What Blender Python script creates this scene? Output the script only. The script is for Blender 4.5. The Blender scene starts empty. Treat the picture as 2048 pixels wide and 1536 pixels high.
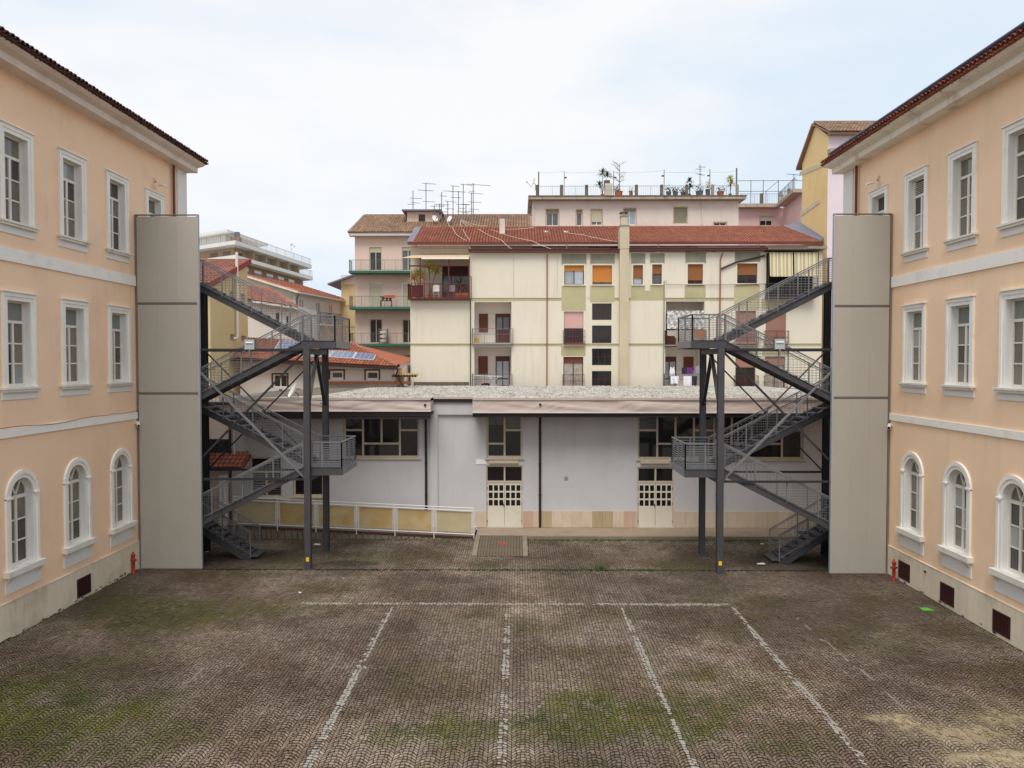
import bpy, math, random
import numpy as np
from mathutils import Vector, Matrix

random.seed(11)
rng = np.random.default_rng(11)
SC = bpy.context.scene
COL = SC.collection
R_ = math.radians

# ------------------------------------------------------------------ camera
FPX, CAMZ = 1540.0, 7.6                 # focal length in photo pixels, eye height above the courtyard
PSI, THE = math.atan(14 / FPX), math.atan(44 / FPX)
CF = Vector((-math.sin(PSI) * math.cos(THE), math.cos(PSI) * math.cos(THE), -math.sin(THE)))
CR = Vector((math.cos(PSI), math.sin(PSI), 0))
CU = CR.cross(CF)
cam = bpy.data.objects.new('camera', bpy.data.cameras.new('camera'))
COL.objects.link(cam)
SC.camera = cam
cam.data.sensor_width = 36
cam.data.lens = FPX / 2048 * 36
cam.data.clip_start = 0.1
cam.data.clip_end = 3000
cam.matrix_world = Matrix(((CR.x, CU.x, -CF.x, 0), (CR.y, CU.y, -CF.y, 0), (CR.z, CU.z, -CF.z, CAMZ), (0, 0, 0, 1)))
SC.render.resolution_x, SC.render.resolution_y = 1024, 768

# ------------------------------------------------------------------ sky, sun, exposure
SUN_EL, SUN_AZ = 62.0, 192.0             # azimuth measured clockwise from +Y
W = bpy.data.worlds.new('World')
SC.world = W
W.use_nodes = True
wn, wl = W.node_tree.nodes, W.node_tree.links
wn.clear()
wout = wn.new('ShaderNodeOutputWorld')
wbg = wn.new('ShaderNodeBackground')
wbg.inputs['Strength'].default_value = 0.1
sky = wn.new('ShaderNodeTexSky')
sky.sky_type = 'NISHITA'
sky.sun_disc = False
sky.sun_elevation = R_(SUN_EL)
sky.sun_rotation = R_(SUN_AZ)
sky.air_density = 1.0
sky.dust_density = 1.5
wtc = wn.new('ShaderNodeTexCoord')
wmap = wn.new('ShaderNodeMapping')
wmap.inputs['Scale'].default_value = (1.0, 1.0, 2.6)
wmap.inputs['Location'].default_value = (0.35, 0.2, 0.1)
wno = wn.new('ShaderNodeTexNoise')
wno.inputs['Scale'].default_value = 1.25
wno.inputs['Detail'].default_value = 7
wno.inputs['Roughness'].default_value = 0.5
wno.inputs['Distortion'].default_value = 0.4
wmr = wn.new('ShaderNodeMapRange')
wmr.interpolation_type = 'SMOOTHSTEP'
wmr.inputs['From Min'].default_value = 0.36
wmr.inputs['From Max'].default_value = 0.55
wmr.inputs['To Min'].default_value = 0.66
wmr.inputs['To Max'].default_value = 0.96
wn2 = wn.new('ShaderNodeTexNoise')
wn2.inputs['Scale'].default_value = 1.9
wn2.inputs['Detail'].default_value = 5
wcr = wn.new('ShaderNodeMix')
wcr.data_type = 'RGBA'
wcr.inputs['A'].default_value = (3.85, 4.4, 4.95, 1)
wcr.inputs['B'].default_value = (5.05, 5.05, 5.08, 1)
wmx = wn.new('ShaderNodeMix')
wmx.data_type = 'RGBA'
wl.new(wtc.outputs['Generated'], wmap.inputs['Vector'])
wl.new(wmap.outputs[0], wno.inputs['Vector'])
wl.new(wmap.outputs[0], wn2.inputs['Vector'])
wl.new(wno.outputs['Fac'], wmr.inputs['Value'])
wr2 = wn.new('ShaderNodeMapRange')
wr2.interpolation_type = 'SMOOTHSTEP'
wr2.inputs['From Min'].default_value = 0.36
wr2.inputs['From Max'].default_value = 0.60
wl.new(wn2.outputs['Fac'], wr2.inputs['Value'])
wl.new(wr2.outputs[0], wcr.inputs['Factor'])
wl.new(wmr.outputs[0], wmx.inputs['Factor'])
wl.new(sky.outputs[0], wmx.inputs['A'])
wl.new(wcr.outputs['Result'], wmx.inputs['B'])
wl.new(wmx.outputs['Result'], wbg.inputs['Color'])
wl.new(wbg.outputs[0], wout.inputs['Surface'])

sl = bpy.data.lights.new('sun', 'SUN')
sl.energy = 1.5
sl.angle = R_(35)
sl.color = (1.0, 0.96, 0.9)
sun = bpy.data.objects.new('sun', sl)
COL.objects.link(sun)
sd = Vector((math.sin(R_(SUN_AZ)) * math.cos(R_(SUN_EL)), math.cos(R_(SUN_AZ)) * math.cos(R_(SUN_EL)), math.sin(R_(SUN_EL))))
sun.rotation_euler = sd.to_track_quat('Z', 'Y').to_euler()

SC.view_settings.view_transform = 'Standard'
SC.view_settings.look = 'None'
SC.view_settings.gamma = 1.0
SC.view_settings.use_curve_mapping = False
SC.view_settings.exposure = 0.97


# ------------------------------------------------------------------ survey helpers
def at(px, py, Y):
    """World point at depth Y that was measured at photo position (px, py)."""
    d = CF + CR * ((px - 1024) / FPX) + CU * ((768 - py) / FPX)
    k = Y / d.y
    return Vector((d.x * k, Y, CAMZ + d.z * k))


def on_x(px, py, X):
    d = CF + CR * ((px - 1024) / FPX) + CU * ((768 - py) / FPX)
    k = X / d.x
    return Vector((X, d.y * k, CAMZ + d.z * k))


def on_z(px, py, z=0.0):
    d = CF + CR * ((px - 1024) / FPX) + CU * ((768 - py) / FPX)
    k = (z - CAMZ) / d.z
    return Vector((d.x * k, d.y * k, z))


def front(Y):
    return lambda u, v, d: Vector((u, Y - d, v))


def rect(px0, px1, py0, py1, Y):
    """(x0, x1, z0, z1) of an upright rectangle on the plane at depth Y."""
    p, q = at(px0, py1, Y), at(px1, py0, Y)
    return p.x, q.x, p.z, q.z


# ------------------------------------------------------------------ materials
def lin(c):
    return tuple(((v / 255) / 12.92 if v / 255 <= 0.04045 else ((v / 255 + 0.055) / 1.055) ** 2.4) for v in c)


def mat(name, rgb, rough=0.85, var=0.10, scale=0.8, fine=0.06, bump=0.0, bscale=90, metal=0.0, spec=0.35,
        stain=None, stain_amt=0.3, stain_scale=0.5, streak=0.0, rnd=0.0, attr=None, stain_lo=0.52, stain_hi=0.72, stretch=None):
    m = bpy.data.materials.new(name)
    m.use_nodes = True
    nt = m.node_tree
    N, L = nt.nodes, nt.links
    b = N['Principled BSDF']
    b.inputs['Roughness'].default_value = rough
    b.inputs['Metallic'].default_value = metal
    b.inputs['Specular IOR Level'].default_value = spec
    geo = N.new('ShaderNodeNewGeometry')
    pos = geo.outputs['Position']
    base = (*lin(rgb), 1)

    def noise(sc, det=4, vec=None, rgh=0.55):
        n = N.new('ShaderNodeTexNoise')
        n.inputs['Scale'].default_value = sc
        n.inputs['Detail'].default_value = det
        n.inputs['Roughness'].default_value = rgh
        L.new(vec or pos, n.inputs['Vector'])
        return n.outputs['Fac']

    def scaled(v):
        mp = N.new('ShaderNodeMapping')
        mp.inputs['Scale'].default_value = v
        L.new(pos, mp.inputs['Vector'])
        return mp.outputs[0]

    def ramp(val, a, bb, c, d):
        r = N.new('ShaderNodeMapRange')
        r.inputs['From Min'].default_value = a
        r.inputs['From Max'].default_value = bb
        r.inputs['To Min'].default_value = c
        r.inputs['To Max'].default_value = d
        L.new(val, r.inputs['Value'])
        return r.outputs[0]

    def mul(col, val):
        v = N.new('ShaderNodeVectorMath')
        v.operation = 'SCALE'
        L.new(col, v.inputs[0])
        L.new(val, v.inputs['Scale'])
        return v.outputs[0]

    if attr:
        a = N.new('ShaderNodeAttribute')
        a.attribute_name = attr
        col = a.outputs['Color']
    else:
        rgbn = N.new('ShaderNodeRGB')
        rgbn.outputs[0].default_value = base
        col = rgbn.outputs[0]
    if var:
        col = mul(col, ramp(noise(scale, 5, scaled(stretch) if stretch else None), 0.25, 0.75, 1 - var, 1 + var))
    if fine:
        col = mul(col, ramp(noise(28, 3), 0.25, 0.75, 1 - fine, 1 + fine))
    if streak:
        sk = ramp(noise(1.0, 5, scaled((3.2, 3.2, 0.25))), 0.46, 0.72, 0.0, 1.0)
        pk_ = ramp(noise(0.45, 3), 0.44, 0.64, 0.0, 1.0)
        mm_ = N.new('ShaderNodeMath')
        mm_.operation = 'MULTIPLY'
        L.new(sk, mm_.inputs[0])
        L.new(pk_, mm_.inputs[1])
        col = mul(col, ramp(mm_.outputs[0], 0.0, 1.0, 1.0, 1 - streak))
    if rnd:
        oi = N.new('ShaderNodeObjectInfo')
        col = mul(col, ramp(oi.outputs['Random'], 0, 1, 1 - rnd, 1 + rnd))
    if stain:
        mx = N.new('ShaderNodeMix')
        mx.data_type = 'RGBA'
        mx.inputs['B'].default_value = (*lin(stain), 1)
        L.new(col, mx.inputs['A'])
        L.new(ramp(noise(stain_scale, 6, None, 0.62), stain_lo, stain_hi, 0, stain_amt), mx.inputs['Factor'])
        col = mx.outputs['Result']
    L.new(col, b.inputs['Base Color'])
    if bump:
        bp = N.new('ShaderNodeBump')
        bp.inputs['Strength'].default_value = bump
        bp.inputs['Distance'].default_value = 0.02
        L.new(noise(bscale, 3), bp.inputs['Height'])
        L.new(bp.outputs[0], b.inputs['Normal'])
    return m


def glass(name, rgb, rough=0.08, var=0.25, spec=0.6, rnd=0.15):
    m = mat(name, rgb, rough=rough, var=var, scale=2.2, fine=0.0, spec=spec, rnd=rnd)
    return m


M = {}
M['peach'] = mat('peach_plaster', (246, 211, 178), var=0.04, scale=0.35, fine=0.02, bump=0.15, bscale=40, stain=(228, 186, 154), stain_amt=0.35, stain_scale=0.45, streak=0.10)
M['apricot'] = mat('apricot_plaster', (247, 214, 180), var=0.04, scale=0.35, fine=0.02, bump=0.15, bscale=40, stain=(232, 194, 160), stain_amt=0.4, stain_scale=0.4, streak=0.10)
M['trim'] = mat('white_trim', (241, 237, 229), var=0.04, fine=0.03, stain=(196, 188, 178), stain_amt=0.35, stain_scale=1.6)
M['bluish'] = mat('pale_blue_white_paint', (228, 226, 222), var=0.03, fine=0.02, stain=(200, 200, 198), stain_amt=0.2, stain_scale=1.5)
M['sill'] = mat('stone_sill', (226, 222, 212), var=0.06, fine=0.05, stain=(160, 142, 120), stain_amt=0.4, stain_scale=2.2)
M['reveal'] = mat('reveal_plaster', (230, 228, 224), var=0.05, fine=0.03)
M['cornice'] = mat('cornice_plaster', (222, 208, 196), var=0.06, fine=0.03, stain=(185, 165, 150), stain_amt=0.45, stain_scale=0.7, streak=0.1)
M['cornice_r'] = mat('cornice_plaster_flaking', (228, 218, 204), var=0.06, fine=0.04, stain=(158, 142, 128), stain_amt=0.7, stain_scale=1.1, streak=0.12)
M['travertine'] = mat('travertine_plinth', (224, 211, 188), var=0.07, scale=2.5, fine=0.06, stain=(170, 150, 122), stain_amt=0.5, stain_scale=0.9, streak=0.16, rnd=0.05, stretch=(4, 4, 0.5))
M['travertine_pink'] = mat('travertine_pink', (204, 186, 164), var=0.09, scale=2.5, fine=0.06, stain=(168, 140, 116), stain_amt=0.4, stain_scale=1.2, rnd=0.07, stretch=(4, 4, 0.5))
M['travertine_olive'] = mat('travertine_olive', (176, 158, 124), var=0.09, scale=2.5, fine=0.06, rnd=0.08, stretch=(4, 4, 0.5))
M['travertine_rose'] = mat('travertine_rose', (196, 164, 146), var=0.09, scale=2.5, fine=0.06, rnd=0.08, stretch=(4, 4, 0.5))
M['tile_dark'] = mat('dark_brown_roof_tile', (82, 52, 46), var=0.2, scale=3, fine=0.12, rnd=0.25, stain=(40, 32, 32), stain_amt=0.6, stain_scale=2)
M['tile_red'] = mat('red_brown_roof_tile', (140, 84, 66), var=0.18, scale=3, fine=0.12, rnd=0.22, stain=(70, 48, 42), stain_amt=0.5, stain_scale=2)
M['navy'] = mat('navy_painted_metal', (38, 38, 66), rough=0.4, var=0.05, fine=0.02)
M['copper'] = mat('brown_pipe', (112, 62, 40), rough=0.5, var=0.12, scale=3, fine=0.05)
M['rust_pipe'] = mat('rusty_copper_pipe', (142, 92, 62), rough=0.55, var=0.15, scale=3, fine=0.05)
M['dark_pipe'] = mat('dark_brown_pipe', (52, 38, 36), rough=0.5, var=0.08, fine=0.04)
M['frame_white'] = mat('window_frame_cream', (226, 220, 208), rough=0.5, var=0.04, fine=0.02, stain=(176, 160, 138), stain_amt=0.3, stain_scale=3)
M['frame_beige'] = mat('beige_metal_frame', (202, 188, 166), rough=0.5, var=0.05, fine=0.03, stain=(150, 130, 104), stain_amt=0.3, stain_scale=3)
M['frame_brown'] = mat('brown_wood_frame', (92, 50, 36), rough=0.55, var=0.12, scale=4, fine=0.08)
M['frame_dkbrown'] = mat('dark_red_brown_paint', (88, 44, 42), rough=0.5, var=0.1, scale=3, fine=0.05)
M['glass_curtain'] = glass('glass_over_drawn_curtain', (112, 106, 95), rough=0.05, var=0.18, rnd=0.16)
M['glass_room'] = glass('glass_over_dim_room', (62, 60, 56), rough=0.04, var=0.3)
M['glass_sky'] = glass('glass_sky_reflection', (150, 152, 150), rough=0.06, var=0.15)  # pale colour stands in for sky reflected in the panes
M['glass_frost'] = glass('greenish_frosted_glass', (122, 130, 124), rough=0.25, var=0.12, rnd=0.1)
M['glass_dark'] = glass('dark_glass', (40, 40, 42), rough=0.06, var=0.3)
M['glass_black'] = glass('black_glass', (26, 25, 27), rough=0.1, var=0.3)
M['glass_mid'] = glass('grey_glass', (96, 98, 102), rough=0.1, var=0.25)
M['glass_pale'] = glass('pale_reflecting_glass', (165, 172, 178), rough=0.15, var=0.15)
M['panel'] = mat('taupe_sandwich_panel', (174, 168, 156), rough=0.6, var=0.04, scale=0.5, fine=0.03, stain=(150, 140, 126), stain_amt=0.22, stain_scale=0.5, streak=0.05, rnd=0.02)
M['panel_trim'] = mat('panel_edge_trim', (168, 170, 172), rough=0.5, var=0.06, fine=0.03)
M['joint'] = mat('panel_joint', (120, 113, 106), rough=0.7, var=0.08)
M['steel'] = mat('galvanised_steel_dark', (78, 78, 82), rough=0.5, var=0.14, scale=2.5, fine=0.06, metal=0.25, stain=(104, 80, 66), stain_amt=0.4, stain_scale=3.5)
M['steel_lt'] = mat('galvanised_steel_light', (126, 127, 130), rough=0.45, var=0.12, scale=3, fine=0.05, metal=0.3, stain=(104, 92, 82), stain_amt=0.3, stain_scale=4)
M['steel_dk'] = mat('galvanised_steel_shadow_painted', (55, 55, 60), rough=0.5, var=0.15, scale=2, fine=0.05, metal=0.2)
M['tread'] = mat('steel_grating', (86, 87, 91), rough=0.6, var=0.15, scale=5, fine=0.2, metal=0.2)
M['yellow'] = mat('yellow_marker', (236, 196, 20), rough=0.5, var=0.04)
M['lavender'] = mat('lavender_grey_plaster', (198, 196, 197), var=0.04, scale=0.5, fine=0.02, bump=0.1, bscale=35, stain=(178, 172, 174), stain_amt=0.3, stain_scale=0.6, streak=0.08)
M['flashing'] = mat('pink_beige_roof_flashing', (192, 176, 167), rough=0.6, var=0.05, scale=1.2, fine=0.03, bump=0.0, stain=(186, 158, 146), stain_amt=0.4, stain_scale=1.0)
M['fascia_dark'] = mat('dark_brown_fascia', (48, 40, 44), rough=0.6, var=0.1, fine=0.04)
M['fascia_white'] = mat('fascia_lip', (222, 212, 204), rough=0.6, var=0.05)
M['door_cream'] = mat('cream_door_paint', (216, 210, 192), rough=0.5, var=0.04, fine=0.02, stain=(186, 172, 148), stain_amt=0.35, stain_scale=2)
M['cream'] = mat('cream_plaster', (220, 212, 194), var=0.04, scale=0.25, fine=0.03, bump=0.1, bscale=20, stain=(206, 194, 164), stain_amt=0.35, stain_scale=0.3, streak=0.12)
M['olive'] = mat('olive_painted_plaster', (180, 172, 134), var=0.07, scale=0.6, fine=0.04, stain=(150, 146, 116), stain_amt=0.4, stain_scale=0.8)
M['olive_grey'] = mat('weathered_olive_plaster', (142, 140, 122), var=0.12, scale=1.0, fine=0.05, stain=(110, 112, 104), stain_amt=0.6, stain_scale=1.2)
M['buff'] = mat('buff_chimney_plaster', (198, 185, 158), var=0.08, scale=0.5, fine=0.04, stain=(172, 152, 112), stain_amt=0.4, stain_scale=0.6, streak=0.1)
M['terracotta'] = mat('terracotta_tiles', (176, 100, 78), var=0.12, scale=0.8, fine=0.08, attr='tone', stain=(120, 84, 72), stain_amt=0.35, stain_scale=1.5)
M['gutter_brown'] = mat('brown_gutter', (106, 58, 52), rough=0.5, var=0.1, fine=0.04)
M['gutter_black'] = mat('dark_gutter', (58, 40, 36), rough=0.5, var=0.1, fine=0.04)
M['lead'] = mat('grey_flashing', (112, 110, 122), rough=0.5, var=0.12, scale=2)
M['orange'] = mat('orange_shutter', (204, 130, 54), rough=0.6, var=0.06, fine=0.03)
M['wood_blind'] = mat('brown_wood_shutter', (150, 96, 56), rough=0.6, var=0.16, scale=5, fine=0.08, stretch=(1, 1, 6))
M['wood_blind_dk'] = mat('red_brown_shutter', (116, 66, 48), rough=0.6, var=0.1, fine=0.05)
M['mauve_blind'] = mat('mauve_brown_shutter', (168, 124, 108), rough=0.6, var=0.06, fine=0.04)
M['pink_blind'] = mat('pink_shutter', (216, 174, 168), rough=0.6, var=0.04, fine=0.03)
M['beige_blind'] = mat('beige_shutter', (214, 202, 174), rough=0.6, var=0.04, fine=0.03)
M['olive_blind'] = mat('olive_grey_shutter', (150, 142, 118), rough=0.6, var=0.06, fine=0.03)
M['mesh_curtain'] = mat('lace_curtain', (168, 160, 150), rough=0.8, var=0.35, scale=9, fine=0.3)
M['pinkwall'] = mat('pink_plaster', (226, 198, 182), var=0.04, scale=0.3, fine=0.02, bump=0.1, bscale=20, stain=(226, 186, 166), stain_amt=0.4, stain_scale=0.3, streak=0.04)
M['pinkwall2'] = mat('pale_pink_plaster', (226, 208, 197), var=0.05, scale=0.4, fine=0.02, stain=(206, 184, 170), stain_amt=0.5, stain_scale=0.6, streak=0.06)
M['rosewall'] = mat('rose_plaster', (226, 192, 188), var=0.06, scale=0.4, fine=0.03, stain=(240, 206, 200), stain_amt=0.5, stain_scale=0.6)
M['lilac'] = mat('lilac_plaster', (222, 208, 214), var=0.05, scale=0.3, fine=0.03, stain=(196, 176, 172), stain_amt=0.3, stain_scale=0.7)
M['yellowwall'] = mat('yellow_plaster', (228, 202, 146), var=0.06, scale=0.4, fine=0.04, stain=(200, 164, 96), stain_amt=0.4, stain_scale=0.5, streak=0.02)
M['palecrete'] = mat('pale_concrete_strip', (202, 192, 164), var=0.1, scale=2)
M['oldyellow'] = mat('old_yellow_plaster', (208, 188, 142), var=0.06, scale=0.4, fine=0.04, stain=(182, 162, 118), stain_amt=0.4, stain_scale=0.6, streak=0.03)
M['whitehouse'] = mat('white_house_plaster', (222, 213, 204), var=0.05, scale=0.4, fine=0.03, stain=(208, 190, 176), stain_amt=0.35, stain_scale=0.5, streak=0.03)
M['stainedwhite'] = mat('stained_white_plaster', (218, 206, 192), var=0.12, scale=0.6, fine=0.05, stain=(168, 154, 138), stain_amt=0.6, stain_scale=0.5, streak=0.15)
M['oldtile'] = mat('weathered_brown_tiles', (140, 112, 92), var=0.16, scale=0.8, fine=0.1, attr='tone', stain=(110, 96, 78), stain_amt=0.4, stain_scale=1.0)
M['green_slab'] = mat('green_painted_slab', (58, 108, 88), var=0.15, scale=2, fine=0.06, stain=(46, 70, 56), stain_amt=0.5, stain_scale=2)
M['iron'] = mat('grey_iron_railing', (104, 108, 108), rough=0.5, var=0.1)
M['iron_red'] = mat('red_brown_iron_railing', (104, 48, 44), rough=0.5, var=0.1)
M['iron_dark'] = mat('dark_iron_railing', (70, 58, 58), rough=0.5, var=0.1)
M['concrete'] = mat('concrete', (150, 142, 130), var=0.14, scale=1.5, fine=0.1, bump=0.3, bscale=30, stain=(96, 88, 76), stain_amt=0.5, stain_scale=1.5)
M['concrete_mossy'] = mat('mossy_concrete', (112, 100, 84), var=0.2, scale=2, fine=0.15, bump=0.4, bscale=25, stain=(62, 58, 36), stain_amt=0.7, stain_scale=1.6)
M['slabedge'] = mat('worn_slab_edge', (176, 158, 142), var=0.12, scale=1.5, fine=0.06, stain=(112, 84, 70), stain_amt=0.75, stain_scale=1.6)
M['rail_white'] = mat('white_tube_paint', (224, 220, 214), rough=0.4, var=0.04, fine=0.02)
M['ochre'] = mat('ochre_stained_sheet', (190, 170, 126), rough=0.7, var=0.1, scale=1.6, fine=0.06, stain=(178, 138, 76), stain_amt=0.6, stain_scale=1.4, stain_lo=0.42, stain_hi=0.62, rnd=0.08)
M['ochre_pale'] = mat('faded_ochre_sheet', (186, 172, 138), rough=0.7, var=0.08, scale=1.6, fine=0.06, stain=(182, 160, 108), stain_amt=0.7, stain_scale=1.4)
M['red'] = mat('red_hydrant_paint', (158, 46, 38), rough=0.45, var=0.1, scale=6, fine=0.05)
M['grille'] = mat('dark_brown_grille', (70, 38, 38), rough=0.5, var=0.1)
M['black'] = mat('black_void', (14, 13, 13), rough=0.9, var=0.0, fine=0.0)
M['white_plastic'] = mat('white_plastic', (228, 226, 222), rough=0.4, var=0.03)
M['lamp_glass'] = mat('lamp_front_glass', (176, 186, 190), rough=0.15, var=0.08, spec=0.6)
M['solar'] = mat('solar_cells', (84, 93, 128), rough=0.2, var=0.1, scale=2, spec=0.6)
M['alu'] = mat('aluminium', (206, 208, 212), rough=0.35, var=0.04)
M['white_cloth'] = mat('white_cloth', (232, 232, 236), rough=0.9, var=0.04)
M['dark_cloth'] = mat('dark_cloth', (52, 44, 60), rough=0.9, var=0.1)
M['purple_cloth'] = mat('purple_cloth', (108, 48, 118), rough=0.9, var=0.1)
M['grey_cloth'] = mat('grey_cloth', (150, 146, 152), rough=0.9, var=0.1)
M['plastic_sheet'] = mat('crumpled_plastic_sheet', (198, 196, 194), rough=0.35, var=0.12, scale=4, fine=0.1)
M['leaf'] = mat('dark_green_leaf', (66, 84, 48), var=0.2, scale=6, rnd=0.1)
M['leaf_yel'] = mat('yellow_green_leaf', (196, 190, 70), var=0.2, scale=6)
M['leaf_weed'] = mat('weed_green', (74, 92, 44), var=0.25, scale=5)
M['bark'] = mat('bark', (118, 98, 78), var=0.15, scale=6)
M['pot'] = mat('terracotta_pot', (176, 98, 66), var=0.1, scale=4)
M['pot_grey'] = mat('grey_planter', (96, 98, 98), var=0.15, scale=4)
M['wood'] = mat('brown_wood', (124, 72, 48), rough=0.6, var=0.15, scale=5)
M['antenna'] = mat('antenna_metal', (120, 124, 130), rough=0.4, var=0.05, metal=0.4)
M['cable'] = mat('cable_white', (206, 194, 176), rough=0.6, var=0.05)
M['cable_black'] = mat('cable_black', (34, 30, 30), rough=0.6, var=0.05)
M['green_paper'] = mat('green_paper', (84, 184, 58), rough=0.7, var=0.03)
M['paper'] = mat('white_paper', (214, 214, 206), rough=0.8, var=0.04)
M['rust'] = mat('rust_red_plate', (146, 70, 56), rough=0.8, var=0.12, scale=6)
M['farwhite'] = mat('far_white_slab', (226, 224, 218), var=0.05, scale=0.4)
M['fartan'] = mat('far_tan_wall', (196, 168, 134), var=0.08, scale=0.4, stain=(160, 132, 104), stain_amt=0.4, stain_scale=0.4)
M['farbrown'] = mat('far_brown_wall', (142, 116, 98), var=0.1, scale=0.4)
M['earth'] = mat('distant_ground', (120, 112, 98), var=0.15, scale=0.1)
M['stone'] = mat('cobble_stone', (120, 108, 98), rough=0.75, var=0.12, scale=7, fine=0.16, attr='col', bump=0.5, bscale=55, spec=0.3)
# the sides of the setts are caked with dark soil from the joints
nt = M['stone'].node_tree
_b = nt.nodes['Principled BSDF']
_c = _b.inputs['Base Color'].links[0].from_socket
_g = nt.nodes.new('ShaderNodeNewGeometry')
_s = nt.nodes.new('ShaderNodeSeparateXYZ')
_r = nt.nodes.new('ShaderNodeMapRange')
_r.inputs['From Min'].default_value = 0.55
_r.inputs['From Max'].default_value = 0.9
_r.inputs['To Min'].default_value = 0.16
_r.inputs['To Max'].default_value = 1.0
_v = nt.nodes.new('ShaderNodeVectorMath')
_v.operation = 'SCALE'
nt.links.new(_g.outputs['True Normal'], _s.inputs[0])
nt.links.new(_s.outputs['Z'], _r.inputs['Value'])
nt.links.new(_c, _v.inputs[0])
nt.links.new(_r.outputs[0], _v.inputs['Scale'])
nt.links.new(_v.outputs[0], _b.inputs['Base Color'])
M['soil'] = mat('joint_soil', (50, 42, 32), rough=0.95, var=0.2, scale=5, fine=0.3, attr='col', bump=0.5, bscale=60)
M['paint'] = mat('worn_white_line_paint', (156, 150, 141), rough=0.7, var=0.1, scale=8, fine=0.1, stain=(142, 134, 124), stain_amt=0.9, stain_scale=7, stain_lo=0.5, stain_hi=0.66)
M['paint_faint'] = mat('faded_line_paint', (132, 124, 113), rough=0.75, var=0.12, scale=8, fine=0.1, stain=(112, 100, 88), stain_amt=0.9, stain_scale=6, stain_lo=0.46, stain_hi=0.6)
M['paver'] = mat('pavement_tile', (150, 134, 116), rough=0.8, var=0.1, scale=2, fine=0.1, stain=(120, 100, 76), stain_amt=0.6, stain_scale=1.0, rnd=0.08)
M['ramp_tile'] = mat('ramp_tile', (106, 95, 80), rough=0.8, var=0.14, scale=2, fine=0.1, stain=(92, 84, 60), stain_amt=0.6, stain_scale=1.2)
M['kerb'] = mat('kerb_stone', (128, 118, 102), rough=0.8, var=0.1, scale=3, fine=0.1, stain=(112, 100, 76), stain_amt=0.5, stain_scale=2, rnd=0.08)
M['sticker_black'] = mat('sign_black', (28, 28, 30), rough=0.5, var=0.0, fine=0)
M['awning'] = mat('striped_awning_light', (214, 206, 178), rough=0.8, var=0.04)
M['awning_y'] = mat('striped_awning_ochre', (172, 148, 96), rough=0.8, var=0.04)
M['curtain_pink'] = mat('pink_curtain', (206, 160, 158), rough=0.9, var=0.1)
M['yellow_plastic'] = mat('yellow_plastic', (226, 170, 40), rough=0.5, var=0.05)
M['blue_tarp'] = mat('blue_cloth', (48, 56, 118), rough=0.8, var=0.1)
M['lt_green'] = mat('weathered_lime', (214, 206, 178), var=0.1)


# gravel on the low roof: pale chippings with dark gaps
def gravel_mat():
    m = mat('roof_gravel', (176, 171, 162), rough=0.95, var=0.12, scale=0.5, fine=0.1)
    nt = m.node_tree
    N, L = nt.nodes, nt.links
    b = N['Principled BSDF']
    col = b.inputs['Base Color'].links[0].from_socket
    geo = N.new('ShaderNodeNewGeometry')
    v = N.new('ShaderNodeTexVoronoi')
    v.inputs['Scale'].default_value = 9
    mp = N.new('ShaderNodeMapping')
    mp.inputs['Scale'].default_value = (1.0, 0.35, 1)
    L.new(geo.outputs['Position'], mp.inputs['Vector'])
    L.new(mp.outputs[0], v.inputs['Vector'])
    s = N.new('ShaderNodeSeparateColor')
    L.new(v.outputs['Color'], s.inputs[0])
    r = N.new('ShaderNodeMapRange')
    r.inputs['From Min'].default_value = 0.0
    r.inputs['From Max'].default_value = 0.8
    r.inputs['To Min'].default_value = 0.5
    r.inputs['To Max'].default_value = 1.12
    L.new(s.outputs[0], r.inputs['Value'])
    vm = N.new('ShaderNodeVectorMath')
    vm.operation = 'SCALE'
    L.new(col, vm.inputs[0])
    L.new(r.outputs[0], vm.inputs['Scale'])
    L.new(vm.outputs[0], b.inputs['Base Color'])
    return m


M['gravel'] = gravel_mat()

# ------------------------------------------------------------------ mesh builder
ORG = {}


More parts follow.
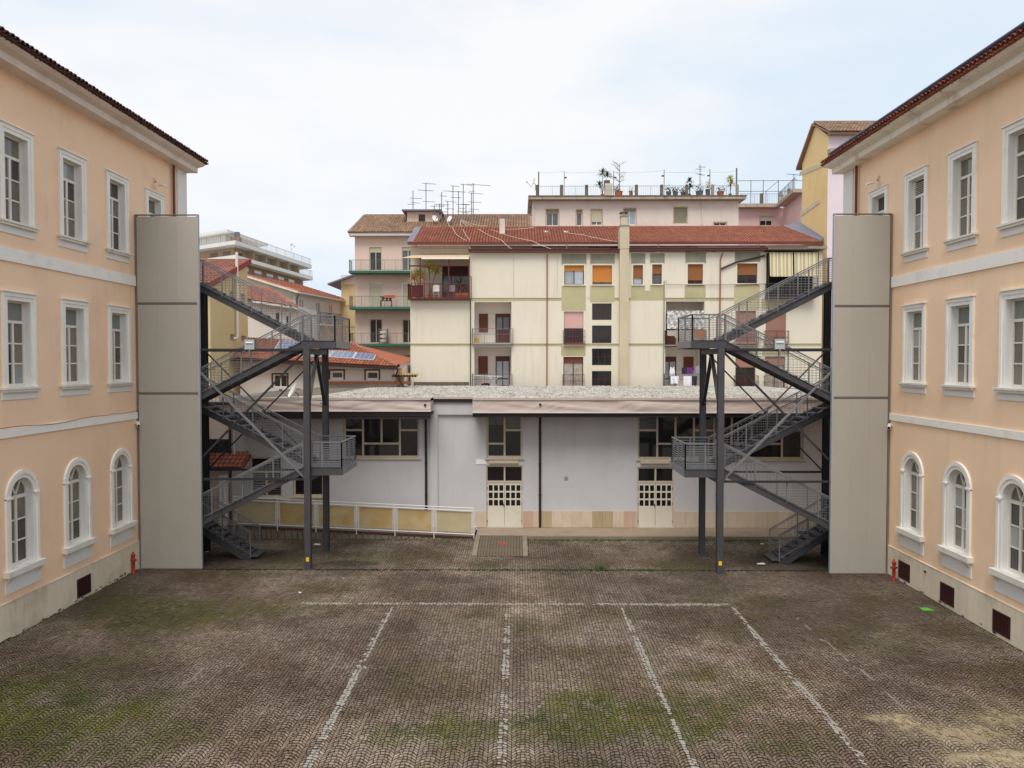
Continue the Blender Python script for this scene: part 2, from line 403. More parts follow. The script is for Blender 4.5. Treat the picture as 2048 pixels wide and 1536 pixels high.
class MB:
    def __init__(self):
        self.v, self.f, self.mi, self.mats = [], [], [], []
        self.cur = 0

    def use(self, m):
        if m not in self.mats:
            self.mats.append(m)
        self.cur = self.mats.index(m)
        return self

    def poly(self, *pts):
        n = len(self.v)
        self.v += [tuple(p) for p in pts]
        self.f.append(tuple(range(n, n + len(pts))))
        self.mi.append(self.cur)
        return self

    def hexa(self, p):
        n = len(self.v)
        self.v += [tuple(q) for q in p]
        for f in ((0, 3, 2, 1), (4, 5, 6, 7), (0, 1, 5, 4), (1, 2, 6, 5), (2, 3, 7, 6), (3, 0, 4, 7)):
            self.f.append(tuple(n + i for i in f))
            self.mi.append(self.cur)
        return self

    def bx(self, x0, x1, y0, y1, z0, z1):
        return self.hexa([(x0, y0, z0), (x1, y0, z0), (x1, y1, z0), (x0, y1, z0), (x0, y0, z1), (x1, y0, z1), (x1, y1, z1), (x0, y1, z1)])

    def tb(self, T, u0, u1, v0, v1, d0, d1):
        return self.hexa([T(u0, v0, d0), T(u1, v0, d0), T(u1, v0, d1), T(u0, v0, d1), T(u0, v1, d0), T(u1, v1, d0), T(u1, v1, d1), T(u0, v1, d1)])

    def bar(self, p, q, w, h=None, up=(0, 0, 1)):
        h = h or w
        p, q = Vector(p), Vector(q)
        d = (q - p).normalized()
        up = Vector(up)
        if abs(d.dot(up)) > 0.98:
            up = Vector((0, 1, 0))
        s = d.cross(up).normalized() * (w / 2)
        t = s.cross(d).normalized() * (h / 2)
        return self.hexa([p - s - t, p + s - t, p + s + t, p - s + t, q - s - t, q + s - t, q + s + t, q - s + t])

    def tube(self, pts, r, n=6, cap=False):
        pts = [Vector(p) for p in pts]
        rings = []
        for i, p in enumerate(pts):
            a = pts[max(0, i - 1)]
            b = pts[min(len(pts) - 1, i + 1)]
            d = (b - a).normalized()
            up = Vector((0, 0, 1)) if abs(d.z) < 0.95 else Vector((0, 1, 0))
            s = d.cross(up).normalized()
            t = s.cross(d).normalized()
            rr = r[i] if isinstance(r, (list, tuple)) else r
            base = len(self.v)
            self.v += [tuple(p + (s * math.cos(2 * math.pi * k / n) + t * math.sin(2 * math.pi * k / n)) * rr) for k in range(n)]
            rings.append(base)
        for a, b in zip(rings, rings[1:]):
            for k in range(n):
                self.f.append((a + k, a + (k + 1) % n, b + (k + 1) % n, b + k))
                self.mi.append(self.cur)
        if cap:
            self.f.append(tuple(rings[0] + k for k in range(n)))
            self.mi.append(self.cur)
            self.f.append(tuple(rings[-1] + k for k in range(n)))
            self.mi.append(self.cur)
        return self

    def lathe(self, c, prof, n=12):
        c = Vector(c)
        return self.tube_rings([(c + Vector((0, 0, z)), r) for r, z in prof], n)

    def tube_rings(self, pr, n):
        rings = []
        for p, r in pr:
            b = len(self.v)
            self.v += [(p.x + r * math.cos(2 * math.pi * k / n), p.y + r * math.sin(2 * math.pi * k / n), p.z) for k in range(n)]
            rings.append(b)
        for a, b in zip(rings, rings[1:]):
            for k in range(n):
                self.f.append((a + k, a + (k + 1) % n, b + (k + 1) % n, b + k))
                self.mi.append(self.cur)
        self.f.append(tuple(rings[-1] + k for k in range(n)))
        self.mi.append(self.cur)
        return self

    def build(self, name, m=None, parent=None, kind=None, label=None, cat=None, group=None, smooth=False, tone=None, loc=None):
        org = ORG.get(parent, Vector((0, 0, 0))) if parent else Vector((0, 0, 0))
        me = bpy.data.meshes.new(name)
        o_loc = Vector((0, 0, 0))
        if parent is None and loc is not None:
            org = Vector(loc)
            o_loc = org
        me.from_pydata([(a - org.x, b - org.y, c - org.z) for a, b, c in self.v], [], self.f)
        mats = self.mats or [m]
        for mm in mats:
            me.materials.append(M[mm] if isinstance(mm, str) else mm)
        if self.mats:
            me.polygons.foreach_set('material_index', self.mi)
        if smooth:
            me.polygons.foreach_set('use_smooth', [True] * len(me.polygons))
        if tone is not None:
            a = me.attributes.new('tone', 'FLOAT_COLOR', 'POINT')
            a.data.foreach_set('color', np.asarray(tone, dtype=np.float32).ravel())
        me.update()
        o = bpy.data.objects.new(name, me)
        o.location = o_loc
        COL.objects.link(o)
        if parent:
            o.parent = parent
            ORG[o] = ORG.get(parent, Vector((0, 0, 0)))
        else:
            ORG[o] = o_loc
        tag(o, label, cat, group, kind)
        return o


def tag(o, label=None, cat=None, group=None, kind=None):
    if label:
        o['label'] = label
    if cat:
        o['category'] = cat
    if group:
        o['group'] = group
    if kind:
        o['kind'] = kind
    return o


def thing(name, label, cat, loc=(0, 0, 0), group=None, kind=None):
    o = bpy.data.objects.new(name, None)
    o.location = loc
    o.empty_display_size = 0.3
    COL.objects.link(o)
    ORG[o] = Vector(loc)
    return tag(o, label, cat, group, kind)


def inst(name, mesh, loc, parent=None, rot=(0, 0, 0), scale=None):
    """A piece that shares its mesh; loc is in world coordinates."""
    o = bpy.data.objects.new(name, mesh)
    COL.objects.link(o)
    if parent:
        o.parent = parent
        o.location = Vector(loc) - ORG[parent]
    else:
        o.location = loc
    o.rotation_euler = rot
    if scale:
        o.scale = scale
    return o


def mesh_of(mb, name, m, smooth=False):
    me = bpy.data.meshes.new(name)
    me.from_pydata(mb.v, [], mb.f)
    for mm in (mb.mats or [m]):
        me.materials.append(M[mm])
    if mb.mats:
        me.polygons.foreach_set('material_index', mb.mi)
    if smooth:
        me.polygons.foreach_set('use_smooth', [True] * len(me.polygons))
    me.update()
    return me


def wall_faces(mb, T, u0, u1, v0, v1, ops, d=0.0):
    """Front face of a wall with openings (a, b, c, e[, 'arch'])."""
    us = sorted({u0, u1, *[o[0] for o in ops], *[o[1] for o in ops]})
    us = [u for u in us if u0 <= u <= u1]
    for a, b in zip(us, us[1:]):
        mid = (a + b) / 2
        cut = sorted([o for o in ops if o[0] < mid < o[1]], key=lambda o: o[2])
        lo = v0
        prev = None
        for o in cut + [None]:
            hi = o[2] if o else v1
            if prev is not None and len(prev) > 4:
                r = (prev[1] - prev[0]) / 2
                cu, cv = (prev[0] + prev[1]) / 2, prev[3] - r
                n = 12
                for k in range(n):
                    t0, t1 = math.pi * (1 - k / n), math.pi * (1 - (k + 1) / n)
                    pa = (cu + r * math.cos(t0), cv + r * math.sin(t0))
                    pb = (cu + r * math.cos(t1), cv + r * math.sin(t1))
                    mb.poly(T(pa[0], pa[1], d), T(pb[0], pb[1], d), T(pb[0], hi, d), T(pa[0], hi, d))
            elif hi - lo > 1e-6:
                mb.poly(T(a, lo, d), T(b, lo, d), T(b, hi, d), T(a, hi, d))
            if o:
                lo = o[3]
                prev = o
    return mb


def reveal_faces(mb, T, o, d0, d1):
    a, b, c, e = o[:4]
    mb.poly(T(a, c, d0), T(b, c, d0), T(b, c, d1), T(a, c, d1))
    top = e
    if len(o) > 4:
        r = (b - a) / 2
        cu, top = (a + b) / 2, e - r
        n = 12
        for k in range(n):
            t0, t1 = math.pi * (1 - k / n), math.pi * (1 - (k + 1) / n)
            p, q = (cu + r * math.cos(t0), top + r * math.sin(t0)), (cu + r * math.cos(t1), top + r * math.sin(t1))
            mb.poly(T(*p, d0), T(*q, d0), T(*q, d1), T(*p, d1))
    else:
        mb.poly(T(a, e, d0), T(b, e, d0), T(b, e, d1), T(a, e, d1))
    mb.poly(T(a, c, d0), T(a, top, d0), T(a, top, d1), T(a, c, d1))
    mb.poly(T(b, c, d0), T(b, top, d0), T(b, top, d1), T(b, c, d1))
    return mb


def slats(mb, T, a, b, c, e, d0, d1, pitch=0.06, gap=0.008):
    n = max(1, int((e - c) / pitch))
    h = (e - c) / n
    for k in range(n):
        mb.tb(T, a, b, c + k * h, c + (k + 1) * h - gap, d0, d1)
    mb.tb(T, a, b, c, e, d0 - 0.004, d0 - 0.001)
    return mb


def window(T, a, b, c, e, parent, frame='frame_white', pane='glass_dark', depth=0.14, fw=0.06, cols=2, rows=1, shutter=None, frac=1.0,
           reveal='reveal', sill=None, name='window', label=None, panes=None, surround=None, pitch=0.06):
    """Rectangular window in the opening (a,b,c,e): frame with panes as sub-parts, roller shutter covering the top fraction."""
    mb = MB()
    mb.use(reveal)
    reveal_faces(mb, T, (a, b, c, e), 0.0, -depth)
    mb.use(frame)
    top = e - (e - c) * frac if shutter else e
    d0, d1 = -depth - 0.05, -depth
    if not (shutter and frac > 0.97):
        mb.tb(T, a, a + fw, c, e, d0, d1)
        mb.tb(T, b - fw, b, c, e, d0, d1)
        mb.tb(T, a + fw, b - fw, c, c + fw, d0, d1)
        mb.tb(T, a + fw, b - fw, e - fw, e, d0, d1)
        w = (b - a - fw * (cols + 1)) / cols
        h = (e - c - fw * (rows + 1)) / rows
        for k in range(1, cols):
            x = a + fw + k * (w + fw) - fw
            mb.tb(T, x, x + fw, c + fw, e - fw, d0, d1)
        for k in range(1, rows):
            z = c + fw + k * (h + fw) - fw
            for j in range(cols):
                x = a + fw + j * (w + fw)
                mb.tb(T, x, x + w, z, z + fw, d0 + 0.005, d1 - 0.005)
    o = mb.build(name, parent=parent, label=label)
    if not (shutter and frac > 0.97):
        for k in range(cols):
            for j in range(rows):
                x = a + fw + k * (w + fw)
                z = c + fw + j * (h + fw)
                if z > top:
                    continue
                p = MB().tb(T, x, x + w, z, z + h, d0 + 0.012, d0 + 0.022)
                p.build('pane', (panes or {}).get((k, j), pane), o)
    if shutter:
        s = slats(MB(), T, a + 0.02, b - 0.02, max(top, c + 0.02), e - 0.01, -depth + 0.005, -depth + 0.03, pitch)
        s.build('shutter', shutter, o)
    if surround:
        s = MB()
        s.tb(T, a - 0.09, a, c, e + 0.09, 0.0, 0.03)
        s.tb(T, b, b + 0.09, c, e + 0.09, 0.0, 0.03)
        s.tb(T, a, b, e, e + 0.09, 0.0, 0.03)
        s.build('surround', surround, o)
    if sill:
        MB().tb(T, a - 0.08, b + 0.08, c - 0.06, c, -0.02, 0.08).build('sill', sill, o)
    return o


def railing(mb, p, q, h=1.0, step=0.13, r=0.008, rr=0.02, posts=True, base=0.06, mid=None):
    """Straight balustrade from foot p to foot q: top rail, bottom rail, balusters."""
    p, q = Vector(p), Vector(q)
    up = Vector((0, 0, h))
    mb.bar(p + up, q + up, rr * 2, rr * 1.6)
    mb.bar(p + Vector((0, 0, base)), q + Vector((0, 0, base)), rr * 1.4)
    if mid:
        mb.bar(p + Vector((0, 0, mid)), q + Vector((0, 0, mid)), rr * 1.2)
    n = max(1, int((q - p).length / step))
    for k in range(n + 1):
        a = p.lerp(q, k / n)
        thick = rr * 1.8 if posts and k % 8 == 0 else r * 2
        mb.bar(a + Vector((0, 0, base)), a + up, thick)
    return mb


def tiled_plane(mb, tone, O, du, dv, nrm, nu, nv, wu, wv, shade=(0.9, 1.1), base=(1, 1, 1), clip=None, r_frac=0.5, seg=4):
    """Rows of half-round tiles on a roof plane from corner O: nu columns along du, nv courses up dv."""
    for i in range(nu):
        for j in range(nv):
            if clip and not clip((i + 0.5) / nu, (j + 0.5) / nv):
                continue
            t = random.uniform(*shade)
            hue = random.uniform(-0.06, 0.06)
            colr = (base[0] * t, base[1] * t * (1 + hue), base[2] * t * (1 + hue), 1)
            c0 = O + du * ((i + 0.5) * wu) + dv * (j * wv - 0.02)
            c1 = O + du * ((i + 0.5) * wu) + dv * ((j + 1) * wv + 0.03)
            n = len(mb.v)
            for c, lift, k2 in ((c0, 0.035, 1.0), (c1, 0.0, 0.86)):
                for k in range(seg + 1):
                    a = math.pi * k / seg
                    mb.v.append(tuple(c + du * (-math.cos(a) * wu * r_frac * k2) + nrm * (math.sin(a) * wu * 0.36 * k2 + lift)))
                    tone.append(colr)
            for k in range(seg):
                mb.f.append((n + k, n + k + 1, n + seg + 2 + k, n + seg + 1 + k))
                mb.mi.append(mb.cur)
            mb.f.append(tuple(n + k for k in range(seg + 1)))
            mb.mi.append(mb.cur)
    return mb

# ================================================================== GROUND
LX, RX = -14.0, 13.28                      # faces of the two school wings


def vnoise(x, y, seed, scale):
    """Smooth value noise on arrays."""
    g = np.random.default_rng(seed).random((256, 256))
    u, v = x * scale + 100, y * scale + 100
    i, j = np.floor(u).astype(int), np.floor(v).astype(int)
    fu, fv = u - i, v - j
    fu, fv = fu * fu * (3 - 2 * fu), fv * fv * (3 - 2 * fv)
    i0, j0, i1, j1 = i % 256, j % 256, (i + 1) % 256, (j + 1) % 256
    return (g[i0, j0] * (1 - fu) + g[i1, j0] * fu) * (1 - fv) + (g[i0, j1] * (1 - fu) + g[i1, j1] * fu) * fv


def fbm(x, y, seed, scale):
    return (vnoise(x, y, seed, scale) * 0.5 + vnoise(x, y, seed + 1, scale * 2.1) * 0.27 + vnoise(x, y, seed + 2, scale * 4.3) * 0.15
            + vnoise(x, y, seed + 3, scale * 9.1) * 0.08)


MOSS = [(1230, 1430, 2.6, 1.3, 1.25), (1120, 1450, 2.0, 0.9, 0.9), (1380, 1405, 1.8, 0.7, 0.85), (900, 1460, 2.0, 0.7, 0.8), (60, 1440, 3.0, 1.9, 1.2), (20, 1380, 2.6, 1.5, 0.9), (250, 1480, 2.0, 1.2, 0.6), (340, 1225, 2.8, 1.8, 0.95),
        (240, 1200, 2.0, 1.2, 0.6), (480, 1215, 2.6, 1.0, 0.55), (470, 1150, 2.6, 0.5, 0.75), (560, 1125, 1.6, 1.2, 0.6), (680, 1150, 1.4, 0.15, 0.8),
        (1480, 1205, 1.8, 0.5, 0.5), (1440, 1360, 1.6, 1.0, 0.5), (1350, 1125, 2.0, 0.8, 0.5), (760, 1115, 2.5, 1.2, 0.35), (1560, 1500, 1.0, 0.3, 0.5),
        (1100, 1255, 1.0, 0.9, 0.45), (1580, 1110, 2.4, 1.3, 0.55), (1750, 1290, 2.2, 0.8, 0.35), (120, 1330, 1.5, 1.0, 0.4)]
SAND = [(1760, 1435, 0.9, 0.28, 0.9), (1900, 1465, 1.6, 0.8, 0.75), (2040, 1440, 1.2, 0.9, 0.7), (1990, 1515, 1.5, 0.4, 0.95), (2010, 1400, 0.9, 0.4, 0.55)]
DAMP_SHADE = [(700, 1127, 1.05, 0.42, 0.95), (1500, 1120, 3.4, 1.4, 0.35), (470, 1118, 2.2, 1.5, 0.75), (1590, 1125, 2.6, 1.4, 0.75)]  # damp patches; those under the fire stairs also paint in the shade there
REDD = [(1400, 1130, 2.2, 0.9, 0.6), (650, 1132, 1.2, 0.5, 0.5), (1650, 1150, 2.5, 0.7, 0.4), (1960, 1350, 1.2, 0.5, 0.5), (380, 1170, 3.0, 0.8, 0.35)]


def patches(x, y, defs, seed, soft=0.55, nz=1.1):
    out = np.zeros_like(x)
    n = fbm(x, y, seed, 1.1) - 0.5
    for px, py, rx, ry, amt in defs:
        c = on_z(px, py)
        d = np.sqrt(((x - c.x) / rx) ** 2 + ((y - c.y) / ry) ** 2) + n * nz * 1.6
        out = np.maximum(out, amt * np.clip((1.15 - d) / soft, 0, 1))
    return out


def ground_colour(x, y, tone, joint=False):
    big = fbm(x, y, 5, 0.22)
    mid = fbm(x, y, 15, 0.9)
    a = np.array(lin((104, 87, 72)))
    b = np.array(lin((135, 120, 106)))
    if joint:
        a = np.array(lin((22, 17, 12)))
        b = np.array(lin((31, 25, 18)))
    t = np.clip((mid - 0.3) / 0.4, 0, 1)[:, None]
    col = (a * (1 - t) + b * t) * (0.72 + 0.6 * np.clip((big - 0.25) / 0.5, 0, 1))[:, None] * tone[:, None]
    pale = np.clip((fbm(x, y, 41, 0.55) - 0.5) / 0.2, 0, 1)[:, None] * 0.22
    col = col * (1 + pale)
    side = np.clip((np.abs(x) - 7.0) / 5.0, 0, 1) * np.clip((fbm(x, y, 61, 0.5) - 0.3) / 0.3, 0, 1)
    brown = np.array(lin((88, 70, 54) if not joint else (34, 28, 18)))
    col = col * (1 - 0.55 * side[:, None]) + brown * tone[:, None] * (0.55 * side[:, None])
    red = patches(x, y, REDD, 71)[:, None] * 0.45
    col = col * (1 - red) + np.array(lin((100, 66, 54) if not joint else (40, 28, 22))) * tone[:, None] * red
    moss = np.clip(patches(x, y, MOSS, 81, 0.7, 1.0) + 0.35 * np.clip((fbm(x, y, 91, 0.7) - 0.56) / 0.12, 0, 1), 0, 1)
    grain = np.clip((vnoise(x, y, 97, 9.0) - 0.25) / 0.5, 0, 1)
    mm = (moss * (0.5 + 0.5 * grain))[:, None] * (0.93 if not joint else 1.0)
    yel = np.clip(fbm(x, y, 95, 1.3) * 2 - 0.5, 0, 1)[:, None]
    mc = np.array(lin((62, 70, 20))) * (1 - yel) + np.array(lin((92, 92, 22))) * yel
    if joint:
        mc = mc * 0.55
    col = col * (1 - mm) + mc * mm
    damp_shade = patches(x, y, DAMP_SHADE, 101, 0.35, 0.35)[:, None]
    col = col * (1 - 0.58 * damp_shade)
    sand = patches(x, y, SAND, 111, 0.8, 1.2)[:, None] * (0.95 if joint else 0.5)
    sc = np.array(lin((160, 146, 116)))
    col = col * (1 - sand) + sc * sand
    return col


def point_colours(me, col):
    a = me.attributes.new('col', 'FLOAT_COLOR', 'POINT')
    c = np.ones((len(col), 4), np.float32)
    c[:, :3] = col
    a.data.foreach_set('color', c.ravel())


def np_mesh(name, v, f, mname):
    me = bpy.data.meshes.new(name)
    nf, k = f.shape
    me.vertices.add(len(v))
    me.vertices.foreach_set('co', np.asarray(v, np.float32).ravel())
    me.loops.add(nf * k)
    me.loops.foreach_set('vertex_index', f.astype(np.int32).ravel())
    me.polygons.add(nf)
    me.polygons.foreach_set('loop_start', np.arange(0, nf * k, k, dtype=np.int32))
    me.materials.append(M[mname])
    me.update(calc_edges=True)
    return me


# distant ground sheet
g = MB().poly((-900, -300, -0.3), (900, -300, -0.3), (900, 1500, -0.3), (-900, 1500, -0.3))
g.build('ground', 'earth', kind='structure')

# courtyard bed (joint soil) as a fine grid
GX0, GX1, GY0, GY1 = LX - 0.3, RX + 0.3, 9.0, 36.0
nx, ny = 190, 190
gx, gy = np.meshgrid(np.linspace(GX0, GX1, nx), np.linspace(GY0, GY1, ny))
gx, gy = gx.ravel(), gy.ravel()
idx = np.arange(nx * ny).reshape(ny, nx)
ff = np.stack([idx[:-1, :-1], idx[:-1, 1:], idx[1:, 1:], idx[1:, :-1]], -1).reshape(-1, 4)
sandz = patches(gx, gy, SAND, 111, 0.8, 1.2) * 0.013
bed = np_mesh('courtyard', np.stack([gx, gy, -0.02 + sandz], 1), ff, 'soil')
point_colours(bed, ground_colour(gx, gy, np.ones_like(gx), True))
yard = bpy.data.objects.new('courtyard', bed)
COL.objects.link(yard)
tag(yard, kind='structure')
ORG[yard] = Vector((0, 0, 0))

# fan paving: every stone is real, arches repeat in columns
PW, RH, SAG = 0.455, 0.1, 0.165
edges = np.array([-0.2275, -0.143, -0.052, 0.052, 0.143, 0.2275])
ncol, nrow = 62, 226
cc, kk, ss = np.meshgrid(np.arange(ncol), np.arange(nrow), np.arange(5), indexing='ij')
cc, kk, ss = cc.ravel(), kk.ravel(), ss.ravel()
NS = len(cc)
xc = LX - 0.25 + cc * PW + PW / 2
yb = 12.4 + kk * RH + ((cc * 37) % 11) * 0.004
jit = lambda s: rng.uniform(-s, s, NS)
row_shift = np.random.default_rng(3).uniform(-0.02, 0.02, (ncol, nrow, 6))
row_shift[:, :, 0] = row_shift[:, :, 5] = 0
ul = edges[ss] + row_shift[cc, kk, ss]
ur = edges[ss + 1] + row_shift[cc, kk, ss + 1]
hh = lambda u: -SAG * (2 * u / PW) ** 2
inner = lambda u: np.where(np.abs(u) > 0.22, u, u * 0.87)
G2, GY = 0.004, 0.0125
P00 = np.stack([xc + inner(ul) + G2, yb + hh(inner(ul)) + GY], 1)
P10 = np.stack([xc + inner(ur) - G2, yb + hh(inner(ur)) + GY], 1)
P11 = np.stack([xc + ur - G2, yb + RH + hh(ur) - GY * 0.7], 1)
P01 = np.stack([xc + ul + G2, yb + RH + hh(ul) - GY * 0.7], 1)
low = np.stack([P00, P10, P11, P01], 1)                       # NS,4,2
low += rng.uniform(-0.004, 0.004, low.shape)
cen = low.mean(1)
top = cen[:, None, :] + (low - cen[:, None, :]) * 0.93
zt = rng.normal(0.0, 0.003, NS)
tilt = rng.normal(0, 0.03, (NS, 2))
ztop = zt[:, None] + ((top - cen[:, None, :]) * tilt[:, None, :]).sum(2)
V = np.zeros((NS, 8, 3), np.float32)
V[:, :4, :2] = low
V[:, :4, 2] = -0.03
V[:, 4:, :2] = top
V[:, 4:, 2] = ztop
keep = (cen[:, 0] > LX + 0.03) & (cen[:, 0] < RX - 0.03) & (cen[:, 1] < 34.2)
keep &= ~((np.abs(cen[:, 1] - 27.93) < 0.075) & (cen[:, 0] > -11.6) & (cen[:, 0] < 11.1))
keep &= ~((cen[:, 1] > 32.85) & (cen[:, 0] > -1.7))
keep &= ~((cen[:, 1] > 29.93) & (cen[:, 0] > -1.87) & (cen[:, 0] < 0.36))
keep &= ~((cen[:, 1] > 32.95) & (cen[:, 0] <= -1.7))
sand_s = patches(cen[:, 0], cen[:, 1], SAND, 111, 0.8, 1.2)
keep &= ~((sand_s > 0.62) & (rng.random(NS) < 0.55))
tone = np.clip(rng.normal(1.0, 0.16, NS), 0.62, 1.5)
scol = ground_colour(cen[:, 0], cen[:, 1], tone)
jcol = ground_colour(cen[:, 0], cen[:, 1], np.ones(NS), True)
vcol = np.concatenate([np.repeat(scol[:, None, :], 4, 1), np.repeat(scol[:, None, :], 4, 1)], 1)      # soil clings to the sides
faces8 = np.array([(4, 5, 6, 7), (0, 1, 5, 4), (1, 2, 6, 5), (2, 3, 7, 6), (3, 0, 4, 7)])

# the 300 stones that show largest become parts of their own
dd = cen - np.array([0.0, 0.0])
pxx = 1038 + FPX * cen[:, 0] / cen[:, 1]
pyy = 724 + FPX * CAMZ / cen[:, 1]
inview = keep & (pxx > 4) & (pxx < 2044) & (pyy < 1534)
order = np.argsort(np.where(inview, cen[:, 1] + np.abs(pxx - 1024) * 0.0002, 1e9))[:300]
mass = keep.copy()
mass[order] = False
ids = np.nonzero(mass)[0]
fm = (np.arange(len(ids))[:, None, None] * 8 + faces8[None]).reshape(-1, 4)
me = np_mesh('paving_stones', V[ids].reshape(-1, 3), fm, 'stone')
point_colours(me, vcol[ids].reshape(-1, 3))
ob = bpy.data.objects.new('paving_stones', me)
COL.objects.link(ob)
ob.parent = yard
tag(ob, kind='stuff')
for i in order:
    v = V[i] - np.array([cen[i, 0], cen[i, 1], 0])
    me = np_mesh('cobble', v, faces8, 'stone')
    point_colours(me, vcol[i])
    inst('cobble', me, (cen[i, 0], cen[i, 1], 0), yard)


# worn white lines: paint left on the stone tops
def painted(test, wear_seed, wear, zoff=0.003, m='paint'):
    n = fbm(cen[:, 0], cen[:, 1], wear_seed, 1.4)
    sel = keep & test(cen[:, 0], cen[:, 1]) & (n + rng.uniform(-0.12, 0.12, NS) > wear)
    ii = np.nonzero(sel)[0]
    if not len(ii):
        return
    c = cen[ii][:, None, :]
    q = np.zeros((len(ii), 4, 3), np.float32)
    q[:, :, :2] = c + (top[ii] - c) * rng.uniform(0.8, 1.22, (len(ii), 1, 1))
    q[:, :, 2] = ztop[ii] + zoff
    lo = q.copy()
    lo[:, :, 2] -= zoff + 0.004
    vv = np.concatenate([lo, q], 1).reshape(-1, 3)
    f = (np.arange(len(ii))[:, None, None] * 8 + faces8[None]).reshape(-1, 4)
    me = np_mesh('painted_line', vv, f, m)
    o = bpy.data.objects.new('painted_line', me)
    COL.objects.link(o)
    tag(o, kind='structure')


def along(xa, ya, xb, yb, w):
    def f(x, y):
        t = np.clip((y - ya) / (yb - ya + 1e-9), 0, 1)
        return (np.abs(x - (xa + (xb - xa) * t)) < w) & (y > min(ya, yb)) & (y < max(ya, yb))
    return f


painted(along(-3.98, 13.2, -3.93, 23.7, 0.07), 201, 0.28)
painted(along(-3.98, 16.0, -3.95, 19.0, 0.12), 202, 0.44)
painted(along(-0.33, 13.2, -0.33, 23.7, 0.09), 203, 0.49)
painted(along(3.30, 13.2, 3.18, 23.7, 0.07), 204, 0.28)
painted(along(8.55, 15.5, 8.25, 22.8, 0.05), 206, 0.47, m='paint_faint')
painted(along(6.55, 13.4, 6.63, 23.7, 0.07), 205, 0.36)
painted(along(-7.95, 17.6, -7.8, 18.9, 0.06), 207, 0.48, m='paint_faint')
painted(lambda x, y: (np.abs(y - 23.98) < 0.10) & (x > -6.9) & (x < 6.6), 208, 0.34)

# tufts of weeds along the drain and under the pavement edge
wd = MB()
def tuft(x, y, z, n, h, sp):
    for _ in range(n):
        a = random.uniform(0, 6.28)
        r = random.uniform(0, sp)
        b = Vector((x + r * math.cos(a), y + r * math.sin(a), z))
        l = h * random.uniform(0.5, 1.1)
        lean = Vector((random.uniform(-0.5, 0.5), random.uniform(-0.5, 0.5), 1)) * l
        s = Vector((random.uniform(-1, 1), random.uniform(-1, 1), 0)).normalized() * random.uniform(0.008, 0.018)
        wd.poly(b - s, b + s, b + lean * 0.6 + s * 0.8, b + lean)
for _ in range(420):
    x = random.uniform(-3, 6.5) if random.random() < 0.8 else random.uniform(-11, 10)
    if x > 0.5 or random.random() < 0.35:
        tuft(x, 27.93 + random.uniform(-0.06, 0.1), -0.02, 7, 0.07, 0.08)
tuft(3.0, 27.98, -0.02, 120, 0.22, 0.2)
for _ in range(380):
    x = random.uniform(0.3, 11)
    tuft(x, 32.72 - random.random() ** 2 * 0.35, -0.02, 7, 0.08, 0.09)
for _ in range(240):
    x = random.uniform(-13, -1.9)
    tuft(x, 32.75 - random.random() ** 2 * 0.3, -0.02, 6, 0.07, 0.09)
for _ in range(170):
    tuft(LX + random.uniform(0.01, 0.08), random.uniform(19, 27.8), -0.02, 6, 0.06, 0.06)
    tuft(RX - random.uniform(0.01, 0.08), random.uniform(19, 27.4), -0.02, 4, 0.04, 0.05)
wd.build('weeds', 'leaf_weed', kind='stuff')

# pavement along the hall with kerb stones and tiles
pv = thing('pavement', None, None, (0.36, 32.8, 0), kind='structure')
MB().bx(-1.85, 12.2, 32.98, 34.62, -0.1, 0.118).build('bed', 'concrete', pv)
kx = 0.36
while kx < 12.0:
    w = random.uniform(0.9, 1.1)
    MB().bx(kx + 0.004, kx + w - 0.004, 32.80, 32.978, -0.12, 0.132 + random.uniform(-0.003, 0.003)).build('kerb_stone', 'kerb', pv)
    kx += w
pt = MB()
yy = 32.985
r = 0
while yy < 34.5:
    x = -1.84 + (0.1 if r % 2 else 0)
    while x < 12.0:
        z = 0.13 + random.uniform(-0.002, 0.002)
        pt.bx(x + 0.006, x + 0.194, yy + 0.006, yy + 0.114, 0.11, z)
        x += 0.2
    yy += 0.12
    r += 1
pt.build('paving_tiles', 'paver', pv, kind='stuff')

# short sloping entrance ramp of small studded tiles between two pale kerbs
rp = thing('entrance_ramp', None, None, (-0.75, 29.93, 0), kind='structure')
ya, yb_, za, zb = 29.93, 32.98, 0.012, 0.135
rz = lambda y: za + (zb - za) * (y - ya) / (yb_ - ya)
MB().hexa([(-1.86, ya, -0.1), (0.35, ya, -0.1), (0.35, yb_, -0.1), (-1.86, yb_, -0.1), (-1.86, ya, rz(ya) - 0.012), (0.35, ya, rz(ya) - 0.012), (0.35, yb_, rz(yb_) - 0.012), (-1.86, yb_, rz(yb_) - 0.012)]).build('bed', 'soil', rp)
for x0, x1 in ((-1.86, -1.66), (0.15, 0.35)):
    for k in range(3):
        y0, y1 = ya + k * 1.0167, ya + (k + 1) * 1.0167 - 0.012
        MB().hexa([(x0, y0, -0.05), (x1, y0, -0.05), (x1, y1, -0.05), (x0, y1, -0.05), (x0, y0, rz(y0) + 0.012), (x1, y0, rz(y0) + 0.012), (x1, y1, rz(y1) + 0.012), (x0, y1, rz(y1) + 0.012)]).build('kerb_stone', 'kerb', rp)
rt = MB()
for i in range(15):
    for j in range(25):
        x0, y0 = -1.645 + i * 0.119, ya + 0.01 + j * 0.1215
        z = rz(y0 + 0.06) + random.uniform(-0.002, 0.002)
        rt.bx(x0 + 0.006, x0 + 0.113, y0 + 0.006, y0 + 0.115, z - 0.03, z)
rt.build('ramp_tiles', 'ramp_tile', rp, kind='stuff')
c = on_z(1005, 1088, 0.06)
tag(MB().bx(c.x - 0.16, c.x + 0.16, c.y - 0.28, c.y + 0.28, rz(c.y) - 0.03, rz(c.y) + 0.008).build('access_cover', 'rust', loc=(c.x, c.y, rz(c.y))),
    'small rust red cover plate set in the entrance ramp tiles', 'cover plate')

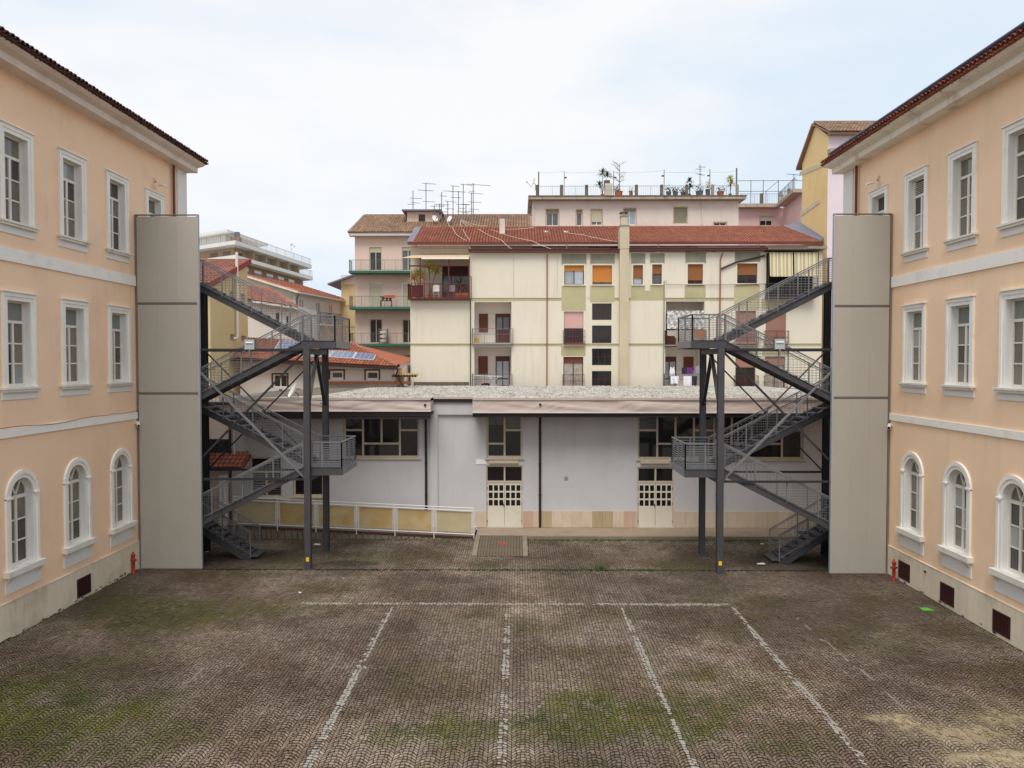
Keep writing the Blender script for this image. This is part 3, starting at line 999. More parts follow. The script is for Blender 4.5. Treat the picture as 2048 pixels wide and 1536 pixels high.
# ================================================================== SCHOOL WINGS
WIN_Z = [(6.9, 9.3), (11.47, 13.87)]


def school_wing(side, xw, y_end, ys, label, plaster, vent_ys, cornice, tile, lamp_first):
    sgn = 1 if side == 'l' else -1
    T = (lambda u, v, d: Vector((xw + d, u, v))) if side == 'l' else (lambda u, v, d: Vector((xw - d, u, v)))
    root = thing('school_building', label, 'building', (xw, y_end, 0))
    y0 = 8.0
    dz = 0.0 if side == 'l' else -0.27
    dw = 0.0 if side == 'l' else -0.12
    WIN_Z = [(6.9, 9.3), (11.47 + dw, 13.87 + dw)]
    hw = 0.5
    ops = []
    for y in ys:
        ops += [(y - hw, y + hw, z0, z1) for z0, z1 in WIN_Z]
        ops.append((y - hw, y + hw, 1.87, 4.35, 'arch'))
    mb = MB()
    wall_faces(mb, T, y0, y_end, 1.0, (15.52 + dz), ops)
    mb.poly(T(y_end, 0, 0), T(y_end, 0, -12), T(y_end, (15.52 + dz), -12), T(y_end, (15.52 + dz), 0))
    mb.build('wall', plaster, root)
    # plinth slabs of travertine
    MB().tb(T, y0, y_end, 0, 1.0, -0.1, 0.012).build('plinth_bed', 'concrete', root)
    cuts = [17.0]
    while cuts[-1] < y_end - 0.6:
        cuts.append(cuts[-1] + random.uniform(0.42, 0.5))
    cuts = [c for c in cuts if not any(abs(c - v) < 0.5 for v in vent_ys)] + [y_end] + [v - 0.39 for v in vent_ys] + [v + 0.39 for v in vent_ys]
    cuts.sort()
    for a_, b_ in zip(cuts, cuts[1:]):
        inside = any(abs((a_ + b_) / 2 - v) < 0.39 for v in vent_ys)
        for a, b in (((0.0, 0.11), (0.72, 1.0)) if inside else ((0.0, 1.0),)):
            MB().tb(T, a_ + 0.003, b_ - 0.003, a, b - 0.004, 0.0125, 0.035 + random.uniform(-0.003, 0.003)).build('plinth_slab', 'travertine', root)
    MB().tb(T, 17.0, y_end, 1.0, 1.03, 0.0, 0.045).build('plinth_ledge', 'travertine', root)
    for v in vent_ys:
        vb = MB()
        vb.tb(T, v - 0.39, v + 0.39, 0.11, 0.15, 0.013, 0.05)
        vb.tb(T, v - 0.39, v + 0.39, 0.68, 0.72, 0.013, 0.05)
        vb.tb(T, v - 0.39, v - 0.35, 0.15, 0.68, 0.013, 0.05)
        vb.tb(T, v + 0.35, v + 0.39, 0.15, 0.68, 0.013, 0.05)
        vo = vb.build('vent_grille', 'grille', root)
        for k in range(9):
            yy = v - 0.33 + k * 0.0825
            MB().bar(T(yy, 0.15, 0.035), T(yy, 0.68, 0.035), 0.036, 0.02).build('grille_bar', 'grille', vo)
        MB().tb(T, v - 0.35, v + 0.35, 0.15, 0.68, 0.013, 0.016).build('vent_backing', 'black', vo)
    ms = MB()
    for _ in range(60 if side == 'l' else 16):
        yy, zz = random.uniform(17.5, y_end - 4.2), abs(random.gauss(0, 0.05))
        rr_ = random.uniform(0.02, 0.08)
        ms.poly(*[T(yy + rr_ * math.cos(t) * random.uniform(0.6, 1.3) * 1.4, max(0.0, zz + rr_ * 0.5 * math.sin(t) * random.uniform(0.6, 1.3)), 0.0395) for t in [2 * math.pi * q / 9 for q in range(9)]])
    ms.build('moss_stains', 'concrete_mossy', root, kind='stuff')
    # string courses
    for z0, z1 in ((5.53, 5.76), (10.36 + dw, 10.73 + dw)):
        MB().tb(T, y0, y_end - 0.02, z0, z1, 0.0, 0.05).build('string_course', 'trim', root)
    # corner pilaster above the screen
    MB().tb(T, y_end - 0.85, y_end + 0.02, 1.03, 5.53, 0.0, 0.045).build('corner_pilaster', 'bluish', root)
    MB().tb(T, y_end - 0.85, y_end + 0.02, 10.73 + dw, (15.52 + dz), 0.0, 0.045).build('corner_pilaster', 'bluish', root)
    # cornice, soffit
    MB().tb(T, y0, y_end + 0.06, (15.53 + dz), (15.73 + dz), -0.3, 0.50).build('cornice', cornice, root)
    cv = MB()
    for a, b in (((0.50, (15.73 + dz)), (0.56, (15.76 + dz))), ((0.56, (15.76 + dz)), (0.72, (15.80 + dz))), ((0.72, (15.80 + dz)), (0.84, (15.88 + dz)))):
        cv.hexa([T(y0, a[1], -0.3), T(y_end + 0.06, a[1], -0.3), T(y_end + 0.06, a[1], a[0]), T(y0, a[1], a[0]),
                 T(y0, b[1], -0.3), T(y_end + 0.1, b[1], -0.3), T(y_end + 0.1, b[1], b[0]), T(y0, b[1], b[0])])
    cv.build('cornice_moulding', cornice, root)
    sl_ = 0.36
    MB().hexa([T(y0, (15.89 + dz), 0.84), T(y_end + 0.1, (15.89 + dz), 0.84), T(y_end + 0.1, (15.89 + dz) + 7 * sl_, -6.16), T(y0, (15.89 + dz) + 7 * sl_, -6.16),
               T(y0, (15.95 + dz), 0.84), T(y_end + 0.1, (15.95 + dz), 0.84), T(y_end + 0.1, (15.95 + dz) + 7 * sl_, -6.16), T(y0, (15.95 + dz) + 7 * sl_, -6.16)]).build('roof', tile, root)
    # eave tiles: one shared half-pipe, each tile an object
    tm = MB()
    L_, rr = 0.42, 0.088
    for up in (0, 1):
        for k in range(6):
            a0, a1 = math.pi * k / 6, math.pi * (k + 1) / 6
            p = lambda a, x, q: (x, math.cos(a) * rr * q, math.sin(a) * rr * q)
            if up == 0:
                tm.poly(p(a0, 0, 1), p(a1, 0, 1), p(a1, -L_, 0.85), p(a0, -L_, 0.85))
            else:
                tm.poly(p(a0, 0, 0.8), p(a1, 0, 0.8), p(a1, -L_, 0.65), p(a0, -L_, 0.65))
        if up == 0:
            for k in range(6):
                a0, a1 = math.pi * k / 6, math.pi * (k + 1) / 6
                tm.poly(p(a0, 0, 1), p(a1, 0, 1), p(a1, 0, 0.8), p(a0, 0, 0.8))
    cover = mesh_of(tm, 'cover_tile', tile)
    rotz = 0 if side == 'l' else math.pi
    tiltv = math.atan(sl_)
    yy = 17.6
    n = 0
    while yy < y_end + 0.1:
        for row in (0, 1):
            if row == 1 and yy > y_end - 0.85:
                continue
            dd_ = 0.93 - row * 0.34
            z = (15.985 + dz) + row * 0.34 * sl_ + (0.07 if row else 0.0)
            inst('roof_tile', cover, T(yy + random.uniform(-0.006, 0.006), z + random.uniform(-0.008, 0.008), dd_ + random.uniform(-0.012, 0.012)), root, (0, tiltv if side == 'l' else tiltv, rotz))
        # under-tile (channel) between two cover tiles
        if n < 90:
            inst('channel_tile', cover, T(yy + 0.1, (15.985 + dz) + random.uniform(-0.006, 0.006), 0.90 + random.uniform(-0.01, 0.01)), root, (math.pi, -tiltv, rotz))
        yy += 0.2
        n += 1
    if side == 'r':
        MB().tube([T(17, (16.16 + dz), 0.86), T(y_end - 0.75, (16.16 + dz), 0.86)], 0.075, 8, True).build('gutter_pipe', 'navy', root)
    # downpipe near the corner
    yp = y_end - 1.32
    MB().tube([T(yp, 15.5, 0.1), T(yp, 10.9, 0.1), T(yp, 4.0, 0.1), T(yp, 0.3, 0.1)], 0.055, 8).build('downpipe', 'copper', root)
    # windows
    for wi, yc in enumerate(ys):
        for fl, (z0, z1) in enumerate(WIN_Z):
            a, b = yc - hw, yc + hw
            mb = MB()
            mb.use('reveal')
            reveal_faces(mb, T, (a, b, z0, z1), 0.0, -0.17)
            mb.use('frame_white')
            d0, d1 = -0.23, -0.17
            zt = z1 - 0.62
            mb.tb(T, a, a + 0.06, z0, z1, d0, d1)
            mb.tb(T, b - 0.06, b, z0, z1, d0, d1)
            mb.tb(T, a + 0.06, b - 0.06, z0, z0 + 0.09, d0, d1)
            mb.tb(T, a + 0.06, b - 0.06, z1 - 0.05, z1, d0, d1)
            mb.tb(T, a + 0.06, b - 0.06, zt, zt + 0.08, d0, d1 + 0.015)
            mb.tb(T, yc - 0.045, yc + 0.045, z0 + 0.09, zt, d0, d1 + 0.01)
            h = (zt - z0 - 0.09) / 3
            for k in (1, 2):
                for s in (a + 0.06, yc + 0.045):
                    mb.tb(T, s, s + (hw - 0.105), z0 + 0.09 + k * h - 0.02, z0 + 0.09 + k * h + 0.02, d0 + 0.004, d1 - 0.004)
            lab = None
            louv = side == 'r' and wi == 3 and fl == 1
            if louv:
                lab = 'window with a slatted vent in place of its top pane'
            wo = mb.build('window', parent=root, label=lab)
            pick = lambda: random.choice(['glass_curtain'] * 6 + ['glass_room'] * 3 + ['glass_sky'])
            g_hi = 'glass_frost' if fl == 0 else random.choice(['glass_curtain', 'glass_room', 'glass_sky'])
            for k in range(3):
                for s in (a + 0.06, yc + 0.045):
                    zz = z0 + 0.09 + k * h
                    MB().tb(T, s, s + hw - 0.105, zz + (0.02 if k else 0), zz + h - (0.02 if k < 2 else 0), d0 + 0.02, d0 + 0.03).build('pane', pick(), wo)
            if louv:
                MB().tb(T, a + 0.06, b - 0.06, zt + 0.08, z1 - 0.05, d0 + 0.005, d0 + 0.01).build('vent_backing', 'black', wo)
                for k in range(7):
                    zz = zt + 0.1 + k * 0.064
                    MB().bar(T(a + 0.07, zz, -0.18), T(b - 0.07, zz, -0.18), 0.05, 0.012).build('vent_slat', 'frame_white', wo)
            elif fl == 1:
                for s in (a + 0.06, yc):
                    MB().tb(T, s, s + hw - 0.06, zt + 0.08, z1 - 0.05, d0 + 0.02, d0 + 0.03).build('pane', g_hi, wo)
            else:
                MB().tb(T, a + 0.06, b - 0.06, zt + 0.08, z1 - 0.05, d0 + 0.02, d0 + 0.03).build('pane', g_hi, wo)
            s = MB()
            for q0, q1, dd_ in ((0.0, 0.11, 0.035), (0.11, 0.22, 0.06)):
                s.tb(T, a - q1, a - q0, z0, z1 + q1, 0.0, dd_)
                s.tb(T, b + q0, b + q1, z0, z1 + q1, 0.0, dd_)
                s.tb(T, a - q0, b + q0, z1 + q0, z1 + q1, 0.0, dd_)
            s.tb(T, a - 0.25, b + 0.25, z1 + 0.222, z1 + 0.255, 0.0, 0.11)
            s.build('surround', 'trim', wo)
            s = MB()
            s.tb(T, a - 0.33, b + 0.33, z0 - 0.06, z0 - 0.001, -0.16, 0.16)
            s.tb(T, a - 0.28, b + 0.28, z0 - 0.13, z0 - 0.062, 0.0, 0.12)
            s.build('sill', 'sill', wo)
            MB().tb(T, a - 0.27, b + 0.27, z0 - 0.34, z0 - 0.132, 0.0, 0.03).build('apron', 'bluish', wo)
        # arched ground floor window
        a, b, z0, z1 = yc - hw, yc + hw, 1.87, 4.35
        zs = z1 - hw
        mb = MB()
        mb.use('reveal')
        reveal_faces(mb, T, (a, b, z0, z1, 'arch'), 0.0, -0.17)
        mb.use('frame_white')
        d0, d1 = -0.23, -0.17
        mb.tb(T, a, a + 0.06, z0, zs, d0, d1)
        mb.tb(T, b - 0.06, b, z0, zs, d0, d1)
        mb.tb(T, a + 0.06, b - 0.06, z0, z0 + 0.09, d0, d1)
        mb.tb(T, a + 0.06, b - 0.06, zs - 0.1, zs, d0, d1 + 0.01)
        mb.tb(T, yc - 0.045, yc + 0.045, z0 + 0.09, zs - 0.1, d0, d1 + 0.01)
        h = (zs - 0.1 - z0 - 0.09) / 3
        for k in (1, 2):
            for s in (a + 0.06, yc + 0.045):
                mb.tb(T, s, s + hw - 0.105, z0 + 0.09 + k * h - 0.02, z0 + 0.09 + k * h + 0.02, d0 + 0.004, d1 - 0.004)
        n = 14
        arc = lambda r, t: (yc + r * math.cos(t), zs + r * math.sin(t))
        for k in range(n):
            t0, t1 = math.pi * k / n, math.pi * (k + 1) / n
            q = [arc(hw, t0), arc(hw, t1), arc(hw - 0.06, t1), arc(hw - 0.06, t0)]
            mb.hexa([T(*p_, d0) for p_ in q] + [T(*p_, d1) for p_ in q])
        for t in (R_(62), R_(118)):
            mb.bar(T(yc, zs, d1 - 0.02), T(*arc(hw - 0.06, t), d1 - 0.02), 0.045, 0.045, up=(1, 0, 0))
        lab = 'arched window with white flower stickers on its lowest panes' if side == 'r' and wi in (2, 3) else None
        wo = mb.build('window', parent=root, label=lab)
        for k in range(3):
            for s in (a + 0.06, yc + 0.045):
                zz = z0 + 0.09 + k * h
                MB().tb(T, s, s + hw - 0.105, zz + (0.02 if k else 0), zz + h - (0.02 if k < 2 else 0), d0 + 0.02, d0 + 0.03).build('pane', pick(), wo)
        for t0, t1 in ((0, R_(62)), (R_(62), R_(118)), (R_(118), math.pi)):
            m_ = 5
            pts = [(yc, zs)] + [arc(hw - 0.06, t0 + (t1 - t0) * k / m_) for k in range(m_ + 1)]
            MB().poly(*[T(*p_, d0 + 0.025) for p_ in pts]).build('pane', 'glass_curtain', wo)
        if lab:
            fl_ = MB()
            for _ in range(7):
                cu, cz = yc + random.choice((-1, -0.75, -0.5, 0.6)) * 0.32 + random.uniform(-0.08, 0.08), z0 + random.uniform(0.16, 0.66)
                for k in range(5):
                    t = 2 * math.pi * k / 5
                    pc = (cu + 0.04 * math.cos(t), cz + 0.04 * math.sin(t))
                    fl_.poly(*[T(pc[0] + 0.026 * math.cos(u_), pc[1] + 0.026 * math.sin(u_), d0 + 0.034) for u_ in [2 * math.pi * j / 6 for j in range(6)]])
            fl_.build('flower_stickers', 'white_plastic', wo)
        s = MB()
        for q0, q1, dd_ in ((0.0, 0.11, 0.035), (0.11, 0.22, 0.06)):
            s.tb(T, a - q1, a - q0, z0, zs, 0.0, dd_)
            s.tb(T, b + q0, b + q1, z0, zs, 0.0, dd_)
            for k in range(n):
                t0, t1 = math.pi * k / n, math.pi * (k + 1) / n
                q = [arc(hw + q0, t0), arc(hw + q0, t1), arc(hw + q1, t1), arc(hw + q1, t0)]
                s.hexa([T(*p_, 0.0) for p_ in q] + [T(*p_, dd_) for p_ in q])
        for c_ in (a - 0.22, b + 0.0):
            s.tb(T, c_, c_ + 0.22, zs - 0.03, zs + 0.03, 0.0, 0.085)
        s.build('surround', 'trim', wo)
        s = MB()
        s.tb(T, a - 0.34, b + 0.34, z0 - 0.16, z0 - 0.001, -0.16, 0.17)
        s.build('sill', 'sill', wo)
        for c_ in (a - 0.22, b + 0.08):
            MB().hexa([T(c_, z0 - 0.32, 0.0), T(c_ + 0.14, z0 - 0.32, 0.0), T(c_ + 0.14, z0 - 0.32, 0.05), T(c_, z0 - 0.32, 0.05),
                       T(c_, z0 - 0.165, 0.0), T(c_ + 0.14, z0 - 0.165, 0.0), T(c_ + 0.14, z0 - 0.165, 0.14), T(c_, z0 - 0.165, 0.14)]).build('bracket', 'sill', wo)
        MB().tb(T, a - 0.27, b + 0.27, 1.24, z0 - 0.17, 0.0, 0.025).build('apron', 'bluish', wo)
    return root, T


wl_, TL = school_wing('l', LX, 32.42, [18.75, 21.45, 24.15, 26.85, 29.6], 'peach three storey school wing with white framed windows at the left of the courtyard', 'peach', [24.4], 'cornice', 'tile_dark', 0)
wr_, TR = school_wing('r', RX, 31.75, [17.95, 20.65, 23.32, 26.0, 28.72], 'apricot three storey school wing with flaking cornice at the right of the courtyard', 'apricot', [26.4, 23.74, 21.06], 'cornice_r', 'tile_red', 0)

# loose cable on the left wing's lower string course
mb = MB()
pts = []
for k in range(40):
    y = 20 + k * 0.21
    pts.append(TL(y, 5.80 + 0.035 * math.sin(k * 0.33) + (0.03 if k > 28 else -0.02), 0.058))
mb.tube(pts, 0.008, 5).build('cable', 'cable_black', wl_)

# ================================================================== SCREEN WALLS AND FIRE STAIRS
def screen(sgn, xa, xb, yf, ztop, joints, label):
    """Tall blind screen of metal faced panels, xa at the building, xb the free edge."""
    root = thing('screen_wall', label, 'screen wall', ((xa + xb) / 2, yf, 0))
    x0, x1 = min(xa, xb), max(xa, xb)
    zs = [0.03, joints[1], joints[0], ztop - 0.05]
    xs = [x0 + 0.05 + (x1 - x0 - 0.11) * k / 3 for k in range(4)]
    for i in range(3):
        for j in range(3):
            MB().bx(xs[i] + 0.001, xs[i + 1] - 0.001, yf, yf + 0.08, zs[j] + (0.045 if j else 0), zs[j + 1] - (0.045 if j < 2 else 0)).build('panel', 'panel', root)
    for z in joints:
        MB().bx(x0 + 0.05, x1 - 0.06, yf + 0.012, yf + 0.07, z - 0.046, z + 0.046).build('joint_strip', 'joint', root)
        MB().bx(x0 + 0.05, x1 - 0.06, yf - 0.006, yf + 0.011, z - 0.012, z + 0.012).build('joint_bead', 'joint', root)
    MB().bx(xb - 0.06 if sgn < 0 else xb, xb if sgn < 0 else xb + 0.06, yf - 0.015, yf + 0.11, 0.0, ztop).build('edge_trim', 'panel_trim', root)
    MB().bx(xa if sgn < 0 else xa - 0.045, xa + 0.045 if sgn < 0 else xa, yf - 0.012, yf + 0.11, 0.0, ztop).build('edge_trim', 'joint', root)
    MB().bx(x0, x1, yf - 0.015, yf + 0.11, ztop, ztop + 0.03).build('coping', 'joint', root)
    MB().bx(x0, x1, yf - 0.02, yf - 0.001, 0.0, 0.03).build('foot_strip', 'concrete', root)
    return root


screen(-1, LX + 0.04, -11.66, 28.02, 12.93, (9.73, 6.45), 'tall taupe panel screen beside the peach school wing')
screen(1, RX - 0.04, 11.18, 27.6, 12.84, (9.59, 6.32), 'tall taupe panel screen beside the apricot school wing')


def stairs(side, x0, y0, u_wall, label):
    s = -1 if side == 'l' else 1
    L = lambda u, v, z: Vector((x0 + s * u, y0 + v, z))
    root = thing('fire_escape_stair', label, 'staircase', (x0, y0, 0))
    ZA, Z1, ZB, Z2, ZC = 1.39, 3.71, 6.03, 8.35, 10.67
    V0, V1, V2, V3 = 0.2, 1.24, 1.36, 2.46        # front lane V0-V1, rear lane V2-V3
    U1 = 4.75

    # posts, H section
    def post(u, v, zt, m, plate=True):
        mb = MB()
        p = L(u, v, 0)
        mb.bx(p.x - 0.11, p.x + 0.11, p.y - 0.11, p.y - 0.095, 0, zt)
        mb.bx(p.x - 0.11, p.x + 0.11, p.y + 0.095, p.y + 0.11, 0, zt)
        mb.bx(p.x - 0.006, p.x + 0.006, p.y - 0.095, p.y + 0.095, 0, zt)
        if plate:
            mb.bx(p.x - 0.18, p.x + 0.18, p.y - 0.18, p.y + 0.18, -0.02, 0.02)
        return mb.build('post', m, root)
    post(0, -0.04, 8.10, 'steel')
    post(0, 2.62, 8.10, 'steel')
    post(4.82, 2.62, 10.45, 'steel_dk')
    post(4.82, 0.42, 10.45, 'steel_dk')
    p = L(0, -0.04, 0)
    MB().bx(p.x - 0.055, p.x + 0.06, p.y - 0.118, p.y - 0.1115, 0.32, 0.47).build('marker_plate', 'yellow', root)

    # landings
    def landing(ua, ub, z, m='tread', vf=0.05, free=True):
        a, b = L(ua, vf, z), L(ub, 2.52, z)
        xa, xb = min(a.x, b.x), max(a.x, b.x)
        d = MB()
        n = 14
        for k in range(n):
            ya = vf + 0.07 + k * (2.39 - vf) / n
            d.bx(xa + 0.03, xb - 0.03, y0 + ya, y0 + ya + ((2.39 - vf) / n) - 0.02, z - 0.035, z)
        d.build('landing_deck', m, root, kind='stuff')
        for yy in (vf, 2.46):
            e = MB()
            e.bx(xa, xb, y0 + yy, y0 + yy + 0.06, z - 0.24, z + 0.02)
            e.bx(xa, xb, y0 + yy - 0.02, y0 + yy + 0.08, z - 0.26, z - 0.24)
            e.bx(xa, xb, y0 + yy - 0.02, y0 + yy + 0.08, z + 0.02, z + 0.032)
            e.build('landing_beam', 'steel', root)
        if not free:
            return
        # short end beam at the free end and a cross beam on the posts
        f = MB()
        xe = a.x
        f.bx(xe - 0.03, xe + 0.03, y0 + 0.12, y0 + 2.45, z - 0.24, z + 0.02)
        f.build('end_beam', 'steel_lt', root)
        q = L(0, 0, 0)
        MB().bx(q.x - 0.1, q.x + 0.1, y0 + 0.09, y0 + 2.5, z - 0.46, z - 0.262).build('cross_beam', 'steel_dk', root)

    landing(-1.24, 0.22, Z1)
    landing(-1.02, 0.22, Z2)
    for z in (ZA, ZB, ZC):
        landing(U1, u_wall - 0.05, z, vf=0.2, free=False)

    # flights
    def flight(ua, za, ub, zb, va, vb, n):
        for v in (va, vb):
            for dz, hh_, ww in ((0, 0.24, 0.012), (0.115, 0.014, 0.075), (-0.115, 0.014, 0.075)):
                a, b = L(ua, v, za - 0.10 + dz), L(ub, v, zb - 0.10 + dz)
                if dz == 0:
                    st = MB().bar(a, b, ww, hh_)
                else:
                    st.bar(a, b, ww, hh_)
            st.build('stringer', 'steel', root)
        for k in range(1, n):
            u, z = ua + (ub - ua) * k / n, za + (zb - za) * k / n
            du_ = abs(ub - ua) / n * 0.52
            a, b = L(u - du_, va + 0.04, z - 0.035), L(u + du_, vb - 0.04, z)
            xa, xb = min(a.x, b.x), max(a.x, b.x)
            mb = MB()
            mb.bx(xa, xb, a.y, b.y, z - 0.03, z)
            mb.bx(xb - 0.012 if s * (ub - ua) < 0 else xa, xb if s * (ub - ua) < 0 else xa + 0.012, a.y, b.y, z - 0.06, z - 0.031)
            mb.build('tread', 'tread', root)

    flight(2.62, 0.0, U1, ZA, V2, V3, 8)
    flight(U1, ZA, 0.2, Z1, V0, V1, 13)
    flight(0.2, Z1, U1, ZB, V2, V3, 13)
    flight(U1, ZB, 0.2, Z2, V0, V1, 13)
    flight(0.2, Z2, U1, ZC, V2, V3, 13)

    # railings: tube frame with a wire grid
    def rail(a, b, h=0.95, grid=True, m='steel_lt', posts=None, bars=False):
        a, b = Vector(a), Vector(b)
        up = Vector((0, 0, 1))
        mb = MB()
        mb.bar(a + up * h, b + up * h, 0.05, 0.04)
        n = posts or max(1, round((b - a).length / 1.25))
        for k in range(n + 1):
            p = a.lerp(b, k / n)
            mb.bar(p - up * 0.04, p + up * h, 0.042)
        slope = b.z - a.z
        flat = Vector((b.x - a.x, b.y - a.y, 0)).length
        lo, hi = 0.07, h - 0.07
        if abs(slope) < 0.05:
            k = lo
            while k < h - 0.02:
                w = 0.026 if bars else 0.012
                mb.bar(a + up * k, b + up * k, w)
                k += 0.085
        else:
            mb.bar(a + up * lo, b + up * lo, 0.02)
            mb.bar(a + up * hi, b + up * hi, 0.02)
            z = min(a.z, b.z) + lo
            while z < max(a.z, b.z) + hi:
                # horizontal wire clipped to the sloping panel
                t0 = (z - lo - a.z) / slope
                t1 = (z - hi - a.z) / slope
                t0, t1 = sorted((max(0, min(1, t0)), max(0, min(1, t1))))
                if t1 - t0 > 0.02:
                    p, q = a.lerp(b, t0), a.lerp(b, t1)
                    mb.bar((p.x, p.y, z), (q.x, q.y, z), 0.009)
                z += 0.1
        if grid and not bars:
            m_ = int(flat / 0.14)
            for k in range(1, m_):
                p = a.lerp(b, k / m_)
                mb.bar(p + up * lo, p + up * hi, 0.007)
        return mb.build('railing', m, root)

    for z, ue in ((Z1, -1.22), (Z2, -1.0)):
        bars = z == Z1
        m = 'steel_lt'
        rail(L(ue, 0.08, z), L(ue, 2.49, z), bars=bars, m=m, posts=2)
        rail(L(ue, 0.08, z), L(0.2, 0.08, z), bars=bars, m=m, posts=2)
        rail(L(ue, 2.49, z), L(0.2, 2.49, z), bars=bars, m=m, posts=2)
    for z in (ZA, ZB, ZC):
        rail(L(U1 + 0.05, 2.49, z), L(u_wall - 0.1, 2.49, z), m='steel')
    for ua, za, ub, zb, va, vb in ((2.62, 0.12, U1, ZA, V2, V3), (U1, ZA, 0.2, Z1, V0, V1), (0.2, Z1, U1, ZB, V2, V3), (U1, ZB, 0.2, Z2, V0, V1), (0.2, Z2, U1, ZC, V2, V3)):
        for v in (va, vb):
            rail(L(ua, v, za), L(ub, v, zb), m='steel_lt')
    # gate-like first step plate
    a = L(2.35, V2 + 0.02, 0)
    b = L(2.7, V3 - 0.02, 0)
    MB().bx(min(a.x, b.x), max(a.x, b.x), a.y, b.y, 0.09, 0.125).build('tread', 'tread', root)

    # ties and braces
    for z, v in ((3.29, 0.14), (8.05, 0.14), (3.29, 2.62), (8.05, 2.62)):
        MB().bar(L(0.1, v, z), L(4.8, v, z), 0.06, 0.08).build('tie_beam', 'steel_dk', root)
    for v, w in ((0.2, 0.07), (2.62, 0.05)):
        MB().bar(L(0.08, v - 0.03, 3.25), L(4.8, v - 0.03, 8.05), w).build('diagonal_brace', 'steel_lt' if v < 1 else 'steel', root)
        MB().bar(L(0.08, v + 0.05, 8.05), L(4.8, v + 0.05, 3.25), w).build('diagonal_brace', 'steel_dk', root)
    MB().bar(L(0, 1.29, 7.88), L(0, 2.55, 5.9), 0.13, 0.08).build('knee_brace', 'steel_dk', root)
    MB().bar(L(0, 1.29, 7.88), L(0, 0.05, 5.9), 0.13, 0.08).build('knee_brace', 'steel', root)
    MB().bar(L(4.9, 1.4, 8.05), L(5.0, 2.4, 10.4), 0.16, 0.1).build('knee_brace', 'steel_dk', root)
    MB().bar(L(0.05, 2.5, 6.02), L(-0.1, 1.3, 6.0), 0.03).build('brace_rod', 'steel_lt', root)
    return root, L


st_l, LL = stairs('l', -7.72, 28.0, 6.2, 'grey galvanised zigzag fire stair in front of the peach school wing')
st_r, LR = stairs('r', 7.20, 27.58, 6.08, 'grey galvanised zigzag fire stair in front of the apricot school wing')

for L, lab in ((LL, 'glass fronted floodlight on the railing of the fire stair by the peach wing'), (LR, 'glass fronted floodlight on the railing of the fire stair by the apricot wing')):
    c = L(2.13, 0.1, 8.24)
    r = thing('floodlight', lab, 'floodlight', c, group='floodlights on the fire stairs')
    mb = MB()
    mb.bx(c.x - 0.2, c.x + 0.2, c.y - 0.02, c.y + 0.12, c.z - 0.2, c.z + 0.2)
    mb.bx(c.x - 0.03, c.x + 0.03, c.y - 0.03, c.y + 0.1, c.z - 0.42, c.z - 0.2)
    mb.build('housing', 'steel_lt', r)
    MB().bx(c.x - 0.175, c.x + 0.175, c.y - 0.035, c.y - 0.021, c.z - 0.175, c.z + 0.175).build('front_glass', 'lamp_glass', r)
    MB().tube([(c.x - 0.13, c.y - 0.04, c.z + 0.06), (c.x + 0.13, c.y - 0.04, c.z + 0.06)], 0.03, 8, True).build('lamp_tube', 'white_plastic', r)
    for k in (-0.14, 0.14):
        MB().bx(c.x + k - 0.02, c.x + k + 0.02, c.y, c.y + 0.04, c.z + 0.2, c.z + 0.235).build('clip', 'steel', r)

# ================================================================== LOW HALL
HY = 34.6
TH = front(HY)
hall = thing('hall_building', 'low lavender grey hall with gravel roof and pink metal eaves across the courtyard end', 'building', (0, HY, 0))
hx = lambda px, py=900: at(px, py, HY).x
hz = lambda py: at(1038, py, HY).z
HX0, HX1 = hx(440), hx(1790)
wA = (hx(687), hx(838), hz(916), 5.42)            # left upper window
wC = (hx(973), hx(1045), hz(916), 5.42)           # upper window over the first door
wD = (hx(1275.5), hx(1607), hz(918), 5.42)        # long right window
dC = (hx(972.5), hx(1045.5), 0.135, hz(931))
dD = (hx(1275.5), hx(1348), 0.135, hz(934))
wE = (hx(498), hx(563), hz(996), hz(915))
wF = (hx(585), hx(646), hz(994), hz(940))
mb = MB()
wall_faces(mb, TH, HX0, HX1, 0.0, 6.0, [wA, wC, wD, dC, dD, wE, wF])
mb.poly((HX0, HY, 0), (HX0, 50, 0), (HX0, 50, 6), (HX0, HY, 6))
mb.poly((HX1, HY, 0), (HX1, 50, 0), (HX1, 50, 6), (HX1, HY, 6))
mb.build('wall', 'lavender', hall)
MB().bx(HX0 + 0.05, HX1 - 0.05, HY + 0.9, HY + 0.95, 0.1, 5.9).build('inner_wall', 'black', hall)


def big_window(o, verts, rails, label=None, panes='glass_dark', fw=0.085):
    """Fixed metal window: verts are mullion x positions, rails are (x0, x1, z) transoms; panes fill the cells."""
    a, b, c, e = o
    mb = MB()
    mb.use('frame_beige')
    reveal_faces(mb, TH, o, 0.0, -0.2)
    d0, d1 = -0.2, -0.13
    mb.tb(TH, a, a + fw, c, e, d0, d1)
    mb.tb(TH, b - fw, b, c, e, d0, d1)
    mb.tb(TH, a, b, c, c + fw, d0, d1 + 0.004)
    mb.tb(TH, a, b, e - fw, e, d0, d1 + 0.004)
    for x, z0, z1 in verts:
        mb.tb(TH, x - fw / 2, x + fw / 2, z0, z1, d0, d1 + 0.006)
    for x0, x1, z in rails:
        mb.tb(TH, x0, x1, z - fw / 2, z + fw / 2, d0, d1 - 0.004)
    mb.tb(TH, a - 0.08, b + 0.08, c - 0.06, c - 0.002, -0.1, 0.08)
    w = mb.build('window', parent=hall, label=label)
    return w


def cell(w, x0, x1, z0, z1, m, d=-0.17):
    MB().tb(TH, x0, x1, z0, z1, d - 0.01, d).build('pane', m, w)


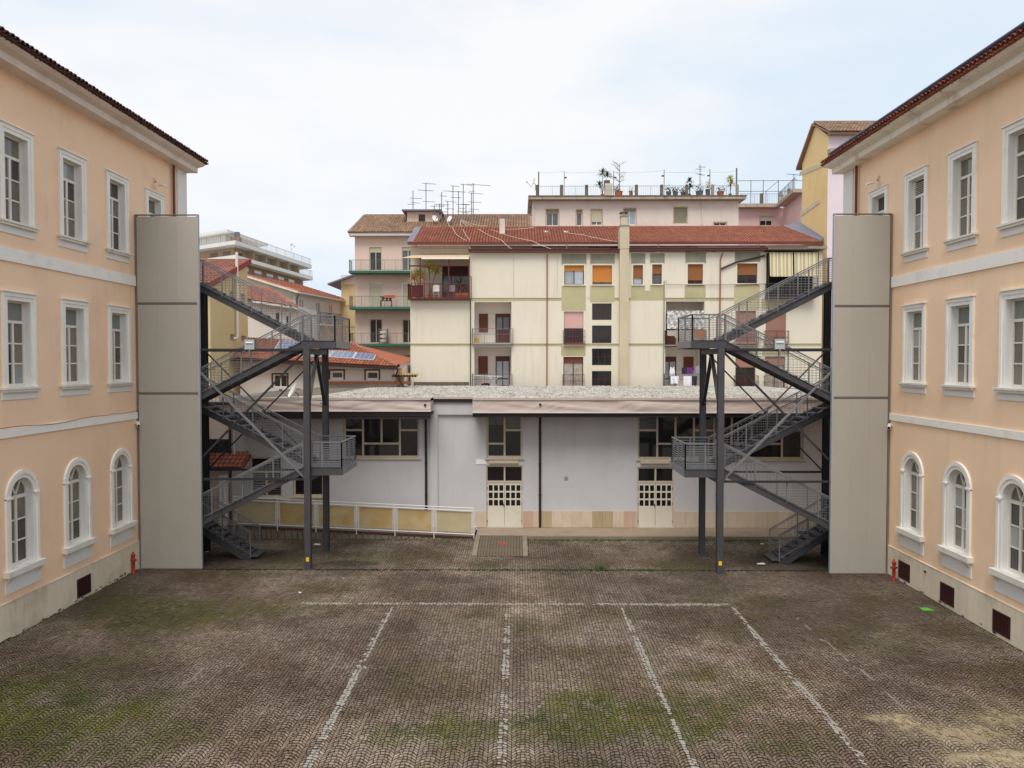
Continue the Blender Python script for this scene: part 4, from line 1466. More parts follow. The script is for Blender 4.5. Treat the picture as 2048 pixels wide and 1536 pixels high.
z1_, z2_ = hz(861), hz(888)
xs = [wA[0], hx(725), hx(762.3), hx(799), wA[1]]
w = big_window(wA, [(xs[1], wA[2], wA[3]), (xs[2], z2_, wA[3]), (xs[3], wA[2], wA[3])], [(xs[0], xs[1], z1_), (xs[3], xs[4], z1_), (xs[1], xs[3], z2_)])
cell(w, xs[0], xs[1], z1_, wA[3], 'glass_dark'); cell(w, xs[0], xs[1], wA[2], z1_, 'glass_black')
cell(w, xs[1], xs[2], z2_, wA[3], 'glass_dark'); cell(w, xs[2], xs[3], z2_, wA[3], 'glass_black')
cell(w, xs[1], xs[3], wA[2], z2_, 'glass_dark'); cell(w, xs[3], xs[4], z1_, wA[3], 'glass_dark'); cell(w, xs[3], xs[4], wA[2], z1_, 'glass_black')
xm = hx(1009)
w = big_window(wC, [(xm, wC[2], wC[3])], [(wC[0], xm, z2_), (xm, wC[1], z1_)])
cell(w, wC[0], xm, z2_, hz(850), 'glass_dark'); cell(w, wC[0], xm, hz(850), wC[3], 'glass_mid'); cell(w, wC[0], xm, wC[2], z2_, 'glass_dark')
cell(w, xm, wC[1], z1_, wC[3], 'glass_mid'); cell(w, xm, wC[1], wC[2], z1_, 'glass_black')
q = [wD[0], hx(1315.5), hx(1352), hx(1389), hx(1430), hx(1465), hx(1505), hx(1566), wD[1]]
w = big_window(wD, [(q[1], wD[2], wD[3]), (q[2], z2_, wD[3]), (q[3], wD[2], wD[3]), (q[4], wD[2], wD[3]), (q[5], wD[2], wD[3]), (q[6], z2_, wD[3]), (q[7], wD[2], wD[3])],
               [(q[0], q[1], z1_), (q[1], q[3], z2_), (q[3], q[4], z1_), (q[5], q[7], z2_), (q[7], q[8], z1_)])
for i in range(8):
    m = ['glass_mid', 'glass_dark', 'glass_dark', 'glass_dark', 'glass_dark', 'glass_black', 'glass_dark', 'glass_black'][i]
    if i in (0, 3, 7):
        cell(w, q[i], q[i + 1], z1_, wD[3], m); cell(w, q[i], q[i + 1], wD[2], z1_, 'glass_dark')
    elif i == 4:
        cell(w, q[i], q[i + 1], wD[2], wD[3], m)
    else:
        cell(w, q[i], q[i + 1], z2_, wD[3], m); cell(w, q[i], q[i + 1], wD[2], z2_, 'glass_dark')
# pair of sealed lower windows on the left
for o, xm in ((wE, hx(531)), (wF, hx(618))):
    if o is wE:
        w = big_window(o, [(xm, o[2], hz(945))], [(o[0], o[1], hz(945))])
        cell(w, o[0], o[1], hz(945), o[3], 'glass_black')
        for s0, s1 in ((o[0], xm), (xm, o[1])):
            cell(w, s0, s1, o[2], hz(945), 'glass_dark')
        for k in range(10):
            MB().tb(TH, o[0] + 0.08, o[1] - 0.08, o[2] + 0.12 + k * 0.1, o[2] + 0.145 + k * 0.1, -0.165, -0.14).build('blind_slat', 'steel_lt', w)
    else:
        w = big_window(o, [(xm, o[2], o[3])], [])
        cell(w, o[0], xm, o[2], o[3], 'glass_black'); cell(w, xm, o[1], o[2], o[3], 'glass_black')

# double doors with fanlights and eighteen small panes
for o in (dC, dD):
    a, b, c, e = o
    zt = hz(964)
    xm = (a + b) / 2
    mb = MB()
    mb.use('frame_beige')
    reveal_faces(mb, TH, o, 0.0, -0.16)
    mb.tb(TH, a, a + 0.05, c, e, -0.18, -0.06)
    mb.tb(TH, b - 0.05, b, c, e, -0.18, -0.06)
    mb.tb(TH, a + 0.05, b - 0.05, e - 0.07, e, -0.18, -0.06)
    mb.tb(TH, a + 0.05, b - 0.05, zt - 0.04, zt + 0.04, -0.18, -0.055)
    mb.tb(TH, xm - 0.035, xm + 0.035, zt + 0.04, e - 0.07, -0.18, -0.06)
    dr = mb.build('door', parent=hall)
    for s0, s1 in ((a + 0.05, xm - 0.035), (xm + 0.035, b - 0.05)):
        MB().tb(TH, s0, s1, zt + 0.04, e - 0.07, -0.15, -0.14).build('fanlight_pane', 'glass_black', dr)
    zp0, zp1 = hz(1014), hz(966)
    for s, (s0, s1) in enumerate(((a + 0.055, xm - 0.006), (xm + 0.006, b - 0.055))):
        cols = [s0 + 0.05 + k * (s1 - s0 - 0.1 + 0.06) / 3 for k in range(3)]
        cw = (s1 - s0 - 0.1 + 0.06) / 3 - 0.06
        rh = (zp1 - zp0 - 0.08) / 3
        ops = [(x, x + cw, zp0 + k * rh + 0.04, zp0 + (k + 1) * rh - 0.03) for x in cols for k in range(3)]
        lm = MB()
        wall_faces(lm, TH, s0, s1, c + 0.01, zt - 0.045, ops, -0.08)
        for p in ops:
            reveal_faces(lm, TH, p, -0.08, -0.12)
        lm.build('door_leaf', 'door_cream', dr)
        for p in ops:
            MB().tb(TH, p[0], p[1], p[2], p[3], -0.125, -0.115).build('pane', 'glass_black', dr)
        for zz in (0.35, 1.15, 1.85):
            xx = s0 - 0.02 if s == 0 else s1
            MB().tb(TH, xx, xx + 0.02, zz, zz + 0.1, -0.08, -0.045).build('hinge', 'dark_pipe', dr)
    MB().tb(TH, xm - 0.05, xm - 0.02, 1.05, 1.2, -0.079, -0.03).build('handle', 'dark_pipe', dr)
    MB().tb(TH, (a + b) / 2 - 0.7, (a + b) / 2 + 0.62, hz(926), hz(920.5), 0.0, 0.14).build('door_lamp_box', 'frame_beige', dr)
MB().tb(TH, hx(952), hx(973), hz(928.5), hz(919), 0.0, 0.02).build('cable_duct', 'trim', hall)

# travertine dado slabs
zt, zb_ = hz(1022), 0.135
def dado(px0, px1, tones=None):
    x = hx(px0)
    xe = hx(px1)
    while x < xe - 0.02:
        w = min(random.choice((0.44, 0.46, 0.5, 0.42)), xe - x)
        MB().tb(TH, x + 0.003, x + w - 0.003, zb_, zt + random.uniform(-0.004, 0.004), 0.001, 0.03 + random.uniform(-0.003, 0.003)).build('dado_slab', random.choice(['travertine_pink'] * 7 + ['travertine_olive', 'travertine_rose']), hall)
        x += w
dado(950, 972.5)
dado(1046, 1079)
dado(1083, 1275.5)
dado(1348.5, 1770)

# central pier between the two eaves with a recessed field
pr = MB()
pr.tb(TH, hx(861), hx(950), hz(829), 5.80, 0.0, 0.12)
pr.tb(TH, hx(861), hx(876), 0.1, hz(829), 0.0, 0.12)
pr.build('pier', 'lavender', hall)
MB().tb(TH, hx(861), hx(948), 5.80, 5.94, 0.0, 0.2).build('roof_edge_strip', 'fascia_dark', hall)

def FOLD(x, t, ang):
    s1 = float(vnoise(np.array([x * 0.9 + t * 0.9]), np.array([t * 0.5 + ang]), 301, 1.0)[0]) - 0.5
    s2 = float(vnoise(np.array([x * 1.7 - t * 1.6]), np.array([t * 0.8 + ang * 2]), 302, 1.3)[0]) - 0.5
    s3 = float(vnoise(np.array([x * 0.5 + t * 2.4]), np.array([x * 0.2 + ang]), 303, 1.6)[0]) - 0.5
    return 0.07 * s1 + 0.06 * abs(s2) + 0.05 * s3


# pink wrinkled eaves flashing with dark fascia below
def eave(px0, px1, zp, zd, yf, end_right):
    x0, x1 = at(px0, 800, yf).x, at(px1, 800, yf).x
    mb = MB()
    n, mrow = int((x1 - x0) / 0.12), 8
    ztop = 6.02
    ang = random.uniform(0, 9)
    g_ = {}
    for i in range(n + 1):
        for j in range(mrow + 1):
            x = x0 + (x1 - x0) * i / n
            z = zp + (ztop - zp) * j / mrow
            t = j / mrow
            fold = FOLD(x, t, ang)
            edge = math.sin(math.pi * min(1, max(0, t))) ** 0.6
            g_[i, j] = (x, yf + 0.05 - fold * edge - 0.05 * (1 - t), z)
    for i in range(n):
        for j in range(mrow):
            mb.poly(g_[i, j], g_[i + 1, j], g_[i + 1, j + 1], g_[i, j + 1])
    for xe in (x0, x1):
        mb.poly((xe, yf + 0.05, zp), (xe, HY, zp), (xe, HY, ztop), (xe, yf + 0.05, ztop))
    mb.build('eaves_flashing', 'flashing', hall, smooth=True)
    MB().bx(x0 - 0.01, x1 + 0.01, yf - 0.045, HY - 0.13, zp - 0.05, zp - 0.002).build('eaves_lip', 'fascia_white', hall)
    MB().bx(x0, x1, yf + 0.06, yf + 0.12, zd, zp - 0.052).build('fascia', 'fascia_dark', hall)
    MB().bx(x0, x1, yf + 0.03, yf + 0.058, zd + 0.14, zp - 0.06).build('fascia_board', 'fascia_dark', hall)
    MB().bx(x0, x1, yf + 0.122, HY - 0.001, zp - 0.2, zp - 0.12).build('soffit', 'fascia_dark', hall)
    if end_right:
        MB().bx(x1 - 0.02, x1 + 0.19, yf + 0.02, yf + 0.5, zd - 0.02, zp - 0.052).build('fascia_end', 'lavender', hall)
    return x0, x1
eave(466, 861, 5.50, 5.12, 33.3, False)
eave(945, 1780, 5.44, 5.20, 33.3, False)
for px, py in ((850, 810), (1080.5, 809)):
    p = at(px, py, 33.28)
    MB().tube([(p.x, p.y - 0.02, p.z), (p.x, p.y + 0.2, p.z)], 0.05, 8, True).build('overflow_spout', 'black', hall)

# flat roof with gravel
xl, xr = at(466, 800, 33.3).x, at(1780, 800, 33.3).x
xm0, xm1 = at(861, 800, 33.3).x, at(945, 800, 33.3).x
MB().bx(xl, xr, 34.42, 50.4, 5.9, 6.02).build('roof', 'gravel', hall)
MB().bx(xl, xm0, 33.36, 34.418, 5.9, 6.02).build('roof', 'gravel', hall)
MB().bx(xm1, xr, 33.36, 34.418, 5.9, 6.02).build('roof', 'gravel', hall)
for a_, b_, y_ in ((xl, xm0, 33.3), (xm0, xm1, 34.36), (xm1, xr, 33.3)):
    MB().bx(a_, b_, y_, y_ + 0.055, 5.95, 6.05).build('roof_edge', 'flashing', hall)
p, q_ = on_z(640, 790, 6.03), on_z(755, 771.5, 6.03)
mb = MB()
mb.poly((at(466, 800, 33.3).x, 33.4, 6.032), (p.x, p.y, 6.032), (q_.x, q_.y, 6.032), (at(466, 800, 33.3).x, q_.y, 6.032))
mb.build('old_roof_felt', 'concrete_mossy', hall)
st = MB()
rgx = np.random.default_rng(8)
for _ in range(26000):
    y = 33.4 + 17 * rgx.random()
    x = -9.0 + (19.5 * rgx.random()) * 1.15
    if y < 34.45 and xm0 - 0.1 < x < xm1 + 0.1:
        continue
    a = 0.035 + 0.05 * rgx.random()
    h = 0.02 + 0.05 * rgx.random()
    n = len(st.v)
    c_, s_ = math.cos(a * 90), math.sin(a * 90)
    st.v += [(x - a * c_, y - a * s_, 6.018), (x + a * s_, y - a * c_, 6.018), (x + a * c_, y + a * s_, 6.018), (x - a * s_, y + a * c_, 6.018), (x, y, 6.018 + h)]
    for f in ((0, 1, 4), (1, 2, 4), (2, 3, 4), (3, 0, 4)):
        st.f.append(tuple(n + i for i in f))
        st.mi.append(0)
st.build('gravel', 'gravel', hall, kind='stuff')

# downpipes on the hall
for px in (852.5, 1080, 1434):
    x = hx(px)
    mb = MB().tube([(x, HY - 0.08, 5.35), (x, HY - 0.08, 0.15)], 0.055, 8)
    for z in (1.6, 3.0, 4.4):
        mb.tube([(x, HY - 0.08, z), (x, HY - 0.08, z + 0.05)], 0.07, 8, True)
    mb.build('downpipe', 'dark_pipe', hall)

# assembly point sign: black square with white ring and arrows
c = Vector((hx(1132.5), HY, hz(957)))
sg = thing('wall_sign', 'small square black and white assembly point sign on the lavender wall', 'sign', c)
MB().tb(TH, c.x - 0.085, c.x + 0.085, c.z - 0.085, c.z + 0.085, 0.002, 0.012).build('plate', 'sticker_black', sg)
mb = MB()
for sx in (-1, 1):
    for sz in (-1, 1):
        mb.poly(TH(c.x + sx * 0.078, c.z + sz * 0.078, 0.014), TH(c.x + sx * 0.022, c.z + sz * 0.078, 0.014), TH(c.x + sx * 0.048, c.z + sz * 0.048, 0.014), TH(c.x + sx * 0.078, c.z + sz * 0.022, 0.014))
mb.poly(*[TH(c.x + 0.034 * math.cos(k * math.pi / 5), c.z + 0.034 * math.sin(k * math.pi / 5), 0.014) for k in range(10)])
for sx, sz in ((1, 0), (-1, 0), (0, 1), (0, -1)):
    mb.poly(TH(c.x + sx * 0.08 - sz * 0.012, c.z + sz * 0.08 - sx * 0.012, 0.0145), TH(c.x + sx * 0.08 + sz * 0.012, c.z + sz * 0.08 + sx * 0.012, 0.0145), TH(c.x + sx * 0.05, c.z + sz * 0.05, 0.0145))
mb.build('symbol', 'white_plastic', sg)
MB().tb(TH, c.x - 0.07, c.x + 0.07, c.z - 0.16, c.z - 0.13, 0.002, 0.006).build('caption_strip', 'white_plastic', sg)

# ------------------------------------------------------------------ access ramp with white railing
RY = 32.95
ar = thing('access_ramp', None, None, (-7, RY, 0), kind='structure')
xa, xb = at(455, 1050, RY).x, at(948, 1075, RY).x
zr = lambda x: 0.64 + (0.16 - 0.64) * (x - at(465, 1050, RY).x) / (xb - at(465, 1050, RY).x)
mb = MB()
mb.hexa([(xa, RY + 0.06, -0.1), (xb, RY + 0.06, -0.1), (xb, HY - 0.01, -0.1), (xa, HY - 0.01, -0.1), (xa, RY + 0.06, zr(xa) - 0.06), (xb, RY + 0.06, zr(xb) - 0.06), (xb, HY - 0.01, zr(xb) - 0.06), (xa, HY - 0.01, zr(xa) - 0.06)])
mb.build('deck', 'concrete', ar)
x = xa
while x < xb - 0.9:
    w = random.uniform(0.22, 0.34)
    z1 = zr(x + w) - 0.16
    if z1 > 0.06:
        MB().hexa([(x, RY - 0.04 - random.uniform(0, 0.05), -0.05), (x + w - 0.03, RY - 0.04 - random.uniform(0, 0.05), -0.05), (x + w - 0.03, RY + 0.1, -0.05), (x, RY + 0.1, -0.05),
                   (x + 0.03, RY + 0.01, z1 - random.uniform(0, 0.05)), (x + w - 0.06, RY + 0.01, z1 - random.uniform(0, 0.05)), (x + w - 0.06, RY + 0.1, z1), (x + 0.03, RY + 0.1, z1)]).build('edge_stone', 'concrete_mossy', ar)
    x += w
MB().hexa([(xa, RY - 0.03, zr(xa) - 0.15), (xb, RY - 0.03, zr(xb) - 0.15), (xb, RY + 0.1, zr(xb) - 0.15), (xa, RY + 0.1, zr(xa) - 0.15), (xa, RY - 0.03, zr(xa) - 0.09), (xb, RY - 0.03, zr(xb) - 0.09), (xb, RY + 0.1, zr(xb) - 0.09), (xa, RY + 0.1, zr(xa) - 0.09)]).build('edge_angle', 'frame_dkbrown', ar)

rl = thing('ramp_railing', 'white tube railing with ochre stained infill sheets along the access ramp', 'railing', (xb, RY, 0))
pxs = [468, 555, 632, 713, 790, 868, 948]
X = [at(p, 1040, RY).x for p in pxs]
hgt = lambda x: zr(x) + 1.15
for x in X:
    MB().tube([(x, RY - 0.03, zr(x) - 0.22 if x < X[-1] - 0.1 else 0.0), (x, RY - 0.03, hgt(x) - 0.04), (x + 0.04, RY - 0.03, hgt(x))], 0.022, 6).build('post', 'rail_white', rl)
for a, b in zip(X, X[1:]):
    for dz in (1.15, 1.03, 0.02):
        MB().tube([(a, RY - 0.03, zr(a) + dz), (b, RY - 0.03, zr(b) + dz)], 0.021, 6).build('rail', 'rail_white', rl)
    m = 'ochre' if b < X[-1] - 0.1 and a > X[1] - 0.1 else 'ochre_pale'
    g_ = 0.11
    MB().hexa([(a + g_, RY + 0.015, zr(a) + 0.1), (b - g_, RY + 0.015, zr(b) + 0.1), (b - g_, RY + 0.028, zr(b) + 0.1), (a + g_, RY + 0.028, zr(a) + 0.1),
               (a + g_, RY + 0.015, zr(a) + 0.97), (b - g_, RY + 0.015, zr(b) + 0.97), (b - g_, RY + 0.028, zr(b) + 0.97), (a + g_, RY + 0.028, zr(a) + 0.97)]).build('infill_sheet', m, rl)
    for xx in (a + 0.09, b - 0.09):
        MB().bar((xx, RY + 0.022, zr(xx) + 0.05), (xx, RY + 0.022, zr(xx) + 1.03), 0.022).build('sheet_rail', 'rail_white', rl)
x = X[-1]
MB().tube([(x, RY - 0.03, zr(x) + 0.35), (x + 0.1, RY - 0.03, zr(x) + 0.36), (x + 0.13, RY - 0.03, zr(x) + 0.32), (x + 0.12, RY - 0.03, zr(x) + 0.25)], 0.02, 6).build('end_hook', 'rail_white', rl)

# ------------------------------------------------------------------ small annex at the far left, seen behind the left stair
AY = 34.0
an = thing('annex_building', 'small white annex with a tiled porch roof behind the left fire stair', 'building', (-13.2, AY, 0))
TA = front(AY)
a0, a1 = -17.0, at(463, 900, AY).x
dr_ = (at(400, 1000, AY).x, at(423, 1000, AY).x, 0.1, at(420, 995, AY).z)
mb = MB()
wall_faces(mb, TA, a0, a1, 0.0, 5.7, [dr_])
mb.build('wall', 'whitehouse', an)
MB().tb(TA, dr_[0], dr_[1], dr_[2], dr_[3], -0.2, -0.15).build('door', 'glass_black', an)
MB().tb(TA, a0, a1, at(420, 905, AY).z, at(420, 878, AY).z, 0.0, 0.06).build('dark_band', 'glass_black', an)
for k in range(6):
    z = at(420, 903, AY).z + k * 0.1
    MB().tb(TA, a0, a1, z, z + 0.03, 0.061, 0.09).build('band_slat', 'steel_dk', an)
MB().tb(TA, a0, a1 + 0.05, 5.7, 5.82, -0.3, 0.2).build('roof_edge', 'fascia_dark', an)
MB().bx(a0, a1 - 0.02, AY + 0.01, AY + 6, 5.60, 5.70).build('roof', 'concrete', an)
# column and pipes
x = at(450, 980, AY - 0.3).x
MB().bx(x - 0.14, x + 0.14, AY - 0.62, AY - 0.34, 0.0, at(450, 945, AY).z).build('column', 'trim', an)
x = at(457.5, 980, AY - 0.3).x
MB().tube([(x, AY - 0.1, 4.9), (x, AY - 0.1, 0.1)], 0.06, 8).build('downpipe', 'dark_pipe', an)
x = at(466, 980, AY - 0.3).x
MB().tube([(x, AY - 0.1, 5.6), (x, AY - 0.1, 0.1)], 0.035, 8).build('downpipe', 'stainedwhite', an)
# porch roof of tiles
mb, tn = MB(), []
px0, px1 = at(396, 930, AY - 0.6).x - 1.6, at(488, 930, AY - 0.9).x
zl, zh = at(440, 936, AY - 1.0).z, at(440, 908, AY).z
dv = Vector((0, 1.0, zh - zl)).normalized()
tiled_plane(mb, tn, Vector((px0, AY - 1.0, zl)), Vector((1, 0, 0)), dv, Vector((0, -dv.z, dv.y)), int((px1 - px0) / 0.2), 4, 0.2, 0.31, base=lin((136, 84, 66)))
po = mb.build('porch_roof', 'terracotta', an, tone=tn, kind='stuff')
MB().hexa([(px0, AY - 0.98, zl - 0.1), (px1, AY - 0.98, zl - 0.1), (px1, AY - 0.01, zh - 0.1), (px0, AY - 0.01, zh - 0.1), (px0, AY - 0.98, zl - 0.01), (px1, AY - 0.98, zl - 0.01), (px1, AY - 0.01, zh - 0.01), (px0, AY - 0.01, zh - 0.01)]).build('porch_deck', 'frame_brown', an)
c = at(434, 1010, AY)
tag(MB().tb(TA, c.x - 0.28, c.x + 0.2, c.z - 0.45, c.z + 0.42, 0.005, 0.02).build('poster', 'pink_blind', loc=(c.x, AY, c.z)), 'faded pink poster on the annex wall behind the left fire stair', 'poster')

# ================================================================== CREAM APARTMENT BLOCK
CY = 51.0
TC = front(CY)
ca = thing('apartment_block', 'cream and olive apartment block with a terracotta gable roof behind the low hall', 'apartment block', (7, CY, 0))
cx = lambda px: at(px, 600, CY).x
cz = lambda py: at(1038, py, CY).z
def cr(px0, px1, py0, py1):
    return cx(px0), cx(px1), cz(py1), cz(py0)
CX0, CX1 = cx(820.5), cx(1644)
ZTOP = cz(505)
w_list = []   # (rect, kwargs)
def W_(px0, px1, py0, py1, **k):
    w_list.append((cr(px0, px1, py0, py1), k))
# top floor
W_(1128.4, 1168, 530.6, 569.5, shutter='orange', frac=0.27, frame='frame_brown', pane='glass_pale', sill='sill', surround='cream')
W_(1184.6, 1224, 530.6, 569.5, shutter='orange', frac=0.86, frame='frame_brown', pane='glass_mid', sill='sill', surround='cream')
W_(1266, 1285.6, 530.4, 569.5, shutter='wood_blind', frac=0.66, frame='frame_brown', pane='glass_pale', cols=1, sill='sill', surround='cream')
W_(1304, 1323.5, 529, 568.5, shutter='wood_blind', frac=0.48, frame='frame_brown', pane='glass_mid', cols=1, sill='sill', surround='cream')
W_(1375, 1405.7, 528.5, 568.5, shutter='wood_blind', frac=0.80, frame='frame_brown', pane='glass_dark', sill='sill', surround='cream')
W_(1473.7, 1514.5, 527.3, 567.5, shutter='wood_blind', frac=0.56, frame='frame_brown', pane='glass_black', sill='sill', surround='cream')
# middle floor
W_(1128, 1167, 623, 686, shutter='pink_blind', frac=0.53, frame='frame_dkbrown', pane='glass_black')
W_(1472.5, 1513, 621.5, 686, shutter='mauve_blind', frac=0.99, frame='frame_dkbrown')
W_(1532, 1573, 621.5, 686, shutter='mauve_blind', frac=0.99, frame='frame_dkbrown')
# lower floor
W_(1127, 1167, 713.7, 774, shutter='wood_blind_dk', frac=0.2, frame='frame_brown', pane='mesh_curtain')
W_(1472, 1512.5, 712.5, 776, shutter='mauve_blind', frac=0.35, frame='frame_brown', pane='glass_dark')
W_(1531, 1572, 712.5, 776, shutter='mauve_blind', frac=0.28, frame='frame_brown', pane='mesh_curtain')
# stair windows
for y0, y1 in ((606.8, 640), (651, 686.3), (697, 730.5), (742, 775)):
    W_(1184.3, 1223.5, y0, y1, frame='frame_dkbrown', pane='glass_black', cols=3, rows=2, fw=0.03)
loggias = [cr(948.5, 1022.7, 603.6, 686), cr(948.5, 1022.7, 694, 776), cr(1332, 1409, 603, 690), cr(1331, 1403, 695, 776)]
zt0 = cz(597)
ops = [w[0] for w in w_list] + loggias
mb = MB()
wall_faces(mb, TC, cx(940), CX1, 4.0, ZTOP, [o for o in ops])
wall_faces(mb, TC, CX0, cx(940), 4.0, zt0, [])
mb.poly((CX0, CY, 4), (CX0, CY + 7, 4), (CX0, CY + 7, zt0), (CX0, CY, zt0))
mb.poly((CX0, CY + 2.4, zt0), (CX0, CY + 7, zt0), (CX0, CY + 7, 15.8), (CX0, CY + 2.4, 15.8))
mb.poly((CX1, CY, 4), (CX1, CY + 7, 4), (CX1, CY + 7, ZTOP), (CX1, CY, ZTOP))
mb.build('wall', 'cream', ca)
for r, k in w_list:
    window(TC, *r, ca, **k)
# olive panels and strips, proud by a few millimetres
def patch(px0, px1, py0, py1, m, d=0.012, name='painted_panel'):
    MB().tb(TC, cx(px0), cx(px1), cz(py1), cz(py0), 0.0, d).build(name, m, ca)
for x0, x1, y0, y1 in ((1123, 1172.5, 508, 529), (1180.5, 1229, 508, 529), (1262, 1290, 507, 527.5), (1300, 1328.7, 507, 527.5), (1370.3, 1411.4, 505, 527), (1469, 1520, 504, 524)):
    patch(x0, x1, y0, y1, 'olive_grey')
for x0, x1, y0, y1 in ((1123, 1171.5, 572, 621), (1180, 1229, 572, 604.5), (1262, 1290, 571.5, 600.5), (1300, 1328, 571.5, 600.5), (1290.2, 1299.8, 583, 600.5), (1369, 1411, 571, 600), (1468, 1519, 570, 619), (1523, 1578, 598, 619),
                       (1122.5, 1171, 692.5, 711.5), (1468, 1518, 692.5, 711), (1524, 1578, 692.5, 711)):
    patch(x0, x1, y0, y1, 'olive')
patch(1291.5, 1298.5, 517, 582, 'cream', 0.03, 'wall_rib')
patch(1173.5, 1179, 517, 596, 'cream', 0.03, 'wall_rib')
for y0, y1, runs in ((596.7, 601.5, ((940, 1122.8), (1229.5, 1238), (1256.5, 1261.5), (1329, 1467.5))), (688.0, 692.2, ((820.5, 945), (1025.6, 1125), (1168, 1238), (1256.5, 1329), (1413, 1470), (1579, 1643)))):
    for a, b in runs:
        patch(a, b, y0, y1, 'olive', 0.01, 'string_course')
        MB().tb(TC, cx(a), cx(b), cz(y0) - 0.0, cz(y0) + 0.025, 0.0, 0.03).build('string_lip', 'olive_grey', ca)
# grime along the foot of the left wall
MB().tb(TC, CX0 + 0.2, cx(938), cz(776), cz(764), 0.002, 0.008).build('damp_band', 'concrete_mossy', ca)
# chimney breast and stack
MB().tb(TC, cx(1238), cx(1256.3), 4.0, cz(499), 0.0, 0.34).build('chimney_breast', 'buff', ca)
cb = MB().tb(TC, cx(1238.3), cx(1256.5), cz(499), cz(454), -0.6, 0.36).build('chimney', 'buff', ca)
MB().tb(TC, cx(1237.5), cx(1257.5), cz(454), cz(452), -0.64, 0.4).build('chimney_ledge', 'concrete', cb)
MB().tb(TC, cx(1241), cx(1253.5), cz(452), cz(433.5), -0.45, 0.1).build('stack', 'buff', cb)
MB().tb(TC, cx(1240), cx(1254.5), cz(433.5), cz(431.5), -0.5, 0.15).build('stack_collar', 'concrete', cb)
p = TC(cx(1247), cz(428.5), -0.17)
MB().lathe((p.x, p.y, p.z - 0.1), [(0.13, 0), (0.13, 0.22)], 12).build('flue', 'alu', cb)
MB().tb(TC, cx(1239.5), cx(1255), cz(426), cz(424.6), -0.5, 0.15).build('stack_cap', 'concrete_mossy', cb)
# flat terrace roof edge with brown gutter
g = MB()
g.tb(TC, cx(937.5), cx(1238), cz(505.5), cz(500.5), -0.1, 0.34)
g.tb(TC, cx(937.5), cx(1238), cz(500.5), cz(499.3), -0.3, 0.40)
g.build('gutter', 'gutter_brown', ca)
g = MB()
g.tb(TC, cx(1257), cx(1532), cz(502.5), cz(498.2), -0.1, 0.34)
g.tb(TC, cx(1257), cx(1532), cz(498.2), cz(496.8), -0.3, 0.40)
g.build('gutter', 'gutter_brown', ca)
MB().bx(cx(940), CX1, CY + 0.02, CY + 3, ZTOP - 0.15, ZTOP + 0.02).build('flat_roof', 'concrete', ca)
# set back attic
AYY = CY + 2.4
TAt = front(AYY)
zE = at(1100, 489, 52.9).z
ax = lambda px: at(px, 490, AYY).x
MB().tb(TAt, ax(941), ax(1531), ZTOP, zE, -0.1, 0.0).build('attic_wall', 'concrete', ca)
for a, b, m in ((1065, 1102, 'glass_black'), (1176, 1235, 'glass_dark'), (1257, 1310, 'glass_mid'), (1370, 1380, 'glass_black'), (1423, 1432, 'glass_black')):
    MB().tb(TAt, ax(a), ax(b), ZTOP + 0.1, zE - 0.12, 0.0, 0.03).build('attic_window', m, ca)
MB().tube([TAt(ax(1395), zE - 0.12, 0.1), TAt(ax(1515), zE - 0.12, 0.1)], 0.05, 6).build('roof_pipe', 'alu', ca)
for px in (940.5, 1133, 1315, 1515):
    MB().tube([TAt(ax(px), zE, 0.3), TAt(ax(px), ZTOP, 0.3)], 0.045, 6).build('roof_pipe', 'alu', ca)
# left wing upper wall above the recessed terrace, right wing upper wall
wall_faces(MB(), TAt, ax(821), ax(941), zt0, zE, [(ax(884), ax(938), at(1, 598, AYY).z, at(1, 532, AYY).z)]).build('upper_wall', 'cream', ca)
wall_faces(MB(), TAt, ax(1531), ax(1643), ZTOP - 3.2, zE, []).build('upper_wall', 'cream', ca)
for z in (498, 503, 508):
    MB().tb(TAt, ax(840), ax(940), at(1, z + 0.6, AYY).z, at(1, z, AYY).z, 0.0, 0.02).build('cladding_line', 'olive', ca)
# roof: real tiles
yE, yR = 52.75, 57.4
zEv, zR = at(1100, 485.5, yE).z, at(1100, 455.0, yR).z
ROOF_Z = (zEv, zR)
rx0, rx1 = at(817, 489, yE).x, 20.62
dv = Vector((0, yR - yE, zR - zEv))
Ls = dv.length
dv.normalize()
nrm = Vector((0, -dv.z, dv.y))
nu = int((rx1 - rx0) / 0.2)
nv = 13
mb, tn = MB(), []
tiled_plane(mb, tn, Vector((rx0, yE, zEv)), Vector((1, 0, 0)), dv, nrm, nu, nv, (rx1 - rx0) / nu, Ls / nv, shade=(0.82, 1.15), base=lin((146, 90, 70)), seg=3)
rf = mb.build('roof_tiles', 'terracotta', ca, tone=tn, kind='stuff')
MB().hexa([(rx0, yE, zEv - 0.1), (rx1, yE, zEv - 0.1), (rx1, yR, zR - 0.1), (rx0, yR, zR - 0.1), (rx0, yE, zEv - 0.012), (rx1, yE, zEv - 0.012), (rx1, yR, zR - 0.012), (rx0, yR, zR - 0.012)]).build('roof', 'gutter_brown', ca)
MB().bx(rx0 - 0.02, rx1, yE - 0.16, yE - 0.01, zEv - 0.13, zEv - 0.0).build('gutter', 'gutter_brown', ca)
mb, tn = MB(), []
k = rx0 + 0.1
while k < rx1:
    t = random.uniform(0.8, 1.1)
    n0 = len(mb.v)
    mb.tube([(k - 0.2, yR, zR + 0.02), (k + 0.22, yR, zR + 0.03)], 0.09, 7)
    tn += [(lin((140, 86, 68))[0] * t, lin((140, 86, 68))[1] * t, lin((140, 86, 68))[2] * t, 1)] * (len(mb.v) - n0)
    k += 0.4
mb.build('ridge_tiles', 'terracotta', ca, tone=tn, kind='stuff')
